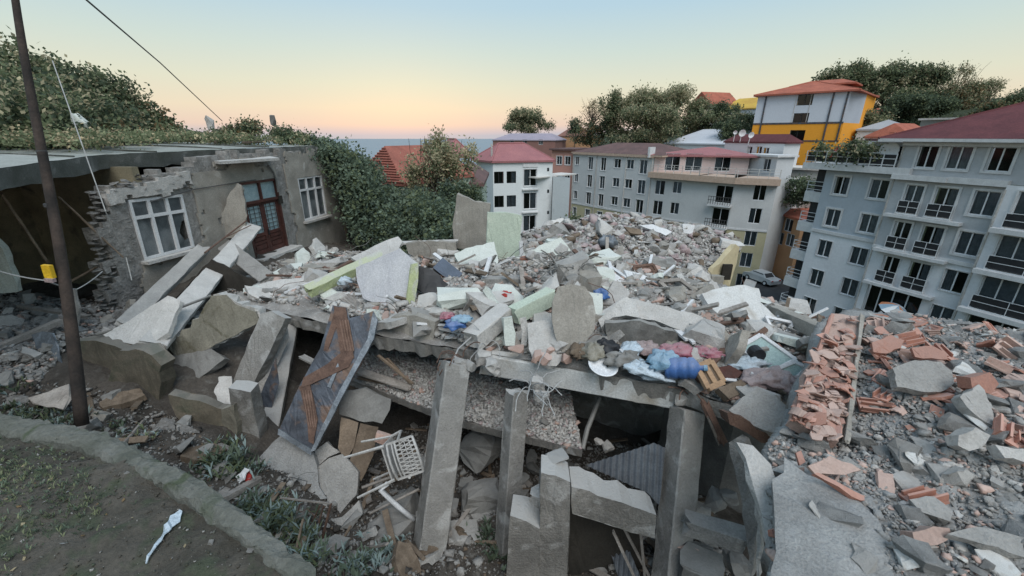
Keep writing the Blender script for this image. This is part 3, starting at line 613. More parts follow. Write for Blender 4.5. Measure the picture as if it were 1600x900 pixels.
    for j in range(ks+1):
        for q in fl: p = q+back*(j/ks); vs.append((p.x, p.y, p.z+float(fbm(p.x, p.y, 1.5, 3))*.05*(j > 0)))
    K = kt+1; mb.add(vs, [(j*K+i, j*K+i+1, (j+1)*K+i+1, (j+1)*K+i) for j in range(ks) for i in range(kt)]); mb.build('roof', 'roofc', root, fix=False)
    mb = MB(); lo = [q+Vector((-.02, 0, -.30+random.uniform(-.03, .03)-max(0, .05*float(fbm(q.y, 0, .4, 2))))) for q in fl]; inn = [q+back*.9+Vector((0, 0, -.3)) for q in fl]
    mb.add([q+Vector((.015, 0, -.005)) for q in fl]+lo+inn, [(i, i+1, K+i+1, K+i) for i in range(kt)]+[(K+i, K+i+1, 2*K+i+1, 2*K+i) for i in range(kt)]); mb.build('roof_edge', 'fascia', root, fix=False)
    rj = MB()
    for t in (.18, .36, .53, .7, .86):
        q = fl[int(t*kt)]; rj.tube([q+back*s+Vector((0, 0, .012+float(fbm(q.x+back.x*s, q.y+back.y*s, 1.5, 3))*.05*(s > 0))) for s in (0.01, .1, .2, .3, .45, .6)], .03, 4)
    rj.build('roof_joint', 'fascia', root)
    c = [PZ(310,249,-.60), PZ(345,253.5,-.64), PZ(432,247,-.62), PZ(424,241,-.58)]
    mb = MB(); mb.prism([c[0]+Vector((-.5,.3,.0)), PZ(345,252,-.6), PZ(436,246.5,-.6), PZ(405,241,-.55)], Vector((0, 0, 1)), .07); mb.build('door_canopy', 'concl', root)
    # interior: back wall, side wall, floor
    def quad(nm, pts, m): mb = MB(); mb.prism([Vector(p) for p in pts], (Vector(pts[1])-Vector(pts[0])).cross(Vector(pts[2])-Vector(pts[0])).normalized(), .15); return mb.build(nm, m, root)
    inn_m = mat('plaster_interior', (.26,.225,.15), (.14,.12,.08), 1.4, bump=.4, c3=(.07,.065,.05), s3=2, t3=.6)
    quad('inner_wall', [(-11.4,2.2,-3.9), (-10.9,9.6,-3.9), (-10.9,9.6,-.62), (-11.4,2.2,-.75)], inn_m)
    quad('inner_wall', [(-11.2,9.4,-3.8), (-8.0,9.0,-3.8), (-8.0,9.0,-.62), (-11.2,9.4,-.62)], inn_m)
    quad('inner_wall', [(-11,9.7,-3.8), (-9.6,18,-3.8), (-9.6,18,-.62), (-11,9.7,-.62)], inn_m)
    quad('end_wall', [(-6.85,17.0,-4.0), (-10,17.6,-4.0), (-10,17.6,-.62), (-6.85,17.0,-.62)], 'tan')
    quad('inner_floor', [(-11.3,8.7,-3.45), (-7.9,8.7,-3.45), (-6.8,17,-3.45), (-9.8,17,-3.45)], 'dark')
house()
# fallen timbers inside the open room
for i, (a, b, r, lb) in enumerate([((0,300,-1.6),(75,410,-2.7),.025,'thin dark rafter slanting inside the open room at the left edge'), ((100,445,-3.05),(150,418,-2.6),.025,'splintered dark lath lying against the base of the room wall'), ((95,310,-2.2),(190,400,-2.9),.014,'thin leaning stick in the dark room behind the pole')]):
    A = PZ(*a); B = PZ(*b); A = PY(a[0], a[1], 7.2+i*.3); B = PY(b[0], b[1], 7.4+i*.3); o = beam_mesh('timber', A, B, r*2, r*1.4).build('timber', 'wood'); center(o); tag(o, lb, 'timber')
# ================================================================== big pieces of the ruin
S = slab; CAT = 'concrete slab'
# --- columns and the frame in front
def column(label, A, B, w, h, yaw, m='colm'):
    up = Vector((math.sin(math.radians(yaw)), -math.cos(math.radians(yaw)), 0))
    root_a, root_b = PZ(*A), PZ(*B)
    o = beam_mesh('concrete_column', root_b, root_a, w, h, up, .006, .035, 16).build('concrete_column', m); center(o); return tag(o, label, 'column')
column('tall leaning octagonal-edged concrete column left of the middle with cracked foot', (711,566,-2.98), (672,850,-5.02), .37, .33, 22)
column('slender ochre-grey concrete column, second from the left under the beam', (808,612,-3.2), (790,862,-5.12), .235, .22, 28)
column('thick concrete column on the right supporting the end of the plastered beam', (1074,640,-3.34), (1044,945,-5.25), .33, .30, 10)
S('concrete_post', 'stocky frame post with pale broken top carrying a cracked lintel', 'post', [(845,738),(868,744),(891,754),(890,830),(886,910),(841,910)], (865,908,-5.0), -4, 0, .30, 'colm', step=.1, amp=.012)
S('concrete_lintel', 'cracked horizontal lintel with pale top running to the thick column', 'lintel', [(893,760),(960,782),(1026,806),(1024,842),(985,832),(940,816),(894,802)], (893,762,-3.60), -2, 0, .30, 'colm', step=.1, amp=.012)
S('concrete_block', 'low wall with pale top joined to the left of the stocky post', 'wall', [(797,806),(822,815),(843,826),(843,910),(792,910)], (820,908,-5.02), -6, 0, .34, 'colm', step=.12, amp=.01)
S('recess_shade', 'added dark panel painting the shade of the rectangular opening under the lintel', 'shade panel', [(880,790),(1000,822),(1005,915),(880,915)], (940,912,-5.5), 0, 0, .06, 'dark', amp=.005)  # added dark sheet; shade of the opening is in its colour
beam('concrete_block', 'small step of concrete jutting left from the stocky post', 'block', (833,778,-4.1), (856,786,-4.1), .2, .3, 'concl')
beam('concrete_beam', 'short broken beam to the right of the thick column, pale on top', CAT, (1072,816,-4.22), (1168,846,-4.22), .2, .22, 'conc')
beam('concrete_block', 'rough block at the very bottom right of the thick column', 'block', (1062,880,-4.75), (1120,905,-4.8), .4, .4, 'concd')
S('concrete_plate', 'tall slab standing on edge at the left border of the right foreground slab', CAT, [(1139,692),(1150,684),(1163,690),(1178,750),(1190,800),(1180,862),(1172,905),(1160,790)], (1172,868,-4.2), -52, 8, .14, 'conc')
S('concrete_plate', 'thin vertical slab strip in shade beside the leaning edge slab', CAT, [(1160,700),(1196,760),(1186,900),(1182,905),(1184,820)], (1186,895,-4.1), -60, 5, .06, 'concl')
# corrugated sheets under the lintel
def corrug(label, poly, base, yaw, tilt, pitch=.075, ang=0, m='galv', amp=.014):
    p0 = PZ(*base); n = facing(yaw, tilt); pts = [planept(u, v, p0, n) for u, v in poly]; t = n.cross(Vector((0, 0, 1))).normalized(); b = n.cross(t)
    t, b = t*math.cos(ang)+b*math.sin(ang), b*math.cos(ang)-t*math.sin(ang)
    q = [((p-p0).dot(t), (p-p0).dot(b)) for p in pts]; mb = MB(); x0, x1 = min(a for a, _ in q), max(a for a, _ in q); st = pitch/6; k = int((x1-x0)/st)
    vs = []; fs = []
    for i in range(k+1):
        x = x0+i*st+1e-4; ys = []
        for j in range(len(q)):
            (ax, ay), (bx, by) = q[j], q[(j+1) % len(q)]
            if (ax > x) != (bx > x): ys.append(ay+(x-ax)/(bx-ax)*(by-ay))
        if len(ys) < 2: ys = [ys[0]]*2 if ys else ([vs_last]*2 if i else [q[0][1]]*2)
        vs_last = ys[0]; o = math.sin(x/pitch*2*math.pi)*amp
        for y in (min(ys), max(ys)): vs.append(p0+t*x+b*y+n*o)
    for i in range(k): fs.append((2*i, 2*i+2, 2*i+3, 2*i+1))
    mb.add(vs, fs); o = mb.build('corrugated_sheet', m, fix=False); md = o.modifiers.new('s', 'SOLIDIFY'); md.thickness = .003
    center(o); return tag(o, label, 'metal sheet')
corrug('grey corrugated metal sheet wedged above the cracked lintel', [(915,727),(1022,692),(1040,700),(1030,790),(1012,770)], (1015,765,-4.15), -10, 25)
corrug('narrow corrugated sheet leaning in the dark opening below the lintel', [(936,800),(962,808),(1000,900),(985,940),(965,900)], (985,910,-5.2), -15, 30, .06)
for i, (a, b, lb) in enumerate([((968,812,-4.25),(1022,915,-5.2),'thin pale lath slanting down inside the frame opening, upper one'), ((958,830,-4.35),(1002,925,-5.25),'thin pale lath slanting down inside the frame opening, lower one'), ((1000,822,-4.3),(1008,905,-5.1),'upright batten beside the thick column under the lintel')]):
    o = beam_mesh('lath', PZ(*a), PZ(*b), .035, .025, amp=.002, end=.01).build('lath', 'woodg'); center(o); tag(o, lb, 'lath')
# --- leaning concrete pieces left of the columns
def folded(label, faces, m='colm'):
    root = empty('leaning_slab', PZ(*faces[0][1])); tag(root, label, CAT); bpy.context.view_layer.update()
    for poly, base, yaw, tilt, th, mm in faces:
        o = S('slab_piece', None, None, poly, base, yaw, tilt, th, mm or m, parent=root, step=.14, amp=.012, rough=.005); o.location = -Vector(root.location)
folded('leaning concrete beam snapped at a knee, upper half tilted back, left of the black metal sheet', [
  ([(407,490),(424,486),(446,497),(391,611),(362,601)], (391,611,-3.95), -15, 22, .16, None),
  ([(447,498),(452,530),(436,565),(398,640),(391,611)], (391,611,-3.95), 48, 8, .08, 'concl'),
  ([(357,606),(391,613),(409,700),(397,712),(374,705)], (390,706,-4.6), -5, -6, .2, None)])
column('long leaning concrete beam standing right of the snapped one', (462,468,-2.98), (418,694,-4.6), .26, .16, 15)
S('metal_sheet', 'dark triangular sheet hanging between the two leaning beams', 'metal sheet', [(400,633),(418,590),(431,560),(436,600),(424,639)], (420,638,-4.2), 10, 15, .01, 'steel', amp=.004)
# --- rusty black metal door
def metal_door():
    poly = [(520,477),(541,480),(546,497),(566,492),(583,486),(588,505),(580,540),(487,707),(435,673),(470,598),(500,545)]
    base = (487,707,-4.25); n = facing(6, 34); p0 = PZ(*base)
    root = empty('metal_door', p0); tag(root, 'battered dark steel door with rusty zigzag bracing leaning against the ruin', 'metal door')
    def add(nm, pl, m, th, off, lab=None, amp=.004):
        pts = [planept(u, v, p0+n*off, n)-p0 for u, v in pl]
        ar = sum((pts[i]-pts[0]).cross(pts[i+1]-pts[0]).dot(n) for i in range(1, len(pts)-1))
        if ar < 0: pts.reverse()
        o = link(nm, slab_mesh(nm, pts, n, th, .1, amp, .006), m, root)
        if lab: o['label'] = lab
    add('door_sheet', poly, 'steel', .02, 0)
    add('brace', [(521,478),(540,481),(553,560),(534,566),(527,520)], 'rust', .02, .025)
    add('brace', [(536,548),(553,556),(545,573),(487,600),(470,606),(474,590),(512,568)], 'rust', .02, .03)
    add('brace', [(467,604),(484,601),(496,655),(490,694),(482,690),(479,650)], 'rust', .02, .025)
    for k in range(4):
        x = k*4.2; add('rib', [(530+x,500),(532+x,500),(541+x,548),(539+x,549)], mat('rust_light', (.21,.135,.105), (.15,.095,.07), 8), .01, .034); add('rib', [(472+x,610),(474+x,610),(484+x*.8,668),(482+x*.8,668)], mat('rust_light', (.25,.145,.105)), .01, .034)
    add('door_edge', [(583,486),(590,500),(584,530),(545,600),(492,704),(485,706),(530,610),(574,530)], 'steelb', .05, .05, 'bent pale blue-grey folded edge')
    add('bottom_rail', [(435,670),(487,702),(486,711),(434,679)], 'steelb', .04, .04)
    add('streak', [(529,565),(534,563),(516,606),(511,604)], 'steelb', .01, .03)
    add('rust_patch', [(508,535),(524,482),(534,490),(522,520),(512,548),(505,548)], 'rust', .006, .01)
metal_door()
# --- ground level slabs and junk
G1 = dict(yaw=8, tilt=46, th=.12)
for lb, pl, b in [('largest rounded grey plate of the cracked round slab below the metal door', [(398,723),(418,700),(441,679),(466,693),(489,707),(496,728),(487,740),(498,760),(510,779),(475,781),(436,780),(412,748)], (436,780,-4.72)),
   ('right hand grey plate of the cracked round slab below the metal door', [(492,733),(514,716),(534,709),(548,722),(560,738),(557,773),(531,803),(518,801),(511,779),(500,760)], (530,803,-4.95)),
   ('upper wedge of the cracked round slab, behind the metal door foot', [(491,705),(510,690),(532,706),(513,714),(498,727)], (500,725,-4.55)),
   ('lowest fragment of the cracked round slab near the metal frame', [(534,808),(561,782),(567,800),(546,830),(508,853),(503,832),(515,812)], (508,853,-5.1)),
   ('lower left fragment of the cracked round slab under the metal frame', [(440,785),(509,784),(516,803),(500,829),(470,832),(447,812)], (470,832,-5.0))]:
    S('concrete_plate', lb, CAT, pl, b, m='conc' if 'largest' not in lb else 'gritb', amp=.014, **G1)
S('concrete_plate', 'grey slab corner poking out right of the metal door', CAT, [(530,612),(570,606),(611,624),(609,640),(597,662),(560,657),(530,648)], (597,662,-4.15), 5, 38, .08, 'concd')
S('plank_board', 'worn brown board with grooves sliding down beside the round slab', 'board', [(533,652),(560,660),(552,700),(540,720),(528,700)], (545,718,-4.5), 8, 42, .03, 'wood', amp=.006)
S('plank_board', 'second worn brown board with grooves, left of the plastic chair', 'board', [(563,661),(591,667),(583,712),(564,752),(546,722)], (564,752,-4.75), 8, 42, .03, 'wood', amp=.006)
S('brick_block', 'pale clay block stuck in rubble above the plastic chair', 'brick', [(588,676),(612,684),(607,699),(585,690)], (605,699,-4.3), 10, 20, .12, 'terra2', amp=.006)
for i, (a, b, w, lb, m) in enumerate([((556,578,-3.75),(640,606,-3.9),.16,'long pale plank lying below the deck right of the metal door','woodg'), ((560,590,-3.9),(628,603,-3.95),.06,'thin dark batten under the long pale plank','wood'), ((592,556,-3.4),(645,600,-3.85),.04,'thin stick slanting down onto the long pale plank','wood'),
    ((605,560,-3.45),(640,598,-3.85),.03,'second thin stick slanting down onto the long pale plank','wood'), ((470,556,-3.5),(490,566,-3.6),.12,'pale concrete stub left of the metal door','conc')]):
    o = beam_mesh('plank', PZ(*a), PZ(*b), w, .035, amp=.004, end=.03).build('plank', m); center(o); tag(o, lb, 'plank')
# plastic chair, thrown on its side
def chair():
    C0 = PZ(636, 714, -4.0)-Vector((.93, .1, .3))*.36; root = empty('plastic_chair', C0); tag(root, 'overturned white plastic garden chair with a lattice backrest', 'chair')
    Zx = Vector((.93, .1, .30)).normalized(); Xx = Vector((.25, .35, .88)); Xx = (Xx-Zx*Xx.dot(Zx)).normalized(); Yx = Zx.cross(Xx); Rr = Matrix((Xx, Yx, Zx)).transposed(); root.rotation_euler = Rr.to_euler(); root.scale = (1.05,)*3
    mb = MB(); w, h = .46, .34                                            # backrest: curved lattice panel
    def pt(x, z): return (x, .06*(1-(2*x/w)**2), .14+z+.03*(1-(2*x/w)**2)*(z/h))
    def bar(a, b, r=.008): mb.tube([pt(a[0]+(b[0]-a[0])*t/4, a[1]+(b[1]-a[1])*t/4) for t in range(5)], r, 4)
    bar((-w/2, 0), (-w/2, h), .018); bar((w/2, 0), (w/2, h), .018); bar((-w/2, h), (w/2, h), .018); bar((-w/2, 0), (w/2, 0), .016); bar((-w/2, .06), (w/2, .06), .012); bar((-w/2, .1), (w/2, .1), .014)
    for k in range(9): x = -w/2+w*(k+.5)/9; bar((x-.03, .1), (x+.035, h)); bar((x+.035, .1), (x-.03, h))
    for z in (.16, .22, .28): bar((-w/2, z), (w/2, z), .007)
    mb.build('backrest', mat('chair_plastic', (.50,.49,.47), (.36,.35,.33), 5, rough=.5, bump=.2), root)
    mb = MB(); mb.box((0, -.22, .06), (.44, .42, .02)); mb.box((0, -.43, .045), (.44, .02, .05)); mb.build('seat', mat('chair_plastic', (.50,.49,.47), (.36,.35,.33), 5, rough=.5, bump=.2), root)
    for sx in (-1, 1):
        mb = MB(); mb.tube([(sx*.24, .04, .3), (sx*.27, -.2, .27), (sx*.25, -.4, .22)], .018, 6); mb.build('armrest', mat('chair_plastic', (.50,.49,.47), (.36,.35,.33), 5, rough=.5, bump=.2), root)
        mb = MB(); mb.tube([(sx*.25, -.4, .22), (sx*.22, -.42, .05), (sx*.27, -.47, -.38)], .02, 5, 0, .014); mb.build('leg', mat('chair_plastic', (.50,.49,.47), (.36,.35,.33), 5, rough=.5, bump=.2), root)
        mb = MB(); mb.tube([(sx*.22, .0, .1), (sx*.26, .08, -.38)], .02, 5, 0, .014); mb.build('leg', mat('chair_plastic', (.50,.49,.47), (.36,.35,.33), 5, rough=.5, bump=.2), root)
chair()
mb = MB(); mb.tube([PZ(606,755,-4.35), PZ(595,765,-4.4), PZ(620,790,-4.7), PZ(647,812,-4.95)], .035, 8); tag(center(mb.build('drain_pipe', 'pvc', smooth=True)), 'bent pale plastic pipe lying under the overturned chair', 'pipe')
mb = MB(); mb.tube([PZ(578,802,-4.9), PZ(655,764,-4.6)], .018, 6); tag(center(mb.build('stick', 'woodg')), 'pale straight stick crossing over the bent plastic pipe', 'stick')
mb = MB(); mb.tube([PZ(566,762,-4.6), PZ(664,726,-4.3)], .02, 6); tag(center(mb.build('stick', 'woodg')), 'long pale stick running under the chair backrest', 'stick')
# rusty bed or table frame
def frame():
    c = PZ(470, 800, -4.6); root = empty('wire_table', c); tag(root, 'rusty wire table frame standing askew in the weeds at the bottom', 'metal frame')
    def L(nm, pts, r, m): mb = MB(); mb.tube([PZ(*p)-c for p in pts], r, 5); mb.build(nm, m, root)
    L('rail', [(438,778,-4.35),(517,787,-4.35)], .014, 'woodg'); L('rail', [(455,800,-4.6),(505,806,-4.6)], .01, 'woodg'); L('leg', [(517,787,-4.35),(497,868,-5.0)], .016, 'rust'); L('leg', [(506,790,-4.4),(488,850,-4.9)], .01, 'rust')
    L('leg', [(440,778,-4.35),(420,800,-4.7)], .01, 'rust'); L('strut', [(500,790,-4.35),(488,815,-4.6),(480,835,-4.8)], .01, 'rust'); L('strut', [(470,783,-4.35),(462,812,-4.6)], .008, 'rust'); L('strut', [(452,745,-4.1),(480,752,-4.2),(468,780,-4.35)], .006, 'cable')
    L('wire', [(460,805,-4.5),(480,795,-4.4),(500,815,-4.6),(486,838,-4.8)], .005, 'rust'); L('brace', [(455,815,-4.6),(478,840,-4.9)], .016, 'rust')
frame()
S('picture_pane', 'dark glass pane in a thin pale frame lying at the bottom near the column', 'framed pane', [(500,858),(556,848),(566,880),(560,890),(510,895)], (540,895,-5.1), 5, 55, .02, 'black', amp=.003)
for a, b in (((500,858),(556,848)), ((556,848),(566,882))):
    o = beam_mesh('frame_strip', PZ(a[0], a[1], -4.93), PZ(b[0], b[1], -4.93 if b[1] < 860 else -5.08), .03, .03, amp=.002, end=.01).build('frame_strip', 'woodg'); center(o); tag(o, 'pale strip along the %s of the dark glass pane' % ('top edge' if b[1] < 860 else 'right edge'), 'strip')
S('concrete_plate', 'brown slab fragment cut by the bottom border left of the dark pane', CAT, [(498,880),(522,884),(530,905),(495,905)], (515,905,-5.1), 0, 30, .1, 'wood')
for i, (a, b, r, lb, m) in enumerate([((348,780,-4.2),(405,748,-4.35),.045,'short weathered log lying in weeds near the red scrap','woodg'), ((128,578,-3.55),(178,655,-3.75),.05,'grey prop stick leaning by the foot of the wooden pole','wood'), ((132,590,-3.5),(150,668,-3.75),.03,'second thinner stick at the foot of the wooden pole','wood'),
    ((0,542,-3.2),(118,492,-3.05),.06,'long pale board end resting on the stones at the left border','woodg'), ((418,800,-4.7),(436,778,-4.5),.012,'yellowish stick poking out of the weeds','wood'), ((426,806,-4.7),(445,786,-4.5),.012,'pale stick in the weeds by the metal frame','pvc'), ((140,495,-3.1),(30,478,-3.1),.04,'thin grey batten lying on stones below the open room','woodg')]):
    o = beam_mesh('stick', PZ(*a), PZ(*b), r*2, r*1.5, amp=.006, end=.02).build('stick', m); center(o); tag(o, lb, 'stick')
S('red_scrap', 'red plastic scrap lying in the weeds below the concrete pieces', 'scrap', [(368,752),(380,734),(393,742),(392,756),(374,762)], (374,762,-4.35), 0, 40, .04, 'red', step=.05)
S('white_scrap', 'pale folded board on the red scrap in the weeds', 'scrap', [(368,745),(382,732),(391,734),(372,757)], (372,757,-4.28), 0, 40, .02, 'pvc', step=.05)
# --- retaining wall and fallen facade pieces in the left middle
WALL = 'wall fragment'
S('masonry_fragment', 'mossy brown retaining wall piece left of the ochre chunk', WALL, [(187,548),(212,545),(237,555),(251,572),(247,642),(225,650),(190,640),(160,615),(170,590)], (225,648,-4.05), -8, 4, .25, 'brownw')
S('masonry_fragment', 'upper left retaining wall block under the fallen white slab', WALL, [(115,531),(150,532),(192,545),(187,584),(165,590),(147,589),(120,570)], (165,590,-3.6), -12, 5, .25, 'brownw')
S('masonry_fragment', 'lower mossy wall piece at the corner beneath the tilted light slab', WALL, [(262,617),(310,626),(369,647),(386,702),(372,706),(310,682),(275,650)], (372,704,-4.5), 10, 8, .2, 'brownw')
S('masonry_fragment', 'dusty tilted slab lying on the corner of the retaining wall', WALL, [(250,612),(285,600),(318,590),(362,588),(366,644),(310,627),(262,618)], (310,627,-3.95), 10, 62, .12, 'concl')
S('masonry_fragment', 'dark cracked slope piece between retaining wall and tilted slab', WALL, [(250,560),(300,548),(330,545),(352,560),(300,600),(262,612)], (300,600,-3.75), 0, 45, .12, 'concd')
S('masonry_fragment', 'narrow brown wall stump with a pale crack beside the snapped beam', WALL, [(345,640),(365,632),(372,700),(386,712),(350,700)], (372,705,-4.5), -20, 0, .15, 'ochre')
def chunky(label, pl, base, yaw, tilt, th, m, mtop):
    root = empty('masonry_fragment', PZ(*base)); tag(root, label, WALL)
    a = S('plaster_face', None, None, pl, base, yaw, tilt, .03, m, parent=root, step=.08, amp=.014); a.location = -Vector(root.location)
    p0 = PZ(*base); n = facing(yaw, tilt); q = [planept(u, v, p0, n) for u, v in pl]; c = sum(q, Vector())/len(q); q = [c+(x-c)*1.03-n*.035 for x in q]
    ar = sum((q[i]-q[0]).cross(q[i+1]-q[0]).dot(n) for i in range(1, len(q)-1))
    if ar < 0: q.reverse()
    b = link('masonry_core', slab_mesh('masonry_core', q, n, th, .07, .03, .02), mtop, root); b.location = -Vector(root.location)
chunky('large ochre plastered wall chunk with stepped broken edge in front of the crossed slabs', [(257,523),(280,526),(283,516),(298,512),(300,500),(310,498),(330,462),(352,461),(366,474),(400,487),(406,502),(360,528),(320,547),(277,557),(258,542)], (320,547,-3.35), 6, 12, .22, 'ochre', 'concl')
beam('concrete_beam', 'long pale fallen beam, front arm of the crossed slabs by the broken window', CAT, (396,354,-2.35), (238,540,-3.05), .36, .10, 'concl', (.5,-.6,.6))
beam('concrete_beam', 'rear pale beam of the crossed slabs rising toward the window sill', CAT, (318,388,-2.45), (195,508,-3.0), .26, .12, 'conc', (.4,-.5,.7))
S('concrete_plate', 'wide flat pale slab lying under the crossed beams on the wall', CAT, [(160,522),(200,503),(262,462),(282,470),(262,520),(232,540),(180,532)], (232,540,-3.05), -5, 58, .08, 'concl')
beam('concrete_beam', 'right arm of the crossed slabs sloping down toward the door rubble', CAT, (352,384,-2.55), (418,436,-2.95), .34, .14, 'conc', (-.2,-.5,.8))
S('concrete_plate', 'dark-painted sheet giving the shade under the right arm of the crossed slabs', CAT, [(272,468),(330,405),(400,440),(398,462),(340,466)], (340,466,-3.25), 5, 10, .05, 'dark')  # near-black sheet, shade below the arm painted as its colour
S('masonry_fragment', 'upright broken wall strip with white edge in front of the facade between window and door', WALL, [(371,288),(377,291),(384,330),(388,392),(362,372),(327,372),(338,345),(349,330),(354,310)], (385,392,-2.95), 25, 2, .16, 'tan', amp=.03)
beam('wall_edge', 'white plaster edge curling up in front of the facade between window and door', 'plaster strip', (373,289,-1.75), (328,372,-2.5), .10, .1, 'concl')
mb = MB(); mb.tube([PZ(150,523,-2.95), PZ(215,505,-2.9), PZ(262,488,-2.83), PZ(330,462,-2.72)], .025, 6); tag(center(mb.build('metal_pipe', 'concd', smooth=True)), 'long thin grey pipe lying across the crossed slabs', 'pipe')
mb = MB(); mb.tube([PZ(320,395,-2.4), PZ(350,372,-2.3), PZ(385,345,-2.1)], .02, 5); mb.tube([PZ(350,372,-2.3), PZ(392,352,-2.15)], .012, 5); tag(center(mb.build('rebar', 'rust')), 'rusty bent reinforcement bars where the crossed slabs meet', 'rebar')
S('metal_cover', 'blue-grey sheet hanging over the stones left of the pole', 'metal sheet', [(49,523),(66,518),(82,521),(108,597),(98,602),(84,600)], (98,600,-3.55), -15, 30, .02, 'steelb')
S('board', 'pale board lying on the soil left of the pole foot', 'board', [(44,622),(75,612),(107,600),(109,620),(100,640),(60,632)], (100,640,-3.4), 0, 68, .03, 'woodg')
S('masonry_fragment', 'pale green wall sliver standing at the left border', WALL, [(-12,372),(4,388),(27,447),(28,456),(-12,458)], (28,456,-2.7), 10, 0, .1, 'mint')
S('masonry_fragment', 'whitish sheet standing in the stones behind the pole', WALL, [(98,455),(116,452),(122,482),(118,512),(100,505)], (118,512,-3.05), 0, 10, .05, 'conc')
# --- standing and lying plaster pieces on the deck
S('wall_remnant', 'tan broken wall panel standing upright before the shrubs', WALL, [(714,303),(722,306),(740,314),(766,318),(762,352),(760,392),(752,394),(730,391),(711,388),(707,355)], (752,393,-2.9), -6, 2, .16, 'tan')
S('wall_remnant', 'pale green painted wall panel standing upright by the white building', WALL, [(762,332),(790,332),(816,337),(813,372),(811,406),(796,407),(780,405),(772,392),(760,386)], (800,406,-2.8), 8, 3, .14, 'green', amp=.008)
S('concrete_plate', 'mint white slab lying in front of the green upright panel', CAT, [(710,396),(728,388),(772,378),(777,398),(779,420),(752,424),(722,423)], (752,424,-2.72), 4, 55, .1, 'mint')
S('masonry_fragment', 'low tan wall piece with pale capping left of the tan upright panel', WALL, [(634,380),(670,376),(712,379),(714,402),(690,405),(652,404),(638,396)], (690,405,-2.85), 0, 4, .16, 'tan')
beam('capping', 'pale capping strip on the low tan wall piece', 'capping', (628,380,-2.6), (714,377,-2.6), .22, .06, 'concl')
S('concrete_plate', 'large grey lilac slab leaning with a lime green right edge', CAT, [(556,418),(570,412),(600,398),(625,388),(652,411),(644,445),(634,482),(600,478),(567,466),(558,440)], (633,482,-2.86), -8, 32, .1, 'lilac', amp=.01)
S('slab_edge', 'lime painted side strip of the grey lilac leaning slab', 'painted strip', [(643,413),(654,411),(653,440),(648,475),(634,484),(638,450)], (634,483,-2.84), 35, 10, .05, 'lime', amp=.006)
beam('painted_beam', 'long lime green and white painted beam slanting over the leaning slab', 'beam', (482,455,-2.66), (623,388,-2.28), .2, .2, 'lime', (.2,-.3,1))
S('concrete_plate', 'pale capping slab over the top end of the lime beam', CAT, [(548,402),(585,384),(622,369),(629,378),(622,391),(598,400),(560,412)], (598,400,-2.32), -10, 60, .06, 'concl')
beam('plank', 'brown broken plank lying parallel behind the lime beam', 'plank', (518,426,-2.75), (552,408,-2.6), .12, .08, 'rust')
S('concrete_plate', 'flat pale slab fragment above the leaning beams, left of the laths', CAT, [(402,445),(440,436),(490,432),(482,445),(440,458),(405,462)], (440,458,-2.95), 0, 68, .08, 'concl')
for k in range(6):
    u = 498+k*9; beam('lath', 'pale roof lath in the fan of laths above the metal door', 'lath', (u, 452+k*1.5, -2.78), (u+34, 474+k*3, -2.86), .05, .03, 'woodg', group='fan of laths above the metal door')
# dark appliance
def box3(name, label, cat, pts_top, h, m, mt=None, base_z=None):
    """box from its top face (4 pixels, first with height)"""
    p0 = PZ(*pts_top[0]); n = facing(pts_top[-1][0], pts_top[-1][1]); q = [planept(p[0], p[1], p0, n) for p in pts_top[:-1]]
    ar = sum((q[i]-q[0]).cross(q[i+1]-q[0]).dot(n) for i in range(1, len(q)-1))
    if ar < 0: q.reverse()
    root = empty(name, q[0]-n*h); tag(root, label, cat)
    mb = MB(); mb.prism([x-n*.012-root.location for x in q], n, h); mb.build('body', m, root); c = sum(q, Vector())/4
    mb = MB(); mb.prism([c+(x-c)*1.03-root.location for x in q], n, .02); mb.build('top_panel', mt or m, root)
    mb = MB(); mb.prism([c+(x-c)*.8-root.location+n*.006 for x in q], n, .02); mb.build('inset', mt or m, root)
box3('television', 'dark blue-grey boxy appliance with grooved lid lying on its side', 'appliance', [(677,418,-2.45),(692,403),(722,427),(708,443),(12,50)], .32, 'black', 'navy')
S('dark_board', 'black curved board wedged between lime edged slab and dark appliance', 'board', [(654,415),(676,421),(700,445),(690,455),(664,460),(652,450)], (690,456,-2.72), 10, 30, .03, 'black')
def lump(name, label, cat, u, v, z, sx, sy, sz, m, rz=0, seedn=16, rough=.03, group=None, tilt=(0, 0)):
    me = chunk_mesh(name, 1, 1, 1, seedn, True, rough); o = link(name, me, m); o.location = PZ(u, v, z); o.scale = (sx, sy, sz); o.rotation_euler = (tilt[0], tilt[1], rz); return tag(o, label, cat, group)
lump('concrete_lump', 'broken pale cap on the corner of post and lintel', 'rubble lump', 868, 716, -3.42, .28, .24, .14, 'colm', .4)
lump('plaster_lump', 'large pale green plaster lump in the middle of the left rubble', 'rubble lump', 715, 462, -2.6, .85, .55, .4, 'mint', .3)
lump('plaster_lump', 'pale grey crumbly lump left of the green plaster lump', 'rubble lump', 668, 472, -2.75, .5, .4, .3, 'concl', 1)
lump('plaster_lump', 'white dusty mound of plaster right of the blue cloth', 'rubble lump', 768, 470, -2.6, .75, .6, .32, 'concl', .6)
lump('plaster_dome', 'smooth white rounded slab at the back of the rubble', 'rubble lump', 930, 402, -2.35, 1.25, .7, .32, 'mint', .2)
lump('concrete_lump', 'dark crumbling concrete lump with bent rebar at the back', 'rubble lump', 893, 432, -2.35, .8, .6, .75, 'conc', .5, rough=.06)
lump('concrete_lump', 'tan dusty block standing right of the rebar lump', 'rubble lump', 918, 445, -2.4, .4, .4, .6, 'tan', .2)
beam('concrete_beam', 'thick concrete beam pointing at the viewer above the plastered edge beam', CAT, (791,487,-2.62), (737,531,-2.8), .30, .26, 'concl', end=.03)
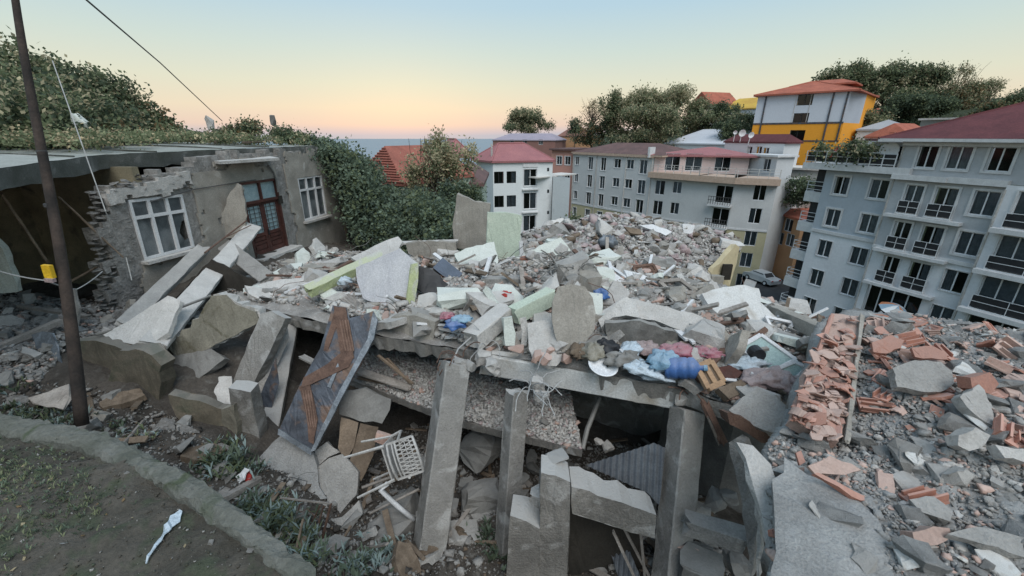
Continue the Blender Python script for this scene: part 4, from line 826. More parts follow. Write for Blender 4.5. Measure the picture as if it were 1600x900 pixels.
beam('painted_beam', 'pale green painted beam stub left of the arched tan slab', 'beam', (802,493,-2.62), (862,462,-2.45), .22, .26, 'green', end=.03)
beam('concrete_beam', 'long level concrete beam lying behind the white plaster mound', CAT, (757,441,-2.62), (872,440,-2.6), .2, .2, 'conc')
beam('concrete_beam', 'pale level beam further right behind the rebar lump', CAT, (770,433,-2.6), (850,430,-2.55), .2, .1, 'concl')
S('wall_remnant', 'tan arched slab standing among bricks in the centre of the rubble', WALL, [(872,448),(892,444),(914,448),(926,465),(931,490),(929,515),(905,545),(884,562),(868,528),(862,500),(863,472)], (884,561,-2.92), -4, 28, .1, 'tan', amp=.01)
S('plaster_strip', 'pale plaster strip with bricks behind it, left of the arched slab', WALL, [(787,497),(800,495),(806,520),(804,540),(790,540)], (796,540,-2.88), 10, 20, .1, 'mint')
S('plaster_strip', 'white curved plaster strip, second left of the arched slab', WALL, [(812,497),(822,496),(826,518),(823,540),(814,540),(816,518)], (818,540,-2.88), -10, 20, .06, 'concl')
S('plaster_sheet', 'dusty plaster slope running from arched slab to edge beam', WALL, [(824,505),(860,500),(880,560),(870,572),(838,566),(826,545)], (870,571,-2.95), 0, 55, .06, 'concl')
S('paper_sheet', 'crumpled bluish white sheet at the foot of the arched slab', 'sheet', [(897,522),(908,512),(921,508),(918,524),(911,540),(903,536)], (911,540,-2.82), -10, 25, .01, 'bag', amp=.006, step=.05)
S('concrete_plate', 'left wing of the large broken slab arching over a dark hollow', CAT, [(935,500),(950,486),(966,472),(980,464),(992,470),(1000,497),(978,493),(957,496),(940,512)], (957,497,-2.5), -25, 52, .12, 'concl', step=.1, amp=.02)
S('concrete_plate', 'right wing of the large broken slab arching over a dark hollow', CAT, [(981,466),(1010,472),(1050,482),(1084,490),(1098,496),(1103,527),(1090,529),(1072,520),(1047,511),(1022,500),(1000,498),(990,484)], (1090,529,-2.72), 8, 55, .14, 'concl', step=.1, amp=.02)
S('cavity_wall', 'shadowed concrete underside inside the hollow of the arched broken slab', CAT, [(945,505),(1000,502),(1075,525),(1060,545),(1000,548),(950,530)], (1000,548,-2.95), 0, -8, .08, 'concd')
S('concrete_plate', 'broad flat pale slab near the street side of the rubble', CAT, [(1097,459),(1130,448),(1164,445),(1186,451),(1188,472),(1213,497),(1193,516),(1170,508),(1147,498),(1120,489),(1106,476)], (1193,516,-2.98), 14, 55, .12, 'beamp', amp=.02)
S('white_board', 'white door leaf lying flat at the back right of the rubble', 'board', [(975,421),(1003,428),(1046,449),(1048,463),(1012,455),(985,444)], (1012,455,-2.62), 10, 62, .05, 'white', amp=.004)
S('white_board', 'white board with grooves left of the white door leaf', 'board', [(928,419),(946,416),(966,430),(990,446),(970,448),(948,436)], (970,448,-2.55), -10, 60, .05, 'white', amp=.006)
S('white_board', 'long white skirting board pointing down the rubble slope', 'board', [(940,446),(1000,452),(1010,461),(950,458)], (980,460,-2.55), 0, 60, .03, 'mint')
for k, (a, b) in enumerate([((928,417,-2.45),(952,440,-2.5)), ((948,414,-2.4),(986,440,-2.5)), ((938,430,-2.45),(962,446,-2.5))]):
    beam('batten', ['pale batten on the left side of the grooved white board', 'pale batten between the white boards at the back', 'short batten under the grooved white board'][k], 'batten', a, b, .08, .06, 'white')
S('collapsed_ceiling', 'whitish collapsed roof board with dark battens left of the white dome slab', 'board', [(812,404),(830,392),(852,380),(876,371),(886,383),(900,402),(870,410),(838,412),(814,416)], (838,412,-2.6), 5, 40, .07, 'mint')
for k in range(4): beam('batten', 'dark batten on the whitish collapsed roof board', 'batten', (842+k*9, 386-k*3.4, -2.42), (868+k*8, 406-k*1.5, -2.5), .06, .04, 'wood', group='dark battens on the roof board')
S('white_board', 'upright white board stub behind the collapsed roof board', 'board', [(812,378),(817,376),(819,402),(813,404)], (815,404,-2.7), 0, 4, .05, 'white')
S('concrete_plate', 'dusty slab with dark broken underside at the right end of the edge beam', CAT, [(1139,640),(1160,620),(1184,605),(1212,620),(1240,644),(1238,668),(1228,682),(1195,672),(1160,658)], (1195,672,-2.95), 14, 60, .1, 'conc', amp=.015)
S('concrete_core', 'brown broken underside of the dusty slab at the beam end', CAT, [(1135,645),(1142,644),(1196,676),(1226,688),(1222,700),(1190,692),(1140,662)], (1190,692,-3.12), 14, 10, .12, 'rust')
S('concrete_plate', 'pale slab fragment between standing edge slab and roof slab', CAT, [(1152,690),(1176,696),(1204,726),(1218,765),(1215,830),(1205,870),(1190,800),(1165,715)], (1205,868,-2.72), -25, 62, .06, 'concl')
beam('plank', 'dark leaning plank right of the thick column', 'plank', (1100,628,-3.05), (1130,690,-3.45), .12, .04, 'rust')
beam('plank', 'thin pale stick leaning beside the dark plank', 'stick', (1108,655,-3.1), (1122,692,-3.5), .03, .02, 'woodg')
S('plank_box', 'grey wooden box end with slats near the wooden drawer frame', 'box', [(1122,607),(1143,598),(1160,592),(1171,600),(1170,610),(1139,624)], (1139,624,-2.92), 10, 50, .12, 'wood')
S('plank_box', 'dark red open drawer lying behind the grey box end', 'box', [(1120,575),(1140,570),(1160,582),(1150,594),(1128,590)], (1150,594,-2.88), 5, 40, .1, 'door')
def wframe(label, pl, base, yaw, tilt, w, m, inner=None, im=None, name='window_frame', cross=None):
    p0 = PZ(*base); n = facing(yaw, tilt); q = [planept(u, v, p0, n) for u, v in pl]; root = empty(name, q[0]); tag(root, label, name.replace('_', ' ')); c = sum(q, Vector())/4
    for i in range(4):
        o = beam_mesh('rail', q[i]-q[0], q[(i+1) % 4]-q[0], w, w*.8, n, .002, .003, 3).build('rail', m, root)
    if cross: o = beam_mesh('mullion', (q[0]+q[1])/2-q[0], (q[2]+q[3])/2-q[0], w, w*.8, n, .002, .003, 3).build('mullion', m, root)
    if inner: mb = MB(); mb.prism([c+(x-c)*.97-q[0] for x in q], n, .01); mb.build(inner, im, root)
pg = mat('glass_green_pale', (.36,.46,.43), (.30,.40,.38), 2, rough=.25, bump=.05, spec=.6)
wframe('aluminium window with pale green glass lying right of the pink cloths', [(1155,543),(1188,524),(1243,563),(1204,583)], (1204,583,-2.9), 10, 62, .06, 'white', 'pane', pg, cross=None)
wframe('second pale green glass pane in a white frame below the first one', [(1206,580),(1240,566),(1262,575),(1238,596)], (1238,596,-2.95), 12, 60, .05, 'white', 'pane', pg)
wframe('empty grey window frame at the back right of the rubble', [(1030,440),(1062,437),(1088,457),(1050,459)], (1050,459,-2.65), 8, 45, .07, 'woodg')
wframe('open wooden drawer frame in pale timber right of the blue water bottle', [(1088,574),(1110,564),(1130,597),(1106,607)], (1106,607,-2.86), 16, 45, .07, mat('wood_light', (.42,.28,.17), (.32,.21,.13), 4), 'slat_board', 'wood', name='wooden_frame', cross=True)
wframe('rusty wire crate lying behind the white boards', [(990,417),(1020,413),(1026,424),(994,428)], (994,428,-2.5), 5, 35, .05, 'rust', 'mesh_panel', 'rust', name='wire_crate')
wframe('white shutter frame on the right slope by the brick strip', [(1196,495),(1240,505),(1228,520),(1205,512)], (1228,520,-3.0), 10, 50, .05, 'white', name='shutter_frame')
beam('concrete_beam', 'tan kerb beam with tile shards running toward the brick strip', CAT, (1208,486,-3.05), (1288,522,-2.75), .2, .22, 'tan')
beam('pipe_beam', 'white channel beam below the tan kerb beam', 'beam', (1222,505,-3.05), (1262,522,-2.95), .08, .08, 'white')
# small household things
def water_bottle():
    root = empty('water_bottle', PZ(1067, 575, -2.72)); tag(root, 'large ribbed blue water cooler bottle lying on the edge of the rubble', 'bottle'); root.rotation_euler = (math.radians(75), math.radians(18), math.radians(60))
    mb = MB(); prof = [(0,0), (.125,.0), (.135,.03), (.122,.05), (.135,.07), (.135,.13), (.122,.15), (.135,.17), (.135,.24), (.122,.26), (.135,.28), (.13,.33), (.07,.38), (.032,.40), (.032,.46), (0,.46)]; n = 20; vs = []; fs = []
    for r, z in prof:
        for j in range(n): a = 2*math.pi*j/n; vs.append((r*math.cos(a), r*math.sin(a), z-.2))
    for i in range(len(prof)-1):
        for j in range(n): fs.append((i*n+j, i*n+(j+1) % n, (i+1)*n+(j+1) % n, (i+1)*n+j))
    mb.add(vs, fs); mb.build('body', 'blue', root, smooth=True)
    mb = MB(); mb.tube([(0, 0, .24), (0, 0, .28)], .038, 12); mb.build('cap', 'lblue', root)
water_bottle()
def cloth(label, u, v, z, sx, sy, sz, m, rz=0, seed=0, cat='cloth', name='cloth'):
    nu, nv = 26, 14; vs = []; r = random.Random(seed)
    for i in range(nv+1):
        th = math.pi*i/nv
        for j in range(nu):
            ph = 2*math.pi*j/nu; x, y, zz = math.sin(th)*math.cos(ph), math.sin(th)*math.sin(ph), math.cos(th)
            f = 1+.55*float(fbm(x*2+seed*3.1, y*2+zz*1.7, .55, 4))+.12*math.sin(5*ph+3*zz+seed); vs.append((x*f*sx/2, y*f*sy/2, max(-.35, zz*f)*sz/2))
    fs = [(i*nu+j, i*nu+(j+1) % nu, (i+1)*nu+(j+1) % nu, (i+1)*nu+j) for i in range(nv) for j in range(nu)]
    mb = MB(); mb.add(vs, fs); o = mb.build(name, m, smooth=True); o.location = PZ(u, v, z); o.rotation_euler = (0, 0, rz); tag(o, label, cat)
for a in [('bright blue cloth bundle left of the concrete beam stub', 713, 507, -2.62, .34, .26, .16, 'blue', .5, 1), ('light blue sheet scrap on top of the bright blue cloth', 722, 499, -2.55, .3, .22, .12, 'lblue', .2, 2),
    ('pink plastic scrap left of the bright blue cloth', 699, 494, -2.62, .22, .2, .12, 'pink', 0, 3), ('pale blue plastic bag left of the blue water bottle', 1036, 565, -2.72, .42, .34, .26, 'lblue', .4, 4), ('white plastic bag trail below the pale blue bag', 1000, 575, -2.82, .55, .3, .16, 'bag', -.5, 5),
    ('second white plastic bag on the edge beam', 1030, 588, -2.9, .5, .2, .12, 'bag', -.3, 6), ('bright pink cloth above the pale blue bag', 1057, 549, -2.68, .5, .3, .16, 'pink', .2, 7), ('small pink cloth further right of the bright pink one', 1108, 552, -2.75, .4, .25, .14, 'pink', -.3, 8),
    ('dusty rose blanket heap below the green glass window', 1200, 592, -2.82, .75, .45, .2, 'rose', .2, 9), ('dusty rose cloth fold at the right by the brick strip', 1232, 600, -2.82, .4, .4, .2, 'rose', .8, 10), ('grey-blue garment heap left of the rose blanket', 1170, 568, -2.8, .55, .3, .16, 'bag', .3, 11),
    ('grey clothes heap between the arch slab and the edge beam', 975, 562, -2.8, .5, .35, .22, 'concd', .3, 12), ('white crumpled curtain by the arch slab', 985, 548, -2.78, .4, .3, .2, 'bag', .9, 13), ('pale pillow lying right of the arch hollow', 1010, 545, -2.8, .35, .3, .18, 'rose', .2, 14),
    ('blue tarpaulin scrap on the far rubble heap', 950, 380, -3.3, .6, .5, .5, 'steelb', .2, 15), ('white cloth ball by the lime beam', 537, 440, -2.62, .28, .24, .2, 'bag', .2, 16), ('pale blue scrap in front of the standing green panel', 793, 424, -2.6, .5, .3, .1, 'bag', .1, 17),
    ('red cloth scrap in the rubble behind the green beam stub', 789, 460, -2.55, .2, .16, .12, 'red', 0, 18), ('blue and white package near the tan block', 938, 462, -2.45, .28, .2, .22, 'blue', .3, 19), ('green plastic sack half buried at the foot of the arched slab', 928, 550, -2.75, .35, .3, .22, 'ochre', .5, 20),
    ('brown cushion at the foot of the arched slab', 906, 550, -2.78, .36, .28, .2, 'wood', .7, 21), ('dark sack right of the green plastic sack', 945, 545, -2.75, .4, .3, .25, 'black', .2, 22)]:
    cloth(*a)
def basin(label, u, v, z, r):
    mb = MB(); prof = [(0,.0), (r*.6,.0), (r*.9,.05), (r,.06), (r*.98,.07), (r*.85,.06), (r*.6,.02), (0,.02)]; n = 24; vs = []; fs = []
    for a, h in prof:
        for j in range(n): t = 2*math.pi*j/n; vs.append((a*math.cos(t), a*math.sin(t), h))
    for i in range(len(prof)-1):
        for j in range(n): fs.append((i*n+j, i*n+(j+1) % n, (i+1)*n+(j+1) % n, (i+1)*n+j))
    mb.add(vs, fs); o = mb.build('basin', 'pvc', smooth=True); o.location = PZ(u, v, z); o.rotation_euler = (math.radians(18), 0, .3); tag(o, label, 'basin')
basin('round white plastic basin lying on the plastered edge beam', 941, 575, -2.88, .2)
mb = MB(); mb.tube([PZ(1178,548,-2.7), PZ(1186,556,-2.7)], .09, 14); tag(center(mb.build('flower_pot', 'black')), 'small dark pot standing by the green glass window', 'pot')
lump('red_toy', 'small red round object behind the green beam stub', 'toy', 788, 461, -2.5, .14, .14, .12, 'red')
for k, (u, v) in enumerate([(806,546),(846,540),(862,548),(838,556),(880,556),(850,560)]):
    lump('brick', ['dusty pink brick piece below the plaster strips', 'dusty rose brick stack piece left of the arched slab', 'dusty rose brick against the foot of the arched slab', 'pink brick half lying on the edge beam', 'pale brick shard right of the foot of the arched slab', 'lowest pink brick left of the arched slab'][k], 'brick', u, v, -2.84, .26, .16, .14, 'terra2', k*.5, 14, .01)
# perforated wall of hollow bricks beside the arched slab
def perforated():
    p0 = PZ(858, 505, -2.9); root = empty('hollow_brick_stack', p0); tag(root, 'stack of hollow bricks showing rows of dark holes beside the arched slab', 'brick stack')
    bm_ = MB(); w = .19
    for i in range(3):
        for j in range(4):
            x, z = -.07+i*.06, .02+j*.045; 
            bm_.box((x-.026, 0, z), (.008, .19, .045)); bm_.box((x, 0, z-.019), (.06, .19, .007))
    bm_.box((.08, 0, .09), (.008, .19, .19)); bm_.box((0, 0, .185), (.2, .19, .008)); bm_.box((0, .08, .09), (.19, .01, .18)); me = bm_.mesh('brick'); me.materials.append(M['terra2'])
    root.scale = (.6,)*3
    for k in range(4): b = link('brick', me, None, root, (random.uniform(-.02, .02), .03*k, k*.195)); b.rotation_euler = (.1, 0, -.35+random.uniform(-.1, .1))
perforated()
# broken heads of columns with bent rebars
def rebar(label, c, n, L, r=.008, m='rust', seed=0, spread=.12):
    R = random.Random(seed); mb = MB()
    for k in range(n):
        p = c+Vector((R.uniform(-spread, spread), R.uniform(-spread, spread), R.uniform(-.02, .06))); d = Vector((R.uniform(-1, 1), R.uniform(-1, .6), R.uniform(.2, 1.2))).normalized(); pts = [p]
        for i in range(7): d = (d+Vector((R.uniform(-.5, .5), R.uniform(-.5, .5), R.uniform(-.55, .15)))).normalized(); pts.append(pts[-1]+d*L/7)
        mb.tube(pts, r, 5)
    o = mb.build('rebar', m); center(o); tag(o, label, 'rebar')
rebar('bent reinforcement bars sprouting from the top of the tall leaning column', PZ(722,562,-2.95), 6, .4, seed=1)
rebar('twisted bars and wire tuft on top of the slender column', PZ(838,606,-3.12), 14, .45, .007, 'cablel', 2)
rebar('bars at the broken joint over the thick right column', PZ(1078,612,-3.1), 8, .3, seed=3)
rebar('tangle of reinforcement in the rebar lump at the back', PZ(880,420,-2.2), 26, .5, .010, 'concd', 4, .25)
rebar('thin wires above the end of the concrete beam stub', PZ(750,540,-2.9), 8, .5, .006, 'cablel', 5)
mb = MB(); mb.tube([PZ(705,570,-3.0), PZ(716,545,-2.85), PZ(735,528,-2.75), PZ(745,512,-2.7)], .012, 6); tag(center(mb.build('cable_loop', 'cablel', smooth=True)), 'pale curved cable rising from the tall leaning column to the rubble', 'cable')
for (u, v, z, s, lb) in [(722,568,-2.98,.16,'crumbled cap chunk on the tall leaning column'), (735,572,-3.0,.14,'pale crumbled chunk at the right of the tall column head'), (838,600,-3.1,.2,'crumbled knot of concrete above the slender column'), (846,618,-3.2,.17,'lower crumbled knot of concrete beside the slender column head'),
   (1078,610,-3.12,.26,'pale broken concrete joint above the thick column'), (1090,622,-3.2,.2,'right part of the broken joint above the thick column'), (1066,622,-3.2,.16,'left part of the broken joint above the thick column'), (770,572,-3.05,.24,'rough broken left end of the plastered edge beam'), (755,560,-3.02,.2,'crumbled upper bit at the left end of the plastered edge beam')]:
    lump('concrete_lump', lb, 'rubble lump', u, v, z, s*1.3, s, s*1.1, 'concl', u*.1, 18, .06)
# big stones below between the columns
for (u, v, z, s, m, lb) in [(755,700,-4.9,.7,'concd','large dark boulder of concrete behind the first two columns'), (750,780,-5.0,.45,'concd','rough boulder between the first two columns'), (725,840,-5.15,.4,'conc','rubble boulder at the foot between the first two columns'), (700,790,-5.1,.3,'conc','small boulder right beside the tall column foot'),
    (830,880,-5.2,.35,'concd','block lying in front of the low square block wall'), (634,800,-5.1,.5,'concd','flat dark boulder under the plastic chair'), (610,835,-5.15,.6,'concd','broad earthy boulder left of the tall column foot'), (640,885,-5.2,.22,'concl','pale brick-like stone at the bottom left of the tall column'),
    (1118,785,-4.5,.26,'conc','grey stone on the heap right of the thick column'), (1098,800,-4.55,.22,'concl','pale stone on the heap right of the thick column'), (1136,775,-4.45,.2,'conc','smaller stone on the heap right of the thick column'), (1090,870,-4.9,.35,'conc','big pale stone at the foot of the thick column'), (1150,880,-4.9,.3,'concd','brownish stone cut by the bottom border near the edge slab'),
    (948,700,-4.3,.16,'concl','pale knobbly stone behind the corrugated sheet'), (936,690,-4.25,.1,'concl','tiny pale stone on the lower slab end'), (310,715,-4.35,.4,'concd','dark boulder in the ditch below the retaining wall'), (240,690,-4.2,.3,'dirt','earthy lump in the ditch below the retaining wall'), (395,850,-4.2,.12,'conc','small stone lying on top of the kerb near the bottom')]:
    lump('boulder', lb, 'boulder', u, v, z, s*1.3, s, s*.8, m, u*.13, 22, .05)
beam('clay_brick', 'small pinkish brick fragment on the pale stone at the column foot', 'brick', (1066,862,-4.6), (1084,858,-4.6), .1, .05, 'terra2')
# --- brick strip: fallen chimney-like strip of tiles
def brick_strip():
    pl = [(1302,489),(1345,494),(1330,560),(1322,640),(1310,690),(1262,672),(1238,655),(1262,580),(1285,525)]
    base = (1290,684,-2.42); n = facing(10, 72); p0 = PZ(*base)
    root = empty('tile_strip', p0); tag(root, 'long strip of broken roof tiles still bedded in mortar on the roof slab', 'tile strip')
    o = S('mortar_bed', None, None, pl, base, 10, 72, .12, 'terra2', parent=root, step=.12); o.location = -p0
    for a, b in (((1300,492),(1240,655)), ((1346,494),(1322,690))):
        A = planept(a[0], a[1], p0+n*.03, n); B = planept(b[0], b[1], p0+n*.03, n); beam_mesh('curb', A-p0, B-p0, .035, .05, n, .012, .02).build('curb', 'tan' if a[0] > 1310 else 'terra', root)
    vs = [flatfrag('broken_tile', TERR[k % 4]) for k in range(6)]+[tilefrag('broken_tile', 2+3*k) for k in range(3)]
    for k in range(150):
        while True:
            u, v = random.uniform(1240, 1345), random.uniform(490, 688)
            if inpoly(u, v, pl): break
        b = link('broken_tile', vs[k % 9], None, root); b.location = planept(u, v, p0+n*random.uniform(.03, .09), n)-p0; s = random.uniform(.06, .2); b.scale = (s, s*random.uniform(.6, 1), s*.8); b.rotation_euler = (random.gauss(.2, .35), random.gauss(0, .35), random.uniform(0, 6.28))
def flatfrag(name, m):
    n = random.randint(4, 6); p = [Vector((.5*math.cos(i*6.283/n+random.uniform(-.4, .4)), .36*math.sin(i*6.283/n+random.uniform(-.4, .4)), 0)) for i in range(n)]
    me = slab_mesh(name, p, Vector((0, 0, 1)), .1, .2, .03, .012); me.materials.append(M[m]); return me
TERR = ['terra', 'terra2', 'terra2', 'terra']
def tilefrag(name, k):
    """shard of a hollow clay brick or roof tile: a plate with ridges, or a channel with webs"""
    mb = MB(); w, d = 1, random.uniform(.5, .85); t = .09
    if k % 3 == 0:
        mb.prism([(-.5,-d/2,0), (.45,-d/2+.08,0), (.5,d*.2,0), (.2,d/2,0), (-.45,d/2-.05,0)], Vector((0, 0, 1)), t)
        for i in range(4): mb.box((0, -d/2+.14+i*d*.22, .015), (.8, .05, .04))
    elif k % 3 == 1:
        mb.box((0, 0, 0), (1, d, t)); mb.box((0, -d/2+.04, .17), (1, t, .3)); mb.box((0, 0, .15), (.85, .06, .22)); mb.box((-.05, d/2-.1, .12), (.7, .06, .2))
    else:
        for i in range(7):
            a0, a1 = -1.1+i*.32, -1.1+(i+1)*.32; r0, r1 = .5, .42; L = d*(1-.12*abs(i-3)/3)
            p = [(r*math.sin(a), -L/2 if q == 0 else L/2, r*math.cos(a)-.35) for q in (0, 1) for r in (r0, r1) for a in (a0, a1)]
            mb.add(p, [(0,1,3,2), (4,6,7,5), (0,4,5,1), (2,3,7,6), (0,2,6,4), (1,5,7,3)])
    me = mb.mesh(name); bm = bmesh.new(); bm.from_mesh(me); bmesh.ops.recalc_face_normals(bm, faces=bm.faces)
    for v in bm.verts: v.co += Vector((random.uniform(-1, 1), random.uniform(-1, 1), random.uniform(-1, 1)))*.025
    bm.to_mesh(me); bm.free(); me.materials.append(M[TERR[k % 4]]); return me
brick_strip()
# flat and blocky pieces on the roof slab
for lb, pl, base, yaw, tilt, th, m in [
  ('grooved grey concrete slab lying in the middle of the brick field', [(1396,575),(1430,563),(1470,565),(1487,580),(1490,598),(1470,612),(1440,612),(1402,604)], (1440,612,-2.1), 5, 58, .08, 'conc'),
  ('broad terracotta tile slab behind the grooved grey slab', [(1362,535),(1392,524),(1413,532),(1408,543),(1385,552),(1365,550)], (1385,552,-2.1), 10, 55, .03, 'terra'),
  ('orange tile plate right of the broad tile slab', [(1424,543),(1460,541),(1478,552),(1480,562),(1455,560),(1430,558)], (1455,562,-2.05), 0, 50, .03, 'terra'),
  ('whitish ridged block near the right of the brick field', [(1497,680),(1525,668),(1547,680),(1540,695),(1515,705),(1498,696)], (1515,705,-2.15), 10, 40, .1, 'concl'),
  ('long pale stone plank at the right border of the field', [(1500,620),(1530,600),(1560,650),(1572,665),(1555,668),(1520,645)], (1555,668,-2.15), 10, 52, .08, 'concl'),
  ('pale flat stone cut by the right border', [(1556,695),(1605,702),(1605,724),(1570,715)], (1570,716,-2.15), 0, 50, .08, 'concl'),
  ('grey ragged slab in the lower middle of the roof slab', [(1422,780),(1460,775),(1490,800),(1485,815),(1440,800)], (1440,802,-2.35), 0, 65, .05, 'conc'),
  ('ridged orange brick half lying at the bottom of the roof slab', [(1427,832),(1460,823),(1483,826),(1488,840),(1465,852),(1430,850)], (1465,853,-2.35), 5, 45, .09, 'terra2'),
  ('pinkish tile shard with dark notches left of the bricks', [(1262,728),(1296,712),(1330,724),(1345,735),(1320,742),(1275,742)], (1320,742,-2.35), 0, 55, .03, 'terra2'),
  ('long thin terracotta strip right of the notched shard', [(1272,740),(1278,738),(1350,775),(1352,782),(1345,781)], (1345,781,-2.35), 0, 60, .04, 'terra'),
  ('small bright orange shard on the bare concrete', [(1207,828),(1218,823),(1224,833),(1218,840),(1208,838)], (1212,840,-2.5), 0, 45, .04, 'terra'),
  ('pointed orange shard below the tile strip', [(1243,708),(1252,704),(1258,722),(1250,727)], (1250,727,-2.4), 0, 50, .03, 'terra'),
  ('mossy slab at the lower right border', [(1480,835),(1530,822),(1600,840),(1602,870),(1540,850)], (1540,852,-2.3), 0, 70, .05, 'conc'),
  ('brick red block half buried right of the grooved slab', [(1515,590),(1548,582),(1562,600),(1550,615),(1518,608)], (1550,616,-2.02), 5, 30, .1, 'terra')]:
    S('stone_slab' if m[0] == 'c' else 'tile_piece', lb, 'slab piece' if m[0] == 'c' else 'tile piece', pl, base, yaw, tilt, th, m, step=.06, amp=.01, rough=.006)
S('bare_plate', 'large bare pale concrete plate at the bottom left corner of the roof slab', 'concrete plate', [(1206,770),(1226,716),(1262,742),(1330,772),(1372,812),(1392,860),(1400,915),(1204,915)], (1300,915,-2.40), 0, 87, .06, 'gritb', amp=.03)
# ribbon, pole, cables
def ribbon():
    mb = MB(); c = [(276,778),(270,785),(266,790),(262,795),(258,800),(254,804),(250,808),(245,814),(240,821),(234,830),(228,838),(222,848),(217,856)]; wd = [2, 5, 8, 6, 3.5, 6, 5, 3, 3.5, 2.5, 3, 1.5, 1]; vs = []
    for i, ((u, v), w) in enumerate(zip(c, wd)):
        for s in (-1, 1): p = PZ(u+s*w*.9, v+s*w*.4, -2.5); p.z = float(Hbank(p.x, p.y))+.02+random.uniform(0, .02); vs.append(p)
    mb.add(vs, [(2*i, 2*i+2, 2*i+3, 2*i+1) for i in range(len(c)-1)]); o = mb.build('torn_ribbon', 'bag', fix=False); md = o.modifiers.new('s', 'SOLIDIFY'); md.thickness = .006; center(o); tag(o, 'torn strip of white plastic lying on the grassy bank', 'plastic strip')
ribbon()
def pole():
    A = P(128, 664, 5.1); B = P(26, -30, 5.0); root = empty('utility_pole', A); tag(root, 'leaning dark wooden utility pole with a yellow box', 'utility pole'); N_ = 24; pts = []
    for i in range(N_+1): t = i/N_; pts.append(A.lerp(B, t)-A+Vector((.05*math.sin(t*5), 0, 0)))
    mb = MB(); mb.tube(pts, .068, 14, 0, .034)
    mb.build('shaft', 'pole', root, smooth=True)
    c = P(76, 424, 4.95)-A; mb = MB(); Rz = Matrix.Rotation(.09, 3, 'Y'); mb.box(c, (.10, .045, .16), Rz); mb.build('yellow_box', 'yellow', root); mb = MB(); mb.box(c+Vector((.0, -.02, -.105)), (.10, .045, .045), Rz); mb.build('box_tag', 'rose', root)
    for k in (.25, .5, .62): mb = MB(); q = A.lerp(B, k)-A; mb.tube([q-Vector((0,0,.02)), q+Vector((0,0,.02))], .072-.036*k, 14); mb.build('band', 'cable', root)
pole()
def cab(name, label, pts, r, m='cable', sag=.0):
    mb = MB(); q = []
    for i in range(len(pts)-1):
        for t in np.linspace(0, 1, 8, endpoint=(i == len(pts)-2)): p = pts[i].lerp(pts[i+1], t); p.z -= sag*4*t*(1-t); q.append(p)
    mb.tube(q, r, 5); tag(center(mb.build(name, m)), label, 'cable')
cab('overhead_cable', 'overhead cable running from the top left down to the overgrown roof', [P(110,-30,4.2), P(135,0,4.6), P(250,98,7.6), P(347,189,13)], .011, 'cable')
cab('overhead_cable', 'thin pale wire hanging from the left trees to the house wall', [P(82,95,7.2), P(128,225,6.6), P(165,330,6.6), P(197,402,7.3), P(206,438,7.3)], .008, 'cablel')
cab('overhead_cable', 'wire crossing the pole at the height of the yellow box', [P(-10,421,5.2), P(70,438,5.05), P(120,452,6.4), P(160,424,7.2)], .008, 'cablel', .02)
cab('overhead_cable', 'thin wire from the ivy end of the roof toward the shrub', [P(470,276,14), P(540,278,15.5)], .008, 'cable')
# ================================================================== buildings behind
WCACHE = {}
def wmesh(w, h, surround, mull, frm='pvc', bars=False):
    k = (round(w, 2), round(h, 2), surround, mull, frm, bars)
    if k in WCACHE: return WCACHE[k]
    fr = MB(); t = .06                      # local: x along, -y outwards, origin at opening centre
    L = [(-w/2, w/2, h/2-t, h/2), (-w/2, w/2, -h/2, -h/2+t), (-w/2, -w/2+t, -h/2+t, h/2-t), (w/2-t, w/2, -h/2+t, h/2-t)]
    for i in range(1, mull+1): x = -w/2+w*i/(mull+1); L.append((x-t*.6, x+t*.6, -h/2+t, h/2-t))
    for a, b, c, d in L: fr.box(((a+b)/2, .10, (c+d)/2), (b-a, .07, d-c))
    fr.box((0, .52, 0), (w, .02, h), None, 1)  # dark sheet painted as the unlit room behind the pane
    sr = None
    if surround:
        sr = MB(); s = surround
        for a, b, c, d in [(-w/2-s, w/2+s, h/2, h/2+s), (-w/2-s, w/2+s, -h/2-s, -h/2), (-w/2-s, -w/2, -h/2, h/2), (w/2, w/2+s, -h/2, h/2)]: sr.box(((a+b)/2, -.035, (c+d)/2), (b-a, .07, d-c))
        sr = sr.mesh('surround'); sr.materials.append(M['white'])
    gl = MB(); gl.add([(-w/2, .12, -h/2), (w/2, .12, -h/2), (w/2, .12, h/2), (-w/2, .12, h/2)], [(0, 1, 2, 3)]); g = gl.mesh('pane'); g.materials.append(M['glass'])
    cu = []
    for q in range(3):
        c = MB(); n = 14; a, b = [(-w/2, w/2), (-w/2, -w*.08), (w*.08, w/2)][q]; vs = []
        for i in range(n+1): x = a+(b-a)*i/n; vs += [(x, .22+.03*math.sin(i*2.1), -h/2), (x, .22+.03*math.sin(i*2.1), h/2)]
        c.add(vs, [(2*i, 2*i+2, 2*i+3, 2*i+1) for i in range(n)]); c = c.mesh('curtain'); c.materials.append(M['curtain']); cu.append(c)
    rl = None
    if bars:
        rl = MB(); zb = -h/2+.0
        for z in (.02, .5, .95): rl.box((0, -.28, zb+z), (w+.2, .035, .035))
        for x in (-w/2-.1, w/2+.1, 0): rl.box((x, -.28, zb+.48), (.035, .035, .96))
        rl.box((0, -.27, zb+.5), (w+.14, .012, .8), None, 1); rl.box((0, -.16, zb-.04), (w+.3, .36, .08), None, 2)
        rl = rl.mesh('railing'); [rl.materials.append(M[x]) for x in ('pvc', 'black', 'white')]
    f = fr.mesh('window'); f.materials.append(M[frm]); f.materials.append(M['dark'])
    WCACHE[k] = (f, sr, g, cu, rl); return WCACHE[k]
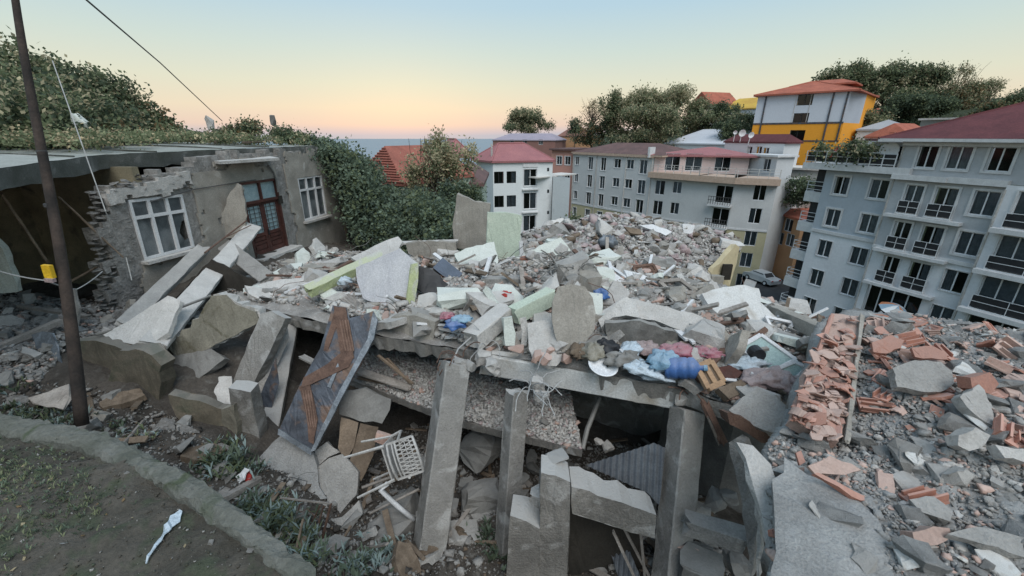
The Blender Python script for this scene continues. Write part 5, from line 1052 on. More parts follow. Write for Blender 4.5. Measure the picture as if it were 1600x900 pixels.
class Facade:
    """vertical wall through A and B (world points, heights ignored), seen from the camera side"""
    def __init__(s, root, A, B, z0, z1, m, th=.3):
        s.root = root; s.A = Vector((A.x, A.y, 0)); s.B = Vector((B.x, B.y, 0)); s.L = (s.B-s.A).length; s.t = (s.B-s.A).normalized(); s.n = Vector((s.t.y, -s.t.x, 0)); s.z0, s.z1, s.m = z0, z1, m; s.op = []; s.w = []
        s.ang = math.atan2(s.t.y, s.t.x)
    def at(s, u, v):
        p = planept(u, v, s.A, s.n); return (p-s.A).dot(s.t), p.z
    def win(s, u, v, w, h, surround=.12, mull=1, bars=False, curtain=None, frm='pvc', z=None):
        x, zz = s.at(u, v); zz = z if z is not None else zz; s.win_s(x, zz, w, h, surround, mull, bars, curtain, frm)
    def win_s(s, x, z, w, h, surround=.12, mull=1, bars=False, curtain=None, frm='pvc'):
        if x-w/2 < .1 or x+w/2 > s.L-.1: return
        for (a, b, c, d) in s.op:
            if not (x+w/2 < a-.02 or x-w/2 > b+.02 or z+h/2 < c-.02 or z-h/2 > d+.02): return
        s.op.append((x-w/2, x+w/2, z-h/2, z+h/2)); s.w.append((x, z, w, h, surround, mull, bars, curtain, frm))
    def done(s, bands=()):
        xs = sorted({0, s.L, *[o[0] for o in s.op], *[o[1] for o in s.op]}); zs = sorted({s.z0, s.z1, *[min(max(q, s.z0), s.z1) for o in s.op for q in o[2:]], *[b[0] for b in bands]})
        mb = MB(); mats = [s.m]+[b[1] for b in bands]
        def pt(x, z, o=0): p = s.A+s.t*x-s.n*o; return (p.x-s.o.x, p.y-s.o.y, z-s.o.z)
        s.o = Vector(s.root.location)
        for i in range(len(xs)-1):
            for j in range(len(zs)-1):
                if xs[i+1]-xs[i] < 1e-5 or zs[j+1]-zs[j] < 1e-5: continue
                cx, cz = (xs[i]+xs[i+1])/2, (zs[j]+zs[j+1])/2
                if any(a < cx < b and c < cz < d for a, b, c, d in s.op): continue
                mi = 0
                for k, bnd in enumerate(bands):
                    if cz < bnd[0]: mi = k+1
                mb.add([pt(xs[i], zs[j]), pt(xs[i+1], zs[j]), pt(xs[i+1], zs[j+1]), pt(xs[i], zs[j+1])], [(0, 1, 2, 3)], mi)
        for a, b, c, d in s.op:
            mb.add([pt(a, c), pt(b, c), pt(b, d), pt(a, d), pt(a, c, .2), pt(b, c, .2), pt(b, d, .2), pt(a, d, .2)], [(0, 1, 5, 4), (1, 2, 6, 5), (2, 3, 7, 6), (3, 0, 4, 7)])
        mb.build('wall', mats, s.root, fix=False)
        for x, z, w, h, sr, mu, bars, cu, frm in s.w:
            f, srm, g, cs, rl = wmesh(w, h, sr, mu, frm, bars); p = s.A+s.t*x-s.o; o = link('window', f, None, s.root, (p.x, p.y, z-s.o.z)); o.rotation_euler = (0, 0, s.ang)
            link('pane', g, None, o)
            if srm: link('surround', srm, None, o)
            r = random.random() if cu is None else cu
            if r < .8: link('curtain', cs[0 if r < .42 else (1 if r < .62 else 2)], None, o)
            if rl: link('railing', rl, None, o)
    def strip(s, name, x0, x1, z0, z1, out=.15, m='white', back=0):
        c = s.A+s.t*((x0+x1)/2)+s.n*((out-back)/2-.01)-Vector(s.root.location); mb = MB(); mb.box((c.x, c.y, (z0+z1)/2-s.root.location.z), (x1-x0, out+back+.02, z1-z0), Matrix.Rotation(s.ang, 3, 'Z')); return mb.build(name, m, s.root)
def blockwalls(root, pts, z0, z1, m, nm='wall'):
    """remaining plain walls of a building through ground points"""
    for a, b in zip(pts[:-1], pts[1:]):
        mb = MB(); o = Vector(root.location); mb.add([(a.x-o.x, a.y-o.y, z0-o.z), (b.x-o.x, b.y-o.y, z0-o.z), (b.x-o.x, b.y-o.y, z1-o.z), (a.x-o.x, a.y-o.y, z1-o.z)], [(0, 1, 2, 3)]); mb.build(nm, m, root, fix=False)
def hip(root, corners, z, rise, over, m, inset=.42, th=.22, edge='white', ridge=True):
    c = sum(corners, Vector())/4; q = []
    for p in corners: d = (p-c); d.z = 0; q.append(Vector((p.x, p.y, 0))+d.normalized()*over)
    o = Vector(root.location); a, b = (q[0]+q[3])/2, (q[1]+q[2])/2
    if (q[0]-q[1]).length < (q[1]-q[2]).length: a, b = (q[0]+q[1])/2, (q[2]+q[3])/2; q2 = [q[0], q[1], q[2], q[3]]; mode = 1
    else: mode = 0
    L = (b-a).length; half = min((q[0]-q[3]).length, (q[0]-q[1]).length)/2; k = min(.46, half*2*inset/L); r1, r2 = a.lerp(b, k), b.lerp(a, k)
    base = [Vector((p.x-o.x, p.y-o.y, z-o.z)) for p in q]; R1 = Vector((r1.x-o.x, r1.y-o.y, z+rise-o.z)); R2 = Vector((r2.x-o.x, r2.y-o.y, z+rise-o.z)); mb = MB()
    vs = base+[R1, R2]
    fs = [(0, 1, 5, 4), (1, 2, 5), (2, 3, 4, 5), (3, 0, 4)] if mode == 0 else [(0, 1, 4), (1, 2, 5, 4), (2, 3, 5), (3, 0, 4, 5)]
    mb.add(vs, fs); rf = mb.build('roof', m, root)
    mb = MB(); dn = [p-Vector((0, 0, th)) for p in base]; up = [p+Vector((0, 0, -.012)) for p in base]; mb.add(up+dn, [(i, (i+1) % 4, 4+(i+1) % 4, 4+i) for i in range(4)]+[(7, 6, 5, 4)]); mb.build('eaves', edge, root)
    if ridge:
        mb = MB(); mb.tube([R1, R2], .12, 6)
        for i, e in zip(range(4), ([R1, R2, R2, R1] if mode == 0 else [R1, R1, R2, R2])): mb.tube([base[i], e], .1, 5)
        mb.build('ridge_cap', m, root)
    return rf
V2 = lambda p: Vector((p.x, p.y, 0))
# ---------------- grey-blue apartment block on the right
def grey_block():
    A = P(1290,273,36.5); Bp = P(1404,277,32.0)
    # direction through the two pixels, extended
    far = P(1590,288,26.3); t = (V2(far)-V2(A)).normalized(); root = empty('grey_apartment_block', (A.x, A.y, -18)); tag(root, 'large grey-blue and white apartment block with maroon roof at the right', 'apartment block')
    gb = paint('paint_grey_blue', (.43,.475,.52)); gg = paint('paint_grey', (.46,.475,.49)); wh = paint('paint_white_wall', (.72,.73,.75))
    LEN = 21; B = V2(A)+t*LEN; fa = Facade(root, A, B, -18.5, A.z+.0, gb)
    _, z1 = fa.at(1325,291); _, z5 = fa.at(1264,477); rows = [fa.at(1325,291)[1], fa.at(1300,342)[1], fa.at(1288,390)[1], fa.at(1276,434)[1], fa.at(1264,477)[1]]
    st = (rows[0]-rows[4])/4; rows = [rows[0]-i*st for i in range(7)]
    c1 = fa.at(1314,291)[0]; c2 = fa.at(1372,298)[0]; c3 = fa.at(1425,311)[0]; c4 = fa.at(1474,317)[0]; c5 = fa.at(1538,318)[0]
    top = fa.at(1404,276)[1]; zt = fa.at(1426,216)[1]; xb = fa.at(1404,276)[0]; xp = fa.at(1584,290)[0]
    fa.z1 = zt; band = (rows[1]+rows[2])/2+.1
    W_ = lambda f, u, v, w: f.at(u+w/2, v)[0]-f.at(u-w/2, v)[0]
    # section A: only to the terrace; do it as its own facade
    FA = Facade(root, A, V2(A)+t*xb, -18.5, top+.15, gb)
    for i, z in enumerate(rows):
        for c in (c1, c2): FA.win_s(c, z, W_(FA, 1314, 291, 23) if c == c1 else W_(FA, 1372, 298, 29), 1.5, .14 if i < 2 else .04, 1)
    FA.done([(band, wh)]); FA.strip('cornice', 0, xb, band-.15, band+.12, .12)
    FB = Facade(root, V2(A)+t*xb+FA.n*.5, V2(A)+t*xp+FA.n*.5, -18.5, zt-.1, gg)
    off = -.0
    xx = lambda u, v: FB.at(u, v)[0]
    B3, B4, B5 = xx(1425,311), xx(1474,317), xx(1538,318); R0 = [FB.at(1538,318)[1]-i*st*.985 for i in range(6)]
    for i, z in enumerate(R0):
        cut = i >= 1
        FB.win_s(B5, z, W_(FB, 1538, 318, 42), 1.6, .14 if i < 2 else .05, 1)
        if i != 3: FB.win_s(B3, z-.25, W_(FB, 1425, 311, 28), 2.1, .13 if i < 2 else .05, 1, True); FB.win_s(B4, z-.25, W_(FB, 1474, 317, 36), 2.1, .13 if i < 2 else .05, 1, True)
        else: FB.win_s((B3+B4)/2-.1, z-.2, 3.6, 2.4, 0, 3, False, .99)
    Rt = FB.at(1560,249)[1]
    for u, v, w in ((1449,243,30), (1499,245,36), (1563,249,41)): FB.win_s(xx(u, v), Rt, W_(FB, u, v, w), 1.5, .14, 1)
    FB.done([((R0[1]+R0[2])/2, wh)]); FB.strip('cornice', 0, FB.L, (R0[1]+R0[2])/2-.15, (R0[1]+R0[2])/2+.12, .14)
    FB.strip('cornice', 0, FB.L*.52, R0[0]+1.15, R0[0]+1.5, .5); FB.strip('cornice', FB.L*.52, FB.L, R0[0]+1.15, R0[0]+1.55, .35); FB.strip('cornice', 0, FB.L, zt-.5, zt-.1, .3)
    for i in (0, 1, 2): FB.strip('balcony_slab', max(.1, B3-1.2), B4+1.4, R0[i]-1.62, R0[i]-1.4, .6)
    mb = MB(); q = FB.A-Vector(root.location); mb.tube([(q.x, q.y, -18.5+18), (q.x, q.y, zt+18-.5)], .07, 6); mb.build('rain_pipe', 'concl', root)
    FB.strip('balcony_slab', B3-1.3, B4+1.5, R0[3]-1.5, R0[3]-1.3, 1.0, 'conc')
    # section C with the big glazed balconies
    FC = Facade(root, V2(A)+t*xp+FA.n*.9, V2(A)+t*(xp+8)+FA.n*.9, -18.5, R0[0]+1.3, wh)
    for i, z in enumerate(R0):
        FC.win_s(2.3, z-.15, 3.3, 2.3, .1, 3, True)
    FC.done(); 
    for i, z in enumerate(R0): FC.strip('balcony_slab', .2, 6, z-1.62, z-1.32, .7)
    mb = MB(); q = FC.A-Vector(root.location); mb.tube([(q.x, q.y, 0), (q.x, q.y, R0[0]+19)], .07, 6); mb.build('rain_pipe', 'concl', root)
    FC2 = Facade(root, V2(A)+t*xp+FA.n*.5, V2(A)+t*(xp+8)+FA.n*.5, R0[0]+1.3, zt-.1, gg); FC2.win_s(2.2, Rt, 1.5, 1.55, .16); FC2.done()
    # side wall and rear
    s = -FA.n; e0 = V2(A); blockwalls(root, [e0+s*14, e0], -18.5, top+.15, wh); blockwalls(root, [e0+t*xb+s*14, e0+t*xb], top, zt, gg); blockwalls(root, [e0+t*xb, e0+t*xb+FA.n*.5], -18.5, zt, gg)
    # left end balconies
    bs = [top-.2-i*st for i in range(6)]
    for i in range(5):
        z = rows[i]-1.55; c = e0-t*.75-s*-2.2; 
        mb = MB(); Rz = Matrix.Rotation(FA.ang, 3, 'Z'); cc = e0-t*.8+s*2.4-Vector(root.location); mb.box((cc.x, cc.y, z+18+.3), (1.6, 4.2, .9), Rz); mb.build('balcony', 'white', root)
        mb = MB()
        for k in range(4): mb.box(((e0-t*1.55+s*(.4+k*1.3)-Vector(root.location)).x, (e0-t*1.55+s*(.4+k*1.3)-Vector(root.location)).y, z+18+1.2), (.05, .05, .9), Rz)
        for hh in (.95, 1.3, 1.65): q = e0-t*1.55+s*2.4-Vector(root.location); mb.box((q.x, q.y, z+18+hh), (.04, 4.1, .04), Rz); q = e0-t*.8+s*.35-Vector(root.location); mb.box((q.x, q.y, z+18+hh), (1.5, .04, .04), Rz)
        mb.build('railing', 'pvc', root)
        mb = MB(); q = e0-t*.55+s*2.4-Vector(root.location); mb.box((q.x, q.y, z+18+1.75), (1.0, 3.6, 1.95), Rz); mb.build('loggia_glazing', 'black', root)
    # terrace
    c = e0+t*(xb/2-.3)+s*3.2-Vector(root.location); Rz = Matrix.Rotation(FA.ang, 3, 'Z'); mb = MB(); mb.box((c.x, c.y, top+18+.45), (xb+2.6, 8.2, .5), Rz); mb.build('terrace_slab', 'white', root)
    zr = top+18+.7; a0 = e0-t*1.5-s*.8; mb = MB(); pn = MB()
    for hh in (.15, .6, 1.0): q = a0+t*(xb+1.4)/2-Vector(root.location); mb.box((q.x, q.y, zr+hh), (xb+1.4, .05, .05), Rz); q = a0+s*3-Vector(root.location); mb.box((q.x, q.y, zr+hh), (.05, 6, .05), Rz)
    for k in range(9): q = a0+t*(xb+1.4)*k/8-Vector(root.location); mb.box((q.x, q.y, zr+.5), (.06, .06, 1.0), Rz)
    mb.build('terrace_railing', 'pvc', root)
    q = a0+t*(xb+1.4)/2+s*.08-Vector(root.location); pn.box((q.x, q.y, zr+.5), (xb+1.3, .02, .8), Rz); pn.build('railing_glass', 'black', root)
    # winter garden behind the railing
    w0 = e0+t*(xb*.42)+s*1.2; FW = Facade(root, w0, w0+t*(xb*.58), top+.7, zt-.3, paint('paint_white_wall', (.6,.63,.68))); nW = 4
    for k in range(nW): FW.win_s(FW.L*(k+.5)/nW, (top+zt)/2+.25, FW.L/nW-.2, zt-top-1.6, 0, 1, False, .99)
    FW.done(); mb = MB(); q = w0+t*(xb*.29)+s*2-Vector(root.location); mb.box((q.x, q.y, zt+18-.15), (xb*.62, 5.6, .12), Rz); mb.build('awning_roof', 'roofdk', root)
    # satellite dish
    dp = FB.A+t*.4-FA.n*.0; p = V2(A)+t*(xb-.9)-s*.4; mb = MB(); n = 16; vs = []; z = FB.at(1405,235)[1]
    for i in range(4):
        for j in range(n): r = .16*i+.001; a = 2*math.pi*j/n; vs.append((r*math.cos(a), -.12*(r/.5)**2, r*math.sin(a)))
    mb.add(vs, [(i*n+j, i*n+(j+1) % n, (i+1)*n+(j+1) % n, (i+1)*n+j) for i in range(3) for j in range(n)]); mb.tube([(0, 0, 0), (0, -.5, .1)], .015, 4); mb.tube([(0, .05, 0), (0, .1, -1.0)], .03, 5); d = mb.build('satellite_dish', 'pvc', None); d.location = (p.x, p.y, z); d.scale = (1.25,)*3; d.rotation_euler = (0, 0, FA.ang+.3); tag(d, 'white satellite dish at the right end of the roof terrace', 'satellite dish')
    # roof
    e1 = e0+t*(xb-1.0)-s*1.2; hip(root, [e1, e1+t*22, e1+t*22+s*13, e1+s*13], zt, 2.6, .4, 'roofdk', .42)
    # parasol on the lower balcony
    p = FB.A+t*((B3+B4)/2+.1)+FA.n*.55; u_ = FB.at(1391,478)[1]
    rt = empty('parasol', (p.x, p.y, u_-1.2)); tag(rt, 'blue, white and orange beach parasol on a balcony of the grey block', 'parasol')
    mb = MB(); mb.tube([(0, 0, 0), (0, 0, 1.7)], .025, 6); mb.build('pole', 'pvc', rt)
    for k in range(10):
        mb = MB(); a0, a1 = 2*math.pi*k/10, 2*math.pi*(k+1)/10; mb.add([(0, 0, 1.75)]+[(r*math.cos(a), r*math.sin(a), 1.75-.55*(r/1.05)**1.7) for r in (.4, .75, 1.05) for a in (a0, a1)], [(0, 1, 2), (1, 3, 4, 2), (3, 5, 6, 4)]); o = mb.build('canopy_panel', ['lblue', 'pvc', 'lblue', mat('orange_cloth', (.6,.24,.12), (.5,.2,.1))][k % 4], rt, fix=False)
    rt.rotation_euler = (.35, .1, 0)
grey_block()
# ---------------- long blue-grey and yellow block in the middle
def mid_block():
    A = P(897,238,71); B = P(1023,243,58.5); root = empty('blue_yellow_apartment_block', (A.x, A.y, -24)); tag(root, 'long corner apartment block, pale blue above and yellow below, with a rose top floor', 'apartment block')
    bl = paint('paint_pale_blue', (.56,.565,.56)); ye = paint('paint_pale_yellow', (.50,.45,.29)); pk = paint('paint_pale_rose', (.62,.49,.46))
    fa = Facade(root, A, B, -30, A.z, bl); Z = lambda u, v: fa.at(u, v)[1]
    fa.z1 = Z(960,240); rows = [(Z(1005,258)), (Z(1003,289)), (Z(1000,320)), (Z(997,344))]; st = (rows[0]-rows[2])/2
    cols = [fa.at(u, 255)[0] for u in (901.5, 923, 943, 965, 985, 1006)]
    for i in range(6):
        for j, c in enumerate(cols):
            tall = j in (1, 2, 5); fa.win_s(c if j else .9, rows[0]-st*i-(.25 if tall else 0), 1.1 if j in (1, 2) else (.9 if j == 0 else 1.35), 2.0 if tall else 1.35, .07, 1, False)
    zy = rows[0]-st*2.52; fa.done([(zy, ye)]); fa.strip('cornice', 0, fa.L, fa.z1-.35, fa.z1, .35, mat('paint_ochre_trim', (.50,.38,.30), (.42,.31,.24))); fa.strip('cornice', 0, fa.L, zy-.1, zy+.12, .08)
    for x in (0.0, fa.L*.33, fa.L*.7, fa.L-.2): q = fa.A+fa.t*x+fa.n*.08-Vector(root.location); mb = MB(); mb.tube([(q.x, q.y, -6), (q.x, q.y, fa.z1+24)], .07, 5); mb.build('rain_pipe', 'concl', root)
    # corner face, in three gently turning bays
    C1 = P(1095,284,54.5); D1 = P(1150,286,51.5); E1 = P(1216,283,49.5); zt2 = None
    pts = [V2(B), V2(C1), V2(D1), V2(E1)]; F_ = []
    z1b = Z(1023,277)
    for i, (p, q) in enumerate(zip(pts[:-1], pts[1:])):
        F_.append(Facade(root, p, q, -30, z1b, bl))
    def W(i, u, v0, w, h, n=4, tall=0, cu=None, vstep=None):
        f = F_[i]; x, z = f.at(u, v0)
        for k in range(n): f.win_s(x, z-st*k-tall, w, h, 0, 1, False, cu)
    W(0, 1031,293,1.5,2.0,4,0); W(0,1058,293,1.3,1.6,4,0); W(0,1088,297,1.7,1.5,4)
    W(1, 1103,297,1.5,1.6,4) ; W(2,1187,301,1.35,1.9,5)
    x, z = F_[1].at(1134, 304)
    for k in range(4): F_[1].win_s(min(x, F_[1].L-1.2), z-st*k, 2.1, 2.2, 0, 1, False, .99)
    for f in F_: f.done([(zy, ye)]); f.strip('cornice', 0, f.L, zy-.1, zy+.12, .08)
    for k in range(4):
        f = F_[1]; f.strip('balcony_slab', x-1.8, min(f.L, x+2.2), z-st*k-1.5, z-st*k-1.25, .9, 'white'); 
        for hh in (-.75, -.3): f.strip('balcony_rail', x-1.8, min(f.L, x+2.2), z-st*k+hh, z-st*k+hh+.06, .86, 'cable', -.8)
        for xx in np.linspace(x-1.75, min(f.L, x+2.1), 10): f.strip('baluster', xx, xx+.04, z-st*k-1.25, z-st*k-.3, .86, 'cable', -.8)
    # terrace band, rose top storey set back, its roof
    band = mat('paint_ochre_trim', (.50,.38,.30))
    for f in F_: f.strip('terrace_band', -.2, f.L+.2, z1b, z1b+.75, .9, band, 3)
    for f in F_:
        for hh in (1.15, 1.5, 1.8): f.strip('terrace_rail', -.1, f.L+.1, z1b+hh, z1b+hh+.04, .8, 'concl', -.75)
        for xx in np.linspace(0, f.L, int(f.L/1.2)+2): f.strip('rail_post', xx-.03, xx+.03, z1b+.75, z1b+1.84, .8, 'concl', -.74)
    n0 = F_[0].n; pA = V2(B)+fa.t*.0; qB = P(1168,266,56.5); FT = Facade(root, pA-fa.n*.1, V2(qB), z1b+.6, Z(1023,243)+.0, pk)
    for u, v, w in ((1050,259,2.0), (1083,261,2.2), (1128,263,2.0)): xx, _ = FT.at(u, v); FT.win_s(xx, z1b+2.1, w, 2.3, 0, 1, False)
    FT.done(); blockwalls(root, [V2(qB), V2(qB)-FT.n*10], z1b, FT.z1, pk)
    # rear volume and roofs
    back = -fa.n*11; blockwalls(root, [V2(A)+back, V2(A)], -30, fa.z1, bl); blockwalls(root, [V2(E1), V2(E1)+back], -30, z1b+.7, bl)
    hip(root, [V2(A), V2(B)+fa.t*1, V2(B)+fa.t*1+back, V2(A)+back], fa.z1+.02, 1.5, .5, 'roofbr', .42, edge=band, ridge=False)
    hip(root, [V2(B)-fa.t*.5, V2(P(1176,266,56)), V2(P(1176,266,56))-FT.n*10, V2(B)+back], FT.z1+.1, 1.0, .7, 'roofpink', .42, edge='roofpink', ridge=False)
    q = V2(B)-fa.t*.6-Vector(root.location); mb = MB(); mb.box((q.x, q.y, fa.z1+24+.4), (.35, 1.2, 1.4), Matrix.Rotation(fa.ang, 3, 'Z')); mb.build('party_wall_head', 'white', root)
mid_block()
def rose_block():
    A = P(862,243,74); B = P(898,236,71.5); root = empty('rose_apartment_block', (A.x, A.y, -24)); tag(root, 'narrow terracotta rose apartment front between the white and the blue blocks', 'apartment block')
    rs = paint('paint_terracotta_rose', (.50,.27,.22)); fa = Facade(root, A, B, -30, A.z, rs); fa.z1 = fa.at(880,235)[1]
    for k in range(6):
        for x in (.35, .72): fa.win_s(fa.L*x, fa.z1-1.7-3.0*k, 1.0, 1.4, .1, 1)
    fa.done(); fa.strip('awning', 0, fa.L*.6, fa.z1-4.1, fa.z1-3.9, 1.2, 'roofbr'); blockwalls(root, [V2(A)-fa.n*8, V2(A)], -30, fa.z1, rs); blockwalls(root, [V2(B), V2(B)-fa.n*8], -30, fa.z1, rs)
    mb = MB(); q = (V2(A)+V2(B))/2-fa.n*4-Vector(root.location); mb.box((q.x, q.y, fa.z1+24+.15), (fa.L+.6, 9, .3), Matrix.Rotation(fa.ang, 3, 'Z')); mb.build('roof', 'roofbr', root)
rose_block()
def white_block():
    A = P(770,252,51); B = P(864,246,53); C = P(745,247,56); root = empty('white_apartment_block', (A.x, A.y, -16)); tag(root, 'white apartment house with rose hipped roof beyond the green panel', 'apartment block')
    w = paint('paint_white_house', (.68,.70,.70), .3, .92); fa = Facade(root, A, B, -22, A.z, w); fa.z1 = fa.at(815,251)[1]
    s, z = fa.at(779.5,277.5); s2, _ = fa.at(799,277); s3, z3 = fa.at(828.5,277.5); st = z-fa.at(780,315)[1]
    for k in range(4): fa.win_s(s, z-st*k, 1.25, 1.45, .0, 1, False, None, 'black'); fa.win_s(s2, z-st*k, 1.25, 1.45, .0, 1, False, None, 'black'); fa.win_s(s3, z3-st*k*.99, 1.75, 2.1, .08, 1)
    for v in (265, 299, 332): x, zz = fa.at(856.5, v); fa.win_s(x, zz, .3, .45, 0, 0, False, .9, 'black')
    fa.done()
    for k in range(4): fa.strip('balcony_sill', s3-1.1, s3+1.1, z3-st*k*.99-1.55, z3-st*k*.99-1.4, .35)
    fa.strip('lintel_box', s3-1, s3+1, z3+1.3, z3+1.75, .1)
    fb = Facade(root, C, A, -22, fa.z1, w); fb.done(); blockwalls(root, [V2(B), V2(B)-fa.n*9], -22, fa.z1, w)
    n = -fa.n*11; hip(root, [V2(C)-fa.t*.5, V2(A), V2(B), V2(B)+n], fa.z1, 2.0, .35, 'roofpink', .42, edge='roofpink')
    hip(root, [V2(C)-fa.t*4+n*.3, V2(C)+n*.3, V2(C)+n*1.1, V2(C)-fa.t*4+n*1.1], fa.z1+.2, 2.3, .6, 'roofpink', .42, edge='roofpink')
    mb = MB(); q = V2(A)+fa.t*.2-fa.n*1.3-Vector(root.location); mb.tube([(q.x, q.y, fa.z1+16), (q.x, q.y, fa.z1+18)], .12, 6); q = V2(A)+fa.t*6-fa.n*1-Vector(root.location); mb.build('vent_pipe', 'concl', root)
    # lower annex
    A2 = P(864,277,53); B2 = P(891,276,51); f2 = Facade(root, A2, B2, -22, A2.z, w); f2.z1 = f2.at(878,277)[1]; f2.done(); blockwalls(root, [V2(B2), V2(B2)-fa.n*8], -22, f2.z1, w)
    mb = MB(); q = (V2(A2)+V2(B2))/2-fa.n*4-Vector(root.location); mb.box((q.x, q.y, f2.z1+16-.1), (f2.L, 8, .15), Matrix.Rotation(f2.ang, 3, 'Z')); mb.build('terrace', 'concl', root)
white_block()
def orange_block():
    A = P(1185,150,66); B = P(1331,141,58); root = empty('orange_white_block', (A.x, A.y, -6)); tag(root, 'orange and white apartment block with red roof on the hill', 'apartment block')
    w = paint('paint_block_white', (.58,.61,.66), .3, .95); o_ = paint('paint_orange', (.80,.34,.035), .3, .95); fa = Facade(root, A, B, -8, A.z, w); fa.z1 = fa.at(1250,145)[1]; zo = fa.at(1240,193)[1]
    for u, v, ww, hh in ((1258,156,2.0,1.5), (1251,185,2.0,1.5), (1245,212,2.0,1.6), (1236,244,1.1,1.4)): fa.win(u, v, ww, hh, .0, 1, False, .9, 'black')
    fa.done([(zo, o_)]); fa.strip('stripe', 0, fa.L, zo-.1, zo+.15, .06, 'steel'); z2 = fa.at(1240,220)[1]; fa.strip('stripe', 0, fa.L, z2-.1, z2+.1, .06, 'steel')
    for u in (1196, 1322, ): x, _ = fa.at(u, 160); fa.strip('downpipe', x-.1, x+.1, z2, fa.z1, .15, 'steel')
    x, _ = fa.at(1300, 160); fa.strip('downpipe', x-.1, x+.1, z2, fa.z1, .15, 'steel')
    for u in (1243, 1266): x, _ = fa.at(u, 160); fa.strip('panel_line', x-.04, x+.04, zo, fa.z1, .04, 'concl')
    C = P(1356,143,62); f2 = Facade(root, B, C, -8, fa.z1, paint('paint_grey_side', (.42,.45,.50))); f2.done([(zo, o_)]); n = -fa.n*14; blockwalls(root, [V2(C), V2(C)-fa.n*10], -8, fa.z1, o_); blockwalls(root, [V2(A)-fa.n*10, V2(A)], -8, fa.z1, w)
    hip(root, [V2(A), V2(B)+fa.t*.6, V2(C)+n*.6, V2(A)+n], fa.z1, 1.9, .8, 'roofor', .42, edge='roofor')
    f3 = Facade(root, V2(A)+fa.t*3-fa.n*6, V2(A)+fa.t*8-fa.n*6, fa.z1, fa.z1+1.5, paint('paint_ochre_trim2', (.5,.4,.3))); f3.done(); hip(root, [V2(A)+fa.t*3-fa.n*6, V2(A)+fa.t*11-fa.n*6, V2(A)+fa.t*11-fa.n*11, V2(A)+fa.t*3-fa.n*11], fa.z1+1.5, .8, .5, 'roofor', .42, edge='roofor', ridge=False)
    for k in range(3): x, z = fa.at(1236, 260); fa.strip('balcony_bar', x-1.2, x+1.2, z-.5+k*.45, z-.42+k*.45, .5, 'steel', -.4)
orange_block()
def simple(name, label, L, R, d1, d2, vt, zb, wall, roof, rise, depth, wins=(), over=.3, flat=False, edge=None, inset=.42, wsz=(1.1, 1.3)):
    """small house: L, R pixels x of the front, vt=(v left, v right) of the eaves"""
    A, B = P(L, vt[0], d1), P(R, vt[1], d2); root = empty(name, (A.x, A.y, zb)); tag(root, label, 'house'); fa = Facade(root, A, B, zb, (A.z+B.z)/2, wall); n = -fa.n*depth
    for u, v in wins: fa.win(u, v, wsz[0], wsz[1], 0, 1)
    fa.done(); blockwalls(root, [V2(B), V2(B)+n], zb, fa.z1, wall); blockwalls(root, [V2(A)+n, V2(A)], zb, fa.z1, wall)
    if flat: mb = MB(); q = (V2(A)+V2(B)+n)/2-Vector(root.location); mb.box((q.x, q.y, fa.z1-zb+.1), (fa.L+over*2, depth+over*2, .25), Matrix.Rotation(fa.ang, 3, 'Z')); mb.build('roof', roof, root)
    else: hip(root, [V2(A), V2(B), V2(B)+n, V2(A)+n], fa.z1, rise, over, roof, inset, edge=edge or roof, ridge=False)
    return root, fa
wp = paint('paint_white_small', (.60,.61,.62)); gp = paint('paint_green_pale', (.46,.52,.42)); op = paint('paint_ochre_house', (.46,.26,.14)); stone = paint('stone_pale', (.42,.41,.38))
simple('tiled_house', 'low pale house with red clay tile roof behind the ivy', 560, 632, 26, 24, (283,280), -14, gp, mat('clay_tiles', (.36,.13,.095), (.27,.10,.075), 1.5, bump=.6, fine=14), 1.95, 6.5, inset=.2)
def tile_rows():
    o = bpy.data.objects['tiled_house']; rf = [c for c in o.children if c.name.startswith('roof')][0]; me = rf.data; f = sorted(me.polygons, key=lambda p: (o.location+p.center).y)[0]; v = [me.vertices[i].co.copy() for i in f.vertices]
    v.sort(key=lambda p: p.z); lo = sorted(v[:2], key=lambda p: p.x); hi = sorted(v[2:], key=lambda p: p.x); n = Vector(f.normal)
    if n.z < 0: n = -n
    if len(hi) < 2: hi = [hi[0], hi[0]]
    mb = MB()
    for k in range(14):
        t = k/14; a, b = lo[0].lerp(hi[0], t), lo[1].lerp(hi[1], t); mb.tube([a+n*.03, b+n*.03], .045, 5)
    mb.build('tile_course', mat('clay_tiles', (.4,.12,.08)), o); rf['label'] = 'ridged red clay tiles'
tile_rows()
simple('green_house', 'pale green house with dark eaves partly hidden by the shrub', 700, 752, 30, 30, (286,284), -14, gp, 'roofbr', 1.0, 8, over=.8)
simple('lilac_roof_building', 'low building with lilac metal roof and white chimneys far behind', 770, 868, 110, 105, (219,218), -14, paint('brick_red_wall', (.26,.14,.12)), mat('roof_lilac', (.36,.31,.36), (.30,.27,.32), .5), 1.6, 14, [(800,222),(820,222),(845,222)], inset=.2)
simple('white_gable_house', 'big white rendered gable roof volume behind the rose top floor', 1040, 1168, 78, 66, (226,222), -8, wp, paint('roof_white', (.52,.54,.58)), 2.4, 12, inset=.3)
r_, f_ = simple('maroon_roof_house', 'white house with maroon roof and satellite dishes in front of the orange block', 1134, 1226, 63, 55, (217,226), -8, wp, 'roofdk', 1.0, 3.2, [(1170,238),(1185,238),(1196,240)], inset=.3, wsz=(.9,1.6))
simple('terrace_house', 'white stair house with railings right of the rose top floor', 1168, 1216, 57, 52, (244,244), -12, wp, 'white', .3, 2.5, [(1198,258),(1208,258)], flat=True, wsz=(1.2,1.6))
simple('retaining_building', 'pale stone retaining wall building below the orange block', 1218, 1296, 56, 52, (267,263), -9.5, stone, 'concl', .3, 5, flat=True)
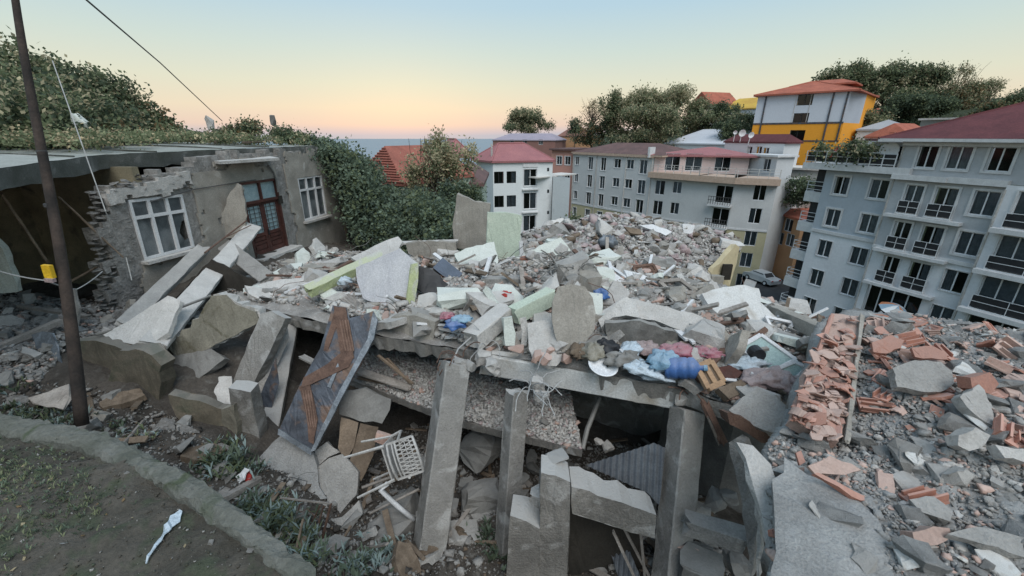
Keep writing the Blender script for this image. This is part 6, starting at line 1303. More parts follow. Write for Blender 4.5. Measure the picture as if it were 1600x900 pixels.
simple('white_small_house', 'small white gabled house below the trees right of the orange block', 1352, 1425, 54, 50, (214,213), -5, wp, 'roofor', 1.6, 7, [(1392,213),(1402,213)], inset=.2, wsz=(.6,.9))
simple('metal_roof_house', 'long low house with grey metal sheet roof behind the terrace', 1340, 1432, 62, 58, (203,200), -5, wp, mat('roof_sheet_grey', (.40,.41,.43), (.33,.34,.36), .4), 1.3, 7, inset=.2)
simple('brown_wall_house', 'grey-brown flat building peeking over the maroon roof', 1440, 1535, 60, 55, (187,186), -4, paint('wall_grey_brown', (.22,.22,.20)), 'concl', .3, 8, flat=True)
simple('hill_house', 'small red roofed house among the hillside trees', 1350, 1395, 74, 72, (180,180), -2, op, 'roofor', 1.3, 6)
r_, f_ = simple('striped_roof_house', 'white gabled house with rainbow striped roof on the ridge', 1078, 1112, 92, 86, (166,162), -2, wp, 'roofor', 2.6, 7, inset=.0)
simple('yellow_roof_house', 'white house with orange and yellow striped roof on the ridge', 1124, 1196, 88, 80, (172,167), -2, wp, mat('roof_yellow', (.62,.42,.08), (.5,.30,.07), .3), 2.2, 8, [(1133,176),(1138,176),(1152,178)], inset=.2, wsz=(.9,1.3))
def stripes(nm, cols):
    o = bpy.data.objects[nm]; rf = [c for c in o.children if c.name.split('.')[0] == 'roof'][0]; me = rf.data
    f = min(me.polygons, key=lambda p: (o.location+p.center).length); v = [me.vertices[i].co.copy() for i in f.vertices]; v.sort(key=lambda p: p.z); lo = sorted(v[:2], key=lambda p: p.x); hi = sorted(v[2:], key=lambda p: p.x); hi = hi if len(hi) == 2 else [hi[0], hi[0]]; n = Vector(f.normal); n = n if n.z > 0 else -n
    K = len(cols)
    for k in range(K):
        a, b = k/K, (k+.8)/K; mb = MB(); mb.prism([lo[0].lerp(lo[1], a)+n*.06, lo[0].lerp(lo[1], b)+n*.06, hi[0].lerp(hi[1], b)+n*.06, hi[0].lerp(hi[1], a)+n*.06], n, .05); mb.build('roof_stripe', cols[k], o)
cy, cg, cr_ = mat('paint_stripe_yellow', (.66,.46,.08), (.6,.4,.07)), mat('paint_stripe_green', (.16,.34,.12), (.12,.28,.1)), mat('paint_stripe_red', (.5,.07,.05), (.42,.06,.05))
stripes('striped_roof_house', [cg, cy, cr_, 'lblue', cy, cr_, cg]); stripes('yellow_roof_house', ['roofor', cy, 'roofor', cy, cy, 'roofor', cy, 'roofor', cy])
simple('far_hill_house', 'long low red-brown roofed building on the far left slope', 872, 925, 120, 118, (212,212), -14, op, mat('roof_far_brown', (.28,.15,.12), (.22,.12,.1), .3), 3.2, 12, inset=.2)
simple('street_house', 'ochre house with orange roof down beside the street', 1206, 1256, 56, 50, (332,338), -22, op, 'roofor', .8, 7, [(1218,350),(1232,352),(1218,372),(1234,375)], over=.6, inset=.3, wsz=(1.5,1.6))
for i, (u, v, d, s) in enumerate([(1149,207,60,.28), (1160,208,60,.5), (1174,211,58,.42)]):
    mb = MB(); n = 12; vs = [(0, .15, 0)]+[(s*math.cos(2*math.pi*j/n), 0, s*math.sin(2*math.pi*j/n)) for j in range(n)]; mb.add(vs, [(0, 1+j, 1+(j+1) % n) for j in range(n)]); mb.tube([(0, .1, 0), (0, .1, -1.3)], .05, 5); o = mb.build('satellite_dish', 'pvc'); o.location = P(u, v, d); o.rotation_euler = (.2, 0, -.3+i*.2); tag(o, ['small dish, leftmost of three above the maroon roof house', 'largest dish, middle of three above the maroon roof house', 'dish behind the right end of the maroon roof'][i], 'satellite dish')
# chimneys on the lilac building
# ---------------- street and cars
pz = -17.5
def street():
    q = [P(1190,330,75), P(1262,330,66), P(1262,470,36), P(1178,470,40)]; pts = []
    mb = MB(); a = PZ(1196,372,-17.6); 
    L = [PZ(1190,372,-17.6), PZ(1192,420,-17.6), PZ(1170,470,-17.6), PZ(1150,520,-17.6)]; R = [PZ(1262,372,-17.6), PZ(1262,420,-17.6), PZ(1262,470,-17.6), PZ(1262,520,-17.6)]
    vs = []
    for l, r in zip(L, R): vs += [l, r]
    mb.add(vs, [(2*i, 2*i+1, 2*i+3, 2*i+2) for i in range(3)]); tag(mb.build('road', 'asphalt', fix=False), None, None, None, 'structure')
    mb = MB()
    for l, l2 in zip(L[:-1], L[1:]): mb.prism([l+Vector((-1.6, 0, .14)), l+Vector((0, 0, .14)), l2+Vector((0, 0, .14)), l2+Vector((-1.6, 0, .14))], Vector((0, 0, 1)), .3)
    tag(mb.build('pavement', 'concl'), None, None, None, 'structure')
street()
def car(label, u, v, rz, paintm):
    p = PZ(u, v, -17.55); root = empty('parked_car', p, rz); tag(root, label, 'car', 'cars parked in the street'); w = 1.7
    prof = [(-2.1,.3), (-2.12,.75), (-1.95,.9), (-1.2,.95), (-.75,1.4), (.75,1.42), (1.25,.98), (1.95,.86), (2.12,.6), (2.1,.3)]; mb = MB(); n = len(prof)
    def wd(z): return w/2 if z < 1 else w/2*.8
    mb.add([(x, -wd(z), z) for x, z in prof]+[(x, wd(z), z) for x, z in prof], [(i, (i+1) % n, n+(i+1) % n, n+i) for i in range(n)]+[tuple(range(n))[::-1], tuple(range(n, 2*n))]); mb.build('body', paintm, root)
    mb = MB(); 
    for s in (-1, 1): mb.add([(-1.05, s*.80, .99), (-.72, s*.72, 1.34), (.7, s*.72, 1.35), (1.1, s*.80, 1.0)], [(0, 1, 2, 3)])
    mb.add([(-1.22, -.66, .99), (-1.22, .66, .99), (-.8, .6, 1.37), (-.8, -.6, 1.37)], [(0, 1, 2, 3)]); mb.add([(1.28, -.66, 1.0), (1.28, .66, 1.0), (.8, .6, 1.40), (.8, -.6, 1.40)], [(0, 1, 2, 3)]); mb.build('windows', 'black', root, fix=False)
    for x in (-1.3, 1.3):
        for s in (-1, 1): mb = MB(); mb.tube([(x, s*.72, .32), (x, s*.9, .32)], .32, 14); wl = mb.build('wheel', 'black', root); mb = MB(); mb.tube([(x, s*.9, .32), (x, s*.915, .32)], .18, 10); mb.build('rim', 'pvc', wl)
    for s in (-1, 1): mb = MB(); mb.box((2.1, s*.6, .68), (.08, .3, .14)); mb.build('headlight', 'pvc', root); mb = MB(); mb.box((-2.1, s*.62, .75), (.06, .28, .16)); mb.build('tail_light', 'red', root)
car('dark red car parked at the far end of the street', 1215, 400, .3, mat('car_red', (.30,.02,.04), (.25,.02,.03), 1, rough=.3, bump=0, spec=.6))
car('pale silver car in the street beside the yellow block corner', 1188, 440, 1.9, mat('car_silver', (.5,.52,.53), (.45,.47,.48), 1, rough=.3, bump=0, spec=.6))
# ---------------- collapsed yellow building behind the rubble field
HF = RBF(ctr([(820,362,-3.0),(880,368,-3.2),(900,395,-3.4),(940,352,-3.0),(985,348,-3.2),(1040,360,-3.6),(1090,368,-3.9),(1148,380,-4.6),(950,405,-3.6),(1040,408,-4.2),(1105,432,-4.9),(1000,425,-3.9)])+[(4,26,-5),(12,26,-6),(-2,20,-5)], .02)
def Hf(x, y): return HF(x, y)+fbm(x, y, 1.6, 4)*.55
def far_pile():
    root = empty('collapsed_building', (6, 15, -4.5)); tag(root, 'collapsed yellow building reduced to a heap of pale rubble behind the field', 'collapsed building')
    V, q = grid(lambda X, Y: Hf(X, Y)+fbm(X, Y, .3, 3)*.2, np.arange(-2, 14, .11), np.arange(9.5, 26, .11)); c = V[q].mean(1); uu, vv, dd = proj(c[:, 0], c[:, 1], c[:, 2]); PF = [(815,366),(880,350),(940,338),(1000,336),(1060,346),(1150,372),(1150,392),(1114,424),(1110,440),(1000,432),(880,418),(815,385)]
    wob = fbm(c[:, 0], c[:, 1], .6, 3)*14; q = q[np.array([inpoly(a+w, b, PF) for a, b, w in zip(uu, vv, wob)])]
    o = link('rubble_bed', npmesh('rubble_bed', V-np.array([6, 15, -4.5]), q), mat('grit_pale', (.46,.435,.41), (.30,.285,.27), 1.6, bump=1, fine=18, bd=.1, c3=(.5,.40,.37), s3=3, t3=.6), root); o['kind'] = 'stuff'
    yw = paint('paint_cream', (.52,.44,.28)); 
    for pl, b, yaw, tilt in (([(1110,430),(1116,418),(1150,382),(1156,386),(1150,412),(1140,446),(1120,440)], (1120,440,-5.2), 30, 2), ([(1030,430),(1110,436),(1118,446),(1060,446),(1028,440)], (1060,446,-4.6), 10, 10)):
        s = S('wall_remnant', None, None, pl, b, yaw, tilt, .2, yw, parent=root, step=.3, amp=.06, rough=.02); s.location = -Vector(root.location)
    for a, b in (((1030,419,-3.9),(1110,441,-4.6)), ((1068,436,-4.0),(1125,437,-4.6))): s = beam_mesh('roof_beam', PZ(*a)-root.location, PZ(*b)-root.location, .25, .3).build('roof_beam', 'wood' if a[0] < 1050 else 'tan', root)
    w = MB(); p = PZ(1135,425,-4.8)-root.location; w.box(p, (.35, .1, .6)); w.build('window_gap_shade', 'dark', root)  # solid dark box paints the shade of a window hole
    # storey block beneath the heap
    mb = MB(); 
    pts = [PZ(890,425,-4.4), PZ(1118,446,-5.6), PZ(1152,388,-5.4)+Vector((0, 0, 0)), PZ(960,355,-5.0)]
    mb.add([(p.x-6, p.y-15, z+4.5) for z in (-17, -5.9) for p in pts], [(0, 1, 5, 4), (1, 2, 6, 5), (2, 3, 7, 6), (3, 0, 4, 7), (4, 5, 6, 7)]); mb.build('lower_storeys', yw, root)
    for lb, pl, b in (('white boards', [(900,350),(940,345),(944,356),(905,360)], (905,360,-3.2)), ):
        pass
far_pile()
for lb, pl, b, yaw, tilt, m in [('white fallen ceiling panel on the far heap, left one', [(1000,352),(1020,350),(1050,362),(1040,368)], (1040,368,-3.5), 0, 55, 'white'), ('white fallen ceiling panel on the far heap, right one', [(1066,350),(1086,352),(1082,366),(1068,364)], (1082,366,-3.8), 0, 20, 'white'),
    ('dark broken board lying on the far heap', [(975,354),(1000,358),(1004,366),(985,364)], (1004,366,-3.3), 0, 40, 'wood'), ('rose plaster slab near the corner of the far heap', [(1100,372),(1150,378),(1140,388),(1108,384)], (1140,388,-4.4), 0, 55, 'rose')]:
    S('ceiling_panel' if m == 'white' else 'masonry_fragment', lb, 'panel', pl, b, yaw, tilt, .08, m, step=.2, amp=.03)
# ================================================================== vegetation
def leaves(name, centers, n, size, mats, parent=None, spread=None, aspect=.55, hang=0, seed=0, weights=None):
    """centers: list of (point, (rx, ry, rz)); many small leaf faces in clumps"""
    R = np.random.RandomState(seed+5); vol = np.array([c[1][0]*c[1][1]*c[1][2] for c in centers])**.67; pr = vol/vol.sum()
    cl = []; per = 18; m = max(1, n//per)
    pick = R.choice(len(centers), m, p=pr)
    P0 = np.array([list(centers[i][0]) for i in pick]); RR = np.array([centers[i][1] for i in pick]); d = R.normal(size=(m, 3)); d /= np.linalg.norm(d, axis=1)[:, None]; rad = R.uniform(.12, 1.0, (m, 1))**.5
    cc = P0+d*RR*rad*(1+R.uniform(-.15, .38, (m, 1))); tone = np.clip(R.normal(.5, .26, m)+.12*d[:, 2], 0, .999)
    cr = size*R.uniform(2.2, 6.0, m)
    idx = np.repeat(np.arange(m), per); N_ = len(idx); off = R.normal(size=(N_, 3))*.5; c = cc[idx]+off*cr[idx][:, None]; c[:, 2] -= hang*np.abs(R.normal(size=N_))*cr[idx]
    a = R.normal(size=(N_, 3)); a /= np.linalg.norm(a, axis=1)[:, None]; up = np.array([0, -.3, .8])+R.normal(size=(N_, 3))*.55; b = np.cross(a, up); b /= np.linalg.norm(b, axis=1)[:, None]+1e-9
    s = size*R.uniform(.6, 1.3, (N_, 1)); V = np.stack([c-a*s, c-b*s*aspect, c+a*s, c+b*s*aspect], 1).reshape(-1, 3); Fq = np.arange(N_*4).reshape(-1, 4)
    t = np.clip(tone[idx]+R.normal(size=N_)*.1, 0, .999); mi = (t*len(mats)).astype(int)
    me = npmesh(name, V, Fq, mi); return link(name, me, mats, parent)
def limb(mb, a, b, r0, r1, R, k=6, wob=.06):
    pts = []; L = (b-a).length
    for i in range(k+1): t = i/k; pts.append(a.lerp(b, t)+Vector((R.uniform(-1, 1), R.uniform(-1, 1), R.uniform(-.5, .5)))*L*wob*math.sin(t*3.1))
    mb.tube(pts, r0, 6, 0, r1); return pts
def tree(label, u, vtop, vbot, d, wpx, leafn, size, mats, seed=0, bare=False, group=None, name='tree', clumps=9, trunkfrac=.3, ztrunk=None, lo=.3):
    R = random.Random(seed); top = P(u, vtop, d); bot = P(u, vbot, d); y = top.y; H = top.z-PY(u, vbot, y).z; w = wpx*d/F; base = PY(u, vbot, y); zb = base.z-(ztrunk or 0)
    root = empty(name, (base.x, base.y, zb)); tag(root, label, 'tree', group); mb = MB(); h0 = base.z-zb
    hub = Vector((0, 0, h0+H*trunkfrac)); limb(mb, Vector((0, 0, -1)), hub, max(.08, H*.03), H*.018, R); cs = []
    for k in range(clumps):
        a = 2*math.pi*k/clumps+R.uniform(-.4, .4); rr = R.uniform(.2, 1)*w*.52; zz = h0+H*(R.uniform(lo, .92)); zz -= (rr/(w*.52))**2*H*.10
        c = Vector((rr*math.cos(a), rr*math.sin(a)*.8, zz)); limb(mb, hub+Vector((0, 0, R.uniform(-.1, .1)*H)), c, H*.012, H*.004, R); cs.append((c, (w*R.uniform(.10, .20), w*R.uniform(.10, .19), H*R.uniform(.07, .14))))
    cs.append((Vector((0, 0, h0+H*.72)), (w*.22, w*.2, H*.2))); cs.append((Vector((R.uniform(-.1, .1)*w, 0, h0+H*.88)), (w*.15, w*.15, H*.10)))
    if bare:
        for k in range(70):
            a = R.uniform(0, 6.28); c = Vector((math.cos(a)*w*.5*R.random(), math.sin(a)*w*.4*R.random(), h0+H*R.uniform(.5, 1.0))); limb(mb, hub.lerp(c, .4), c, H*.004, H*.0015, R, 4, .12)
    mb.build('trunk', 'bark', root); leaves('crown', cs, leafn, size, mats, root, seed=seed); return root
LD, LM, LL, LO, LR = 'leaf_dark', 'leaf_mid', 'leaf_light', 'leaf_olive', 'leaf_rust'
mixA = [LD, LD, LM, LM, LO]; mixB = [LD, LM, LO, LL]; mixC = [LM, LO, LL, LO]; mixD = [LD, LD, LM]
T = [('lone round tree beyond the lilac roof', 818,171,216,130,62,9000,.42,[LD,LM,LO],1,5), ('small dark conifer-like tree right of the lone round tree', 898,186,216,110,16,1200,.35,mixD,2,4),
 ('dark bush tree at the left of the big tree group', 922,192,224,88,44,3000,.32,[LD,LD,LR,LM],3,4), ('bare branching tree sticking up at the left of the big tree group', 925,152,215,90,46,500,.25,[LR,LO],4,4),
 ('tall ivy-clad tree, leftmost in the big tree group', 954,138,228,84,36,5200,.30,[LD,LM,LM,LO],5,4), ('broad olive-green tree behind the ivy-clad one', 990,139,224,84,66,10000,.32,mixC,6,4), ('broad tree in the middle of the big group', 1040,134,228,82,68,10500,.32,[LM,LO,LO,LL],7,4),
 ('lower olive tree in front of the middle group', 1012,165,232,78,74,9000,.30,mixB,8,3), ('airy tree at the right of the big group', 1088,154,226,80,60,6500,.28,[LO,LM,LL],9,4), ('dark tree beside the striped roofs', 1120,160,218,78,40,5000,.28,mixD,10,4), ('dark shrubby tree before the yellow roof house', 1160,180,216,72,46,5000,.26,mixA,11,3),
 ('small tree between orange block and maroon roof house', 1140,190,218,70,40,3000,.26,mixD,12,3),
 ('tall dark tree just right of the orange roof', 1318,98,196,82,76,12000,.34,mixA,20,5), ('largest dark tree on the right hill', 1372,96,200,80,92,16000,.34,mixA,21,5), ('dark tree right of the largest hill tree', 1425,104,196,80,80,12000,.34,mixA,22,5),
 ('thin half bare tree on the right hill', 1480,96,190,80,60,2500,.26,[LR,LO,LM],23,4), ('rust-tinged tree further right on the hill', 1500,128,196,76,60,5000,.28,[LR,LM,LO],24,4), ('sparse small tree against the sky at the right', 1530,122,188,76,34,1600,.24,[LM,LO],25,4),
 ('low dark tree mass under the largest hill tree', 1400,150,206,72,80,9000,.3,mixD,26,3), ('dark tree cut by the right border on the ridge', 1590,140,192,66,70,8000,.28,mixA,27,4), ('mid green tree before the right ridge', 1546,160,196,66,50,4500,.28,[LD,LM,LR],28,4), ('bushy tree beside the small white house', 1350,178,206,66,50,4500,.26,mixB,29,3), ('dark tree behind the brown flat building', 1460,158,196,70,60,6500,.28,mixD,30,3)]
for i, (lb, u, vt, vb, d, w, n, s, ms, sd, cl) in enumerate(T):
    tree(lb, u, vt, vb, d, w*(1.3 if 940 < u < 1120 else 1.1), int(n*1.45), s*.68, ms, sd, bare='bare' in lb or 'airy' in lb or 'sparse' in lb, clumps=cl*4 if 900 < u < 1165 else cl*3, ztrunk=4, lo=.08 if 900 < u < 1165 or u > 1330 else .3)
tree('half bare shrub tree with thin twigs between the red tiles and the white house', 690, 205, 390, 22, 105, 9000, .085, [LM,LO,LO,LL,'leaf_dry'], 40, True, clumps=14, trunkfrac=.2)
tree('dark green shrub tree right behind the tan panel', 726, 280, 390, 19, 62, 6000, .075, ['leaf_ivy_dark',LD,LM,'leaf_ivy'], 41, clumps=12, trunkfrac=.15)
def blobs(name, label, cat, bl, n, size, mats, seed=0, hang=.3, kind=None, asp=.6):
    cs = [(P(u, v, d), (rx, ry, rz)) for u, v, d, rx, ry, rz in bl]; c0 = sum((c[0] for c in cs), Vector())/len(cs); c0.z = min(c[0].z-c[1][2] for c in cs)
    root = empty(name, c0); tag(root, label, cat, None, kind); cs = [(c[0]-c0, c[1]) for c in cs]; leaves('foliage', cs, n, size, mats, root, hang=hang, seed=seed, aspect=asp)
    mb = MB(); R = random.Random(seed)
    for c in cs:
        for k in range(2): limb(mb, Vector((c[0].x*.7, c[0].y*.7, 0)), c[0]+Vector((R.uniform(-.3, .3)*c[1][0], 0, R.uniform(-.2, .3)*c[1][2])), .04, .015, R)
    mb.build('stems', 'bark', root); return root
IV = ['leaf_ivy_dark', 'leaf_ivy', 'leaf_ivy', LM]
blobs('ivy', 'dense green ivy draping over the right end of the damaged house', 'ivy', [(515,236,15.5,.5,.9,.4),(545,262,15.5,.6,.8,.7),(562,298,15.5,.65,.9,1.0),(580,335,15.5,.7,.9,.9),(588,362,15.5,.6,.8,.6),(572,280,16.5,.6,.7,.8),(490,224,15.5,.6,.7,.16)], 26000, .07, IV, 50, .6)
blobs('shrub', 'mass of shrubs behind the low tan wall, left part', 'shrub', [(598,335,17,1.1,1.2,1.1),(610,372,16,1.0,1,.6),(640,352,17.5,1.1,1.1,1.0),(592,310,18,.8,1,.6)], 18000, .075, IV+[LD], 51)
blobs('shrub', 'mass of dark shrubs behind the tan upright panel', 'shrub', [(676,352,17,1.1,1.1,1.0),(706,348,18,.8,1.0,1.0),(700,372,15.5,.8,.8,.5),(655,322,19,.9,1,.7)], 15000, .075, ['leaf_ivy_dark',LD,'leaf_ivy',LM], 52)
# hillside bush at the left
blobs('thicket', 'steep overgrown thicket rising at the top left, front part', 'thicket', [(30,195,10,1.4,1.3,.8),(100,188,12,1.5,1.5,.8),(60,155,13,1.8,1.5,.9),(160,192,13,1.2,1.3,.5),(10,165,11,1.4,1.3,.9)], 32000, .065, mixA+[LD], 53)
blobs('thicket', 'wispy taller bushes on top of the left thicket', 'thicket', [(10,108,13,1.1,1.3,.7),(50,118,13.5,.8,1.1,.5),(95,122,14,1.0,1.2,.45),(145,128,14.5,.9,1.1,.35),(172,148,15,.8,1.1,.35),(120,150,14,1.3,1.3,.6)], 13000, .07, mixA, 54)
blobs('thicket', 'reddish tail of the thicket sloping down to the roof', 'thicket', [(195,180,16,1.0,1.2,.5),(225,196,17,.9,1.1,.25),(190,202,14,1.2,1.2,.22),(130,205,12,1.4,1,.2),(250,200,16.5,.4,.6,.18)], 15000, .08, [LD,LM,LR,LM], 55)
blobs('bush', 'small round bush on the roof left of the second white cap', 'bush', [(378,203,15,.55,.5,.13),(390,196,15,.35,.4,.16),(358,208,15,.5,.5,.08)], 4000, .05, mixA+[LR], 56)
blobs('bush', 'small bush on the roof at the right chimney cap', 'bush', [(440,207,15,.35,.5,.14),(470,214,15,.4,.5,.06),(455,212,15,.4,.6,.07)], 3000, .05, mixA, 57)
o = blobs('roof_weeds', 'low weeds growing along the back of the flat roof', 'weeds', [(260,213,14,2.0,.7,.07),(310,214,14,2.0,.7,.06),(360,217,14,1.6,.7,.05),(420,220,14,1.4,.5,.05),(210,213,12,1.6,.7,.08),(60,216,9,1.8,.7,.09),(130,215,10.5,1.8,.7,.09)], 14000, .04, [LM,LL,LM,'leaf_dry'], 58, 0, 'stuff')
for lb, u, v, d, s in (('white stone-like cap standing on the roof edge by the cable', 327, 192, 15, 1.0), ('grey cap stone on the roof at the small bush, right one', 427, 191, 15, .9)):
    me = chunk_mesh('chimney_cap', .28, .2, .5, 16, True, .02); o = link('chimney_cap', me, 'concl' if 'white' in lb else 'concd'); o.location = P(u, v, d); o.scale = (s, s, s*1.05); tag(o, lb, 'chimney cap')
lump('pale_cloth_heap', 'pale torn sheet caught in the thicket at the left', 'sheet', 128, 196, -.05, 0, 0, 0, 'mint'); bpy.data.objects['pale_cloth_heap'].location = P(128, 192, 10.2); bpy.data.objects['pale_cloth_heap'].scale = (.35, .25, .45)
# dark greenery beyond the street, on the slope
blobs('bush', 'dark bushes on the slope below the orange block', 'bush', [(1254,288,50,1.4,2,.7),(1240,308,52,1.6,2,.7),(1260,303,50,1.2,2,.7)], 4500, .14, mixD, 60)
blobs('terrace_plants', 'potted shrubs and small tree on the roof terrace', 'potted plants', [(1282,232,36,.5,.5,.5),(1330,232,34,.9,.5,.6),(1350,236,33,.8,.5,.5),(1310,240,35,.8,.4,.35),(1375,238,32.5,.8,.4,.5)], 2600, .12, mixA, 61)
mb = MB(); A0, B0 = P(1296,246,35), P(1308,228,35); mb.prism([A0, A0+Vector((.15, 0, .05)), B0+Vector((.45, 0, 0)), B0], Vector((0, -1, 0)), .03); tag(mb.build('red_banner', 'red'), 'small red cloth leaning over the terrace plants', 'cloth')
blobs('bush', 'bush tucked behind the white house annex', 'bush', [(895,352,45,.9,.9,.8)], 1200, .16, mixD, 62)
# weeds in the ditch, on the bank
def weeds(name, label, pts, n, size, mats, seed, hgt=.18, kind=None):
    R = np.random.RandomState(seed); V = []; Q = []; MI = []; b = 0
    for i in range(n):
        p = pts[R.randint(len(pts))]; c = Vector(p)+Vector((R.normal()*.12, R.normal()*.12, 0)); k = R.randint(4, 8); tone = R.randint(len(mats))
        for j in range(k):
            a = R.uniform(0, 6.28); h = hgt*R.uniform(.4, 1.2); o = Vector((math.cos(a), math.sin(a), 0)); tip = c+o*h*.7+Vector((0, 0, h*R.uniform(.5, 1))); mid = c+o*h*.35+Vector((0, 0, h*.6)); s = Vector((-o.y, o.x, 0))*size
            V += [tuple(c), tuple(mid-s), tuple(tip), tuple(mid+s)]; Q.append((b, b+1, b+2, b+3)); b += 4; MI.append(tone)
    c0 = np.array(V).mean(0); c0[2] = min(v[2] for v in V); o = link(name, npmesh(name, np.array(V)-c0, Q, MI), mats); o.location = c0; tag(o, label, 'weeds', None, kind); return o
def onG(u, v, fn, z0):
    p = PZ(u, v, z0)
    for _ in range(6): p = PZ(u, v, float(fn(np.array(p.x), np.array(p.y))))
    return p
weeds('weed_clump', 'dark leafy weeds growing at the foot of the brown wall stump', [onG(u, v, Hground, -4.5) for u, v in ((330,715),(350,722),(372,725),(340,735),(385,735),(360,705),(320,730))], 150, .013, ['leaf_ivy', LM, 'leaf_silver', LD], 1, .16)
weeds('weed_clump', 'silvery green weeds around the rusty table frame', [onG(u, v, Hground, -4.8) for u, v in ((400,800),(430,820),(450,840),(470,860),(440,800),(410,825),(460,825),(385,800),(480,880))], 260, .012, ['leaf_silver', 'leaf_ivy', LM], 2, .18)
weeds('weed_clump', 'weeds at the bottom border left of the tall column foot', [onG(u, v, Hground, -5) for u, v in ((560,885),(590,880),(610,870),(530,895),(570,895))], 110, .012, ['leaf_silver', 'leaf_ivy'], 3, .14)
weeds('weed_clump', 'pale weeds by the kerb left of the pole foot', [onG(u, v, Hground, -3.6) for u, v in ((20,640),(50,650),(80,655),(30,655),(110,660),(10,610),(180,670),(210,690))], 190, .010, ['leaf_silver', 'leaf_ivy', LM, LD], 4, .11)
weeds('weed_clump', 'green growth against the slender column foot', [onG(u, v, Hground, -5) for u, v in ((770,830),(775,860),(765,845))], 50, .012, ['leaf_ivy', LD], 5, .14)
gp_ = []
for _ in range(6000):
    x, y = RNG.uniform(-7, -.5), RNG.uniform(.3, 3.7)
    if kerbdist(x, y) > .28 and float(fbm(x, y, .9, 3)) > -.14+RNG.uniform(0, .12): gp_.append((x, y, float(Hbank(np.array(x), np.array(y)))-.01))
o = weeds('grass', 'patchy short grass on the bank in the lower left', gp_, 13000, .003, [LM, LD, 'leaf_ivy', LL], 6, .042, 'stuff'); del o['category']
# ================================================================== scattered rubble
cv = [chunk_mesh('chunk', 1, random.uniform(.6, .95), random.uniform(.35, .7), random.randint(10, 16), True, .04) for _ in range(14)]
small = [chunk_mesh('bit', 1, random.uniform(.5, .95), random.uniform(.3, .8), 9, False) for _ in range(8)]
plates = [chunk_mesh('plate', 1, random.uniform(.5, .8), .14, 12, True, .015) for _ in range(5)]
def copy_mesh(me, m):
    k = me.name+m
    if k not in WCACHE: c = me.copy(); c.materials.clear(); c.materials.append(M[m]); WCACHE[k] = c
    return WCACHE[k]
def region(fn, poly, n, box, zb=0, bias=1.5, edgef=None):
    out = []; x0, x1, y0, y1 = box
    while len(out) < n:
        x = RNG.uniform(x0, x1, 4000); y = RNG.uniform(y0, y1, 4000)
        z = fn(x, y); u, v, d = proj(x, y, z); ok = RNG.rand(4000) < np.clip((2.2/np.maximum(d, .1)), 0, 1)**bias
        for a, b, c, uu, vv, o in zip(x, y, z, u, v, ok):
            if o and inpoly(uu, vv, poly) and (edgef is None or edgef(a, b)): out.append((a, b, c+zb))
            if len(out) >= n: break
    return out
def scatter(fn, poly, box, label, group, nbig, nsmall, smin, smax, mats, name='rubble_chunk', cat='rubble chunk', bias=1.5, bits=(.02, .07), bm=('concl', 'conc', 'terra2', 'concd'), edgef=None, platep=.25):
    pts = region(fn, poly, nbig, box, 0, bias, edgef)
    for p in pts:
        s = smin+(smax-smin)*RNG.rand()**2.4; me = (plates if RNG.rand() < platep else cv)[RNG.randint(5)]; m = mats[RNG.randint(len(mats))]; o = link(name, copy_mesh(me, m), None); o.location = (p[0], p[1], p[2]+s*.15); o.scale = (s, s, s*RNG.uniform(.7, 1.1)); o.rotation_euler = R3().to_euler(); tag(o, label, cat, group)
    if nsmall:
        pts = region(fn, poly, nsmall, box, 0, bias, edgef); sz = bits[0]+(bits[1]-bits[0])*RNG.rand(nsmall)**2.2; me = stuff_mesh('rubble', small, [(a, b, c+s*.2) for (a, b, c), s in zip(pts, sz)], sz, RNG.choice(len(bm), nsmall, p=np.array([.42, .33, .1, .15])[:len(bm)]/sum([.42, .33, .1, .15][:len(bm)])))
        o = link('rubble', me, list(bm)); tag(o, None, None, None, 'stuff')
DECK = [(385,455),(440,430),(500,402),(560,396),(640,402),(700,398),(815,405),(820,385),(870,372),(900,400),(1000,405),(1100,440),(1200,470),(1290,505),(1262,600),(1215,665),(1150,700),(1130,660),(1062,598),(900,565),(745,546),(640,515),(590,505),(480,478),(400,472)]
onedge = lambda x, y: y > np.interp(x, [-5.6, -5.3, -2.2, -.45, 2.15, 2.9, 6], [7.6, 7.4, 6.0, 5.42, 4.53, 3.9, 3.3])+.08
onall = lambda x, y: True
def medium(fn, poly, box, n, lo, hi, mats, zb=0, ef=None, bias=1.1):
    pts = region(fn, poly, n, box, 0, bias, ef); sz = lo+(hi-lo)*RNG.rand(n)**1.8; me = stuff_mesh('rubble', cv[:5]+plates[:2], [(a, b, c+s*.18) for (a, b, c), s in zip(pts, sz)], sz, RNG.choice(len(mats), n)); o = link('rubble', me, list(mats)); tag(o, None, None, None, 'stuff'); return o
FARP = [(815,366),(880,350),(940,338),(1000,336),(1060,346),(1150,372),(1145,392),(1114,424),(1000,432),(880,418)]
scatter(Hdeck, DECK, (-5.6, 8.5, 3.2, 14.5), 'broken concrete', 'chunks of the main rubble field', 215, 42000, .18, .66, ['conc', 'concl', 'concl', 'conc', 'tan', 'mint', 'concl', 'concd'], 'concrete_chunk', bias=1.15, bits=(.025, .11), edgef=onedge)
medium(Hdeck, DECK, (-5.6, 8.5, 3.2, 14.5), 2100, .09, .26, ('conc', 'concl', 'terra2', 'tan', 'concl'), ef=onedge)
scatter(lambda x, y: Hf(x, y), FARP, (-1, 13, 10, 25), 'pale rubble', 'chunks on the far heap', 85, 14000, .5, 1.1, ['concl', 'conc', 'tan', 'rose', 'concl'], 'concrete_chunk', bias=.6, bits=(.06, .25), bm=('concl', 'conc', 'rose', 'concd'))
medium(Hf, FARP, (-1, 13, 10, 25), 500, .25, .6, ('conc', 'concl', 'rose', 'wood'), bias=.6)
